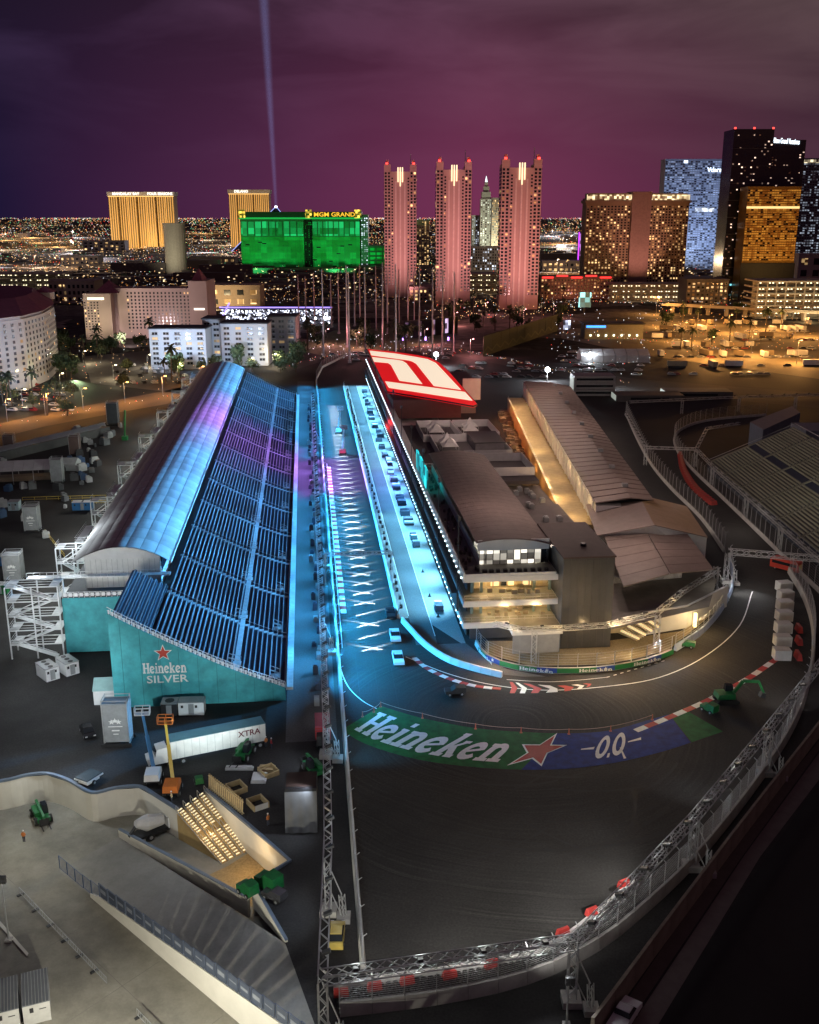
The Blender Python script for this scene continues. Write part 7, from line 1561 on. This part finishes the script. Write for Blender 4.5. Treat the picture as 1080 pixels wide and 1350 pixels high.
# ================================================================== LIGHTS OF THE VENUE
BLUE = (.09, .43, 1.0); CYAN = (.05, .55, 1.0); VIO = (.42, .22, 1.0); WHITE = (.92, .96, 1.0); WARMC = (1, .66, .30); SOD = (1, .42, .10)
for k in range(11):  # floods and masts added to wash the stand in blue and violet
    s_ = 70 + 30 * k; c = VIO if k in (5, 6) else (.08, .47, 1.0) if k < 3 or k > 8 else BLUE
    hz_ = 24.2 if s_ + 20 < 258 else 19.4
    spot(S(s_ + 20, 22.8, hz_), S(s_, -33, 11), 350000, c, 62, .8, .4)
    T = Thing('added_flood_mast', 'slim dark flood light mast added on the pit building edge', 'lamp post', S(s_ + 20, 23.8, 9), group='added flood light masts on the pit building')
    T.part('mast', MB().beam(S(s_ + 20, 23.8, 9), S(s_ + 20, 23.8, hz_ - .2), .16), mDark); T.part('lamp_head', MB().sbox(s_ + 19.4, s_ + 20.6, 23.6, 24.1, hz_ - .4, hz_ + .4), mLamp)
for k in range(19): spot(S(108 + 16 * k, 22.2, 9.6), S(108 + 16 * k, 19.5, 0), 26000, (.22, .68, 1.0) if k not in (5, 6, 7) else (.14, .48, 1), 105, .8, .25)
for k in range(27):
    s_ = 72 + 12.3 * k; spot(S(s_, -1.2, 7.0), S(s_ - 1, 6, 0), 36000, (.03, .44, .98) if k not in (11, 12, 13, 14) else (.34, .24, 1), 120, .9, .25)
    spot(S(s_ + 8, -4.6, 7.0), S(s_ + 8, -7.5, 0), 6500, (.04, .45, 1) if k not in (10, 11, 12, 13) else VIO, 120, .9, .25)
# narrow beams skimming the straight from both walls
for k in range(44):
    s_ = 82 + 6.1 * k
    spot(S(s_, .9, .62), S(s_ + 3.0, 6.2, 0), 480000, (.78, .93, 1), 7.4, .9, .04); spot(S(s_ + .3, 12.2, .64), S(s_ + 3.3, 6.8, 0), 480000, (.78, .93, 1), 7.4, .9, .04)
spot(S(168, 11.5, 6), S(166, 9, 0), 4000, WHITE, 32, .3, .1); spot(S(205, 11.5, 6), S(203, 9, 0), 4000, WHITE, 32, .3, .1)
# white floods on the run-off trusses
for p, q, e in ((G(480, 1281, 8.3), G(600, 1080), 12000), (G(590, 1266, 8.3), G(680, 1090), 15000), (G(700, 1250, 8.3), G(720, 1110), 15000), (G(800, 1200, 8.3), G(720, 1100), 17000), (G(872, 1124, 8.3), G(740, 1120), 9000), (G(960, 1022, 8.3), G(890, 985), 3500), (G(1060, 900, 8.3), G(1000, 860), 7000), (G(868, 806, 7.2), G(900, 905), 7000), (G(800, 824, 7.2), G(790, 935), 6500), (G(700, 830, 7.2), G(650, 940), 6000), (G(950, 748, 7.2), G(985, 775), 6000), (G(1000, 730, 8), G(985, 790), 4000)):
    spot(p + (q - p).normalized() * 1.9 - Z * .8, q, e * .52, (1, .97, .92) if e > 4000 else WHITE, 100, 1, .2)
for a in (G(470, 1283, 8.4), G(560, 1271, 8.4), G(650, 1258, 8.4), G(740, 1245, 8.4)): spot(a + V((0, -2.2, -1)), a + V((.5, -7, -8)), 1500, WHITE, 110, .9, .2)
for s_ in (-8, 8, 25, 42): spot(S(s_, -5.4, 7.4), S(s_, -12, 0), 1500, (.75, .85, 1), 110, .9, .2)
spot(S(40, -1.2, 7), S(55, 8, 0), 6000, (.1, .5, .9), 110, .9, .2); spot(S(58, -1.2, 7), S(62, 10, 0), 8000, (.04, .4, .9), 110, .9, .2)
# lamps added beside the trusses to brighten the metal
for k in range(4): a = cn.lerp(c2, (k + .5) / 4); lamp(a + V((0, 2.4, 1.6)), 120, (.92, 1, .95), .15)
rt_ = [c2, G(830, 1168, TZ), G(917, 1076, TZ), G(1015, 958, TZ), G(1090, 865, TZ)]
for a, b in zip(rt_, rt_[1:]):
    for q in (.2, .7): p = a.lerp(b, q); lamp(p + V((-2.0, .9, 1.6)), 100, (.95, 1, .97), .15)
for s_ in (-6, 4, 14, 26, 38, 50, 62, 76): lamp(S(s_, -1.2, 9.3), 260, (.85, .95, 1), .15)
for a in (G(700, 829, 7.8), G(770, 826, 7.8), G(840, 812, 7.8), G(905, 776, 7.8), G(945, 750, 8), G(1000, 730, 9), G(1060, 735, 9)): lamp(a + V((0, -1.8, .6)), 160, (1, .97, .9), .15)
# teal end wall, yard, sunken road
spot(G(300, 985, 9), S(S0, -28, 7), 15000, (.8, .97, 1), 80, .9, .3); spot(G(60, 960, 9), S(86, -46, 8), 16000, (.9, .97, 1), 60, .9, .3); spot(G(20, 900, 12), S(95, -42, 15), 12000, (1, .98, .92), 50, .8, .3)
for p, e in ((G(60, 950, 10), 3600), (G(250, 1020, 9), 1500), (G(30, 830, 10), 1500), (G(20, 700, 11), 1500), (G(90, 700, 18), 3800), (G(40, 720, 18), 4500), (G(60, 820, 16), 4000)): lamp(p, e, (.86, .95, 1), .3)  # lamps without fixtures, added to lighten the yard
for s_ in (120, 160, 200, 240, 280, 320): lamp(S(s_, -62, 10), 6500, (.95, .98, .9), .3)  # lamps added to brighten the back stair towers
lamp(G(60, 1290, LOW + 9), 500, (1, .93, .72), .3); lamp(G(130, 1400, LOW + 8.2), 21000, (1, .95, .78), .06); lamp(G(40, 1090, LOW + 8), 900, (1, .95, .8), .3); lamp(G(5, 1040, 5), 900, (1, .95, .7), .3)
lamp(G(325, 1128, LOW + 3.5), 420, WARMC, .2); lamp(G(280, 1090, LOW + 3.6), 160, WARMC, .2)
# warm rooms and terraces
for z in (5.0, 9.4):
    for t in (29, 34, 39): lamp(S(88.6, t, z + 2.7), 560, WARMC, .15)
for t in (30, 36, 41): lamp(S(94, t, 16.8), 260, (1, .9, .7), .15)
for t in (32, 38): lamp(S(83.5, t, 7.8), 320, WARMC, .15)
for p, e in ((G(650, 858, 4), 1800), (G(760, 858, 5), 1500), (G(830, 862, 6), 2200), (G(915, 830, 6), 2600), (G(925, 812, 4), 1200), (S(84.5, 36, 3.4), 600), (S(80.2, 47, 5), 220), (G(833, 835, 4.8), 900)): lamp(p, e, WARMC, .2)
for k in range(9): lamp(lb + dL * (8 + LL * .9 * k / 9) + nL * 6 + Z * 9.5, 1500, WARMC, .2); lamp(lb + dL * (14 + LL * .9 * k / 9) + nL * 10 + Z * 4.5, 700, SOD, .2)
for k in range(6): lamp(rl + dR * (14 + 26 * k) + V((7, 0, 6)), 900, (1, .85, .7), .2)
for s_, t in ((160, 59), (130, 43.6), (115, 44.5)): lamp(S(s_, t, 7), 500, WARMC, .2)
for p, e in ((S(150, 62, 34), 12000), (S(215, 45, 20), 1500), (S(240, 40, 20), 1500), (S(112, 66, 22), 4500), (S(230, 78, 34), 13000), (S(300, 86, 32), 12000), (S(112, 36, 34), 6000), (S(200, 48, 34), 6000)): lamp(p, e, (1, .74, .62), .2)  # lamps added high above the roofs to brighten them
spot(V((110, 205, 9)), V((112, 260, 6)), 9000, (1, .98, .8), 110, 1, .3); spot(V((118, 250, 20)), V((108, 285, 6)), 6000, (1, .98, .8), 110, 1, .3); lamp(G(975, 665, 8), 900, (1, .9, .8), .2); lamp(G(905, 640, 8), 500, (1, .8, .75), .2)
# ------------------------------------------------ street lamps
slp = None
def street_lamp(p, e, c, label, group, h=9):
    T = Thing('street_lamp', label, 'lamp post', p, group=group, world=False)
    T.part('post', MB().tube((0, 0, 0), (0, 0, h), .14, 6, .09).beam((0, 0, h), (1.6, 0, h + .3), .12), mGrey); T.part('lamp_head', MB().box(1.2, 2.1, -.3, .3, h + .15, h + .4), EM('lamp_' + str(c), c, 14)); lamp(p + V((1.6, 0, h - .4)), e, c, .3)
for x, y in ((10, 556), (60, 548), (110, 540), (165, 531), (215, 522), (265, 508)): street_lamp(G(x, y), 9000, SOD, 'sodium street lamp along the hotel street', 'street lamps on the hotel street')
for x, y in ((150, 500), (195, 485), (235, 498), (270, 478), (80, 512), (30, 535), (330, 490), (360, 484), (110, 480)): street_lamp(G(x, y), 6000, (1, .82, .5), 'pale street lamp among the hotel forecourt trees', 'lamps in the hotel forecourts', 7)
for x, y in ((880, 432), (920, 428), (960, 440), (1010, 435), (1060, 445), (900, 452), (990, 470), (1050, 480), (865, 415), (1030, 415), (935, 475)): street_lamp(G(x, y), 48000, (1, .46, .12), 'sodium lamp standing in the amber lit lot', 'sodium lamps of the amber lot', 13)
for x, y in ((600, 430), (640, 415), (690, 425), (730, 420), (470, 460), (430, 455), (560, 455), (620, 470)): street_lamp(G(x, y), 14000, (1, .35, .35), 'reddish lamp near the pink towers and net poles', 'lamps below the pink towers', 10)
for k in range(34):  # lamps added to lift the dark middle of the city
    x, y = lrng.choice((lrng.uniform(-20, 125), lrng.uniform(-20, 125), lrng.uniform(252, 306), lrng.uniform(716, 756))), 306 + 64 * lrng.random() ** 1.2; p = G(x, y); q_e = 48 * p.y * p.y / 1000
    street_lamp(p, q_e * lrng.uniform(.6, 1.6), lrng.choice(((1, .55, .2), (1, .75, .5), (.9, .9, 1))), 'tall lamp added among the low roofs to brighten the city', 'added lamps across the city', 24)
for k in range(46):
    x, y = lrng.uniform(865, 1075), lrng.choice((428, 436, 446, 458, 470, 484)) + lrng.uniform(-1, 1); p = G(x, y); l = lrng.uniform(5, 13); rz = lrng.choice((0, .2, 1.4)); wh = lrng.random() < .6
    T = Thing('box_trailer', ('white' if wh else 'tan') + ' box trailer parked in the amber lit lot', 'trailer', p, rz, ('white' if wh else 'tan') + ' trailers in the amber lot', world=False)
    T.part('box', MB().box(-1.3, 1.3, -l / 2, l / 2, 1.0, 3.8), mWhiteM if wh else M('trailer_tan', (.30, .24, .16), .6)); T.part('undercarriage', MB().box(-1.0, 1.0, -l / 2 + .6, l / 2 - .6, 0, .98), mDark)
# ------------------------------------------------ floodlit facades
def wash(px_, Yb, z, e, c, dist=80, size=75, x_off=0, z0=4):
    x = xat(px_, Yb, 10); spot(V((x + x_off, Yb - dist, z0)), V((x, Yb, z)), e, c, size, .9, 1.0)
for px_, pb_, e in ((528, 392, 390000), (598, 402, 390000), (686, 408, 390000)): wash(px_, G(540, pb_).y, 75, e, (1, .50, .48), 95, 80)
for px_ in (345, 400, 450): wash(px_, G(540, 357).y, 45, 200000, (.05, 1, .22), 110, 85)
wash(840, G(540, 388).y, 70, 650000, (1, .58, .24), 100, 80); wash(838, G(540, 388).y, 60, 160000, (1, .5, .4), 60, 60)
wash(190, 2700, 70, 900000, (1, .6, .2), 160, 80); wash(330, 2800, 70, 700000, (1, .6, .2), 160, 80); wash(231, 1500, 50, 130000, (1, .9, .6), 90, 70); wash(640, 1700, 80, 450000, (.95, 1, .8), 110, 70)
wash(195, G(540, 446).y, 30, 130000, (1, .75, .75), 60, 110); wash(130, G(540, 446).y - 8, 25, 45000, (1, .85, .6), 30, 100)
for px_ in (235, 320, 372): wash(px_, G(540, 485).y, 14, 52000 if px_ < 350 else 14000, (.60, .76, 1), 34, 110, z0=14)
for px_, e in ((20, 330000), (60, 230000)): spot(G(px_ + 40, 560, 16), G(px_, 505, 22), e, (.48, .68, 1), 42, .9, .4)
spot(G(100, 495, 2), G(76, 488, 12), 30000, (.7, 1, .5), 90, .9, .4)
wash(1015, 1030, 80, 120000, (1, .55, .15), 70, 90); wash(915, 1600, 90, 1000000, (.6, .72, 1), 130, 80); wash(760, G(540, 394).y, 12, 20000, (1, .3, .25), 40, 120); wash(290, G(540, 405).y, 10, 90000, (1, .75, .4), 40, 120); wash(1040, G(540, 420).y, 20, 60000, (1, .8, .45), 50, 120)

for k in range(22):
    s_, t = lrng.uniform(172, 196), lrng.uniform(26, 42)
    pb.part('rooftop_unit', MB().sbox(s_, s_ + lrng.uniform(.8, 2.4), t, t + lrng.uniform(.8, 1.8), 10.5, 10.5 + lrng.uniform(.6, 1.6)), mGrey if k % 3 else mWhiteM)

for p, e in ((G(612, 534, 14), 4200), (G(560, 530, 13), 3600), (G(520, 524, 12), 3000), (S(262, 23.2, 12), 1800), (S(300, 57, 14), 3500)): lamp(p, e, (1, .03, .03), .4)  # red lamps added to spread the logo's glow onto its surroundings
for k in range(16):
    s_, t = lrng.uniform(114, 170), lrng.uniform(47, 56); zz_ = 9.3 if s_ < 148 else 8.3
    solo('air_unit', MB().sbox(s_, s_ + 1.6, t, t + 1.2, zz_, zz_ + 1.1).sbox(s_ + .3, s_ + 1.3, t + .2, t + 1.0, zz_ + 1.1, zz_ + 1.3), mGrey, 'grey air conditioning unit on the flat annex roofs', 'air unit', S(s_, t, zz_), group='air units on the annex roofs')
for k in range(9):
    q = (k + .5) / 9; p = p1.lerp(p0, q).lerp(q1.lerp(q0, q), .62) + Z * 1.2
    lr.part('roof_vent', MB().box(p.x - .7, p.x + .7, p.y - .7, p.y + .7, p.z, p.z + .9), mGrey)
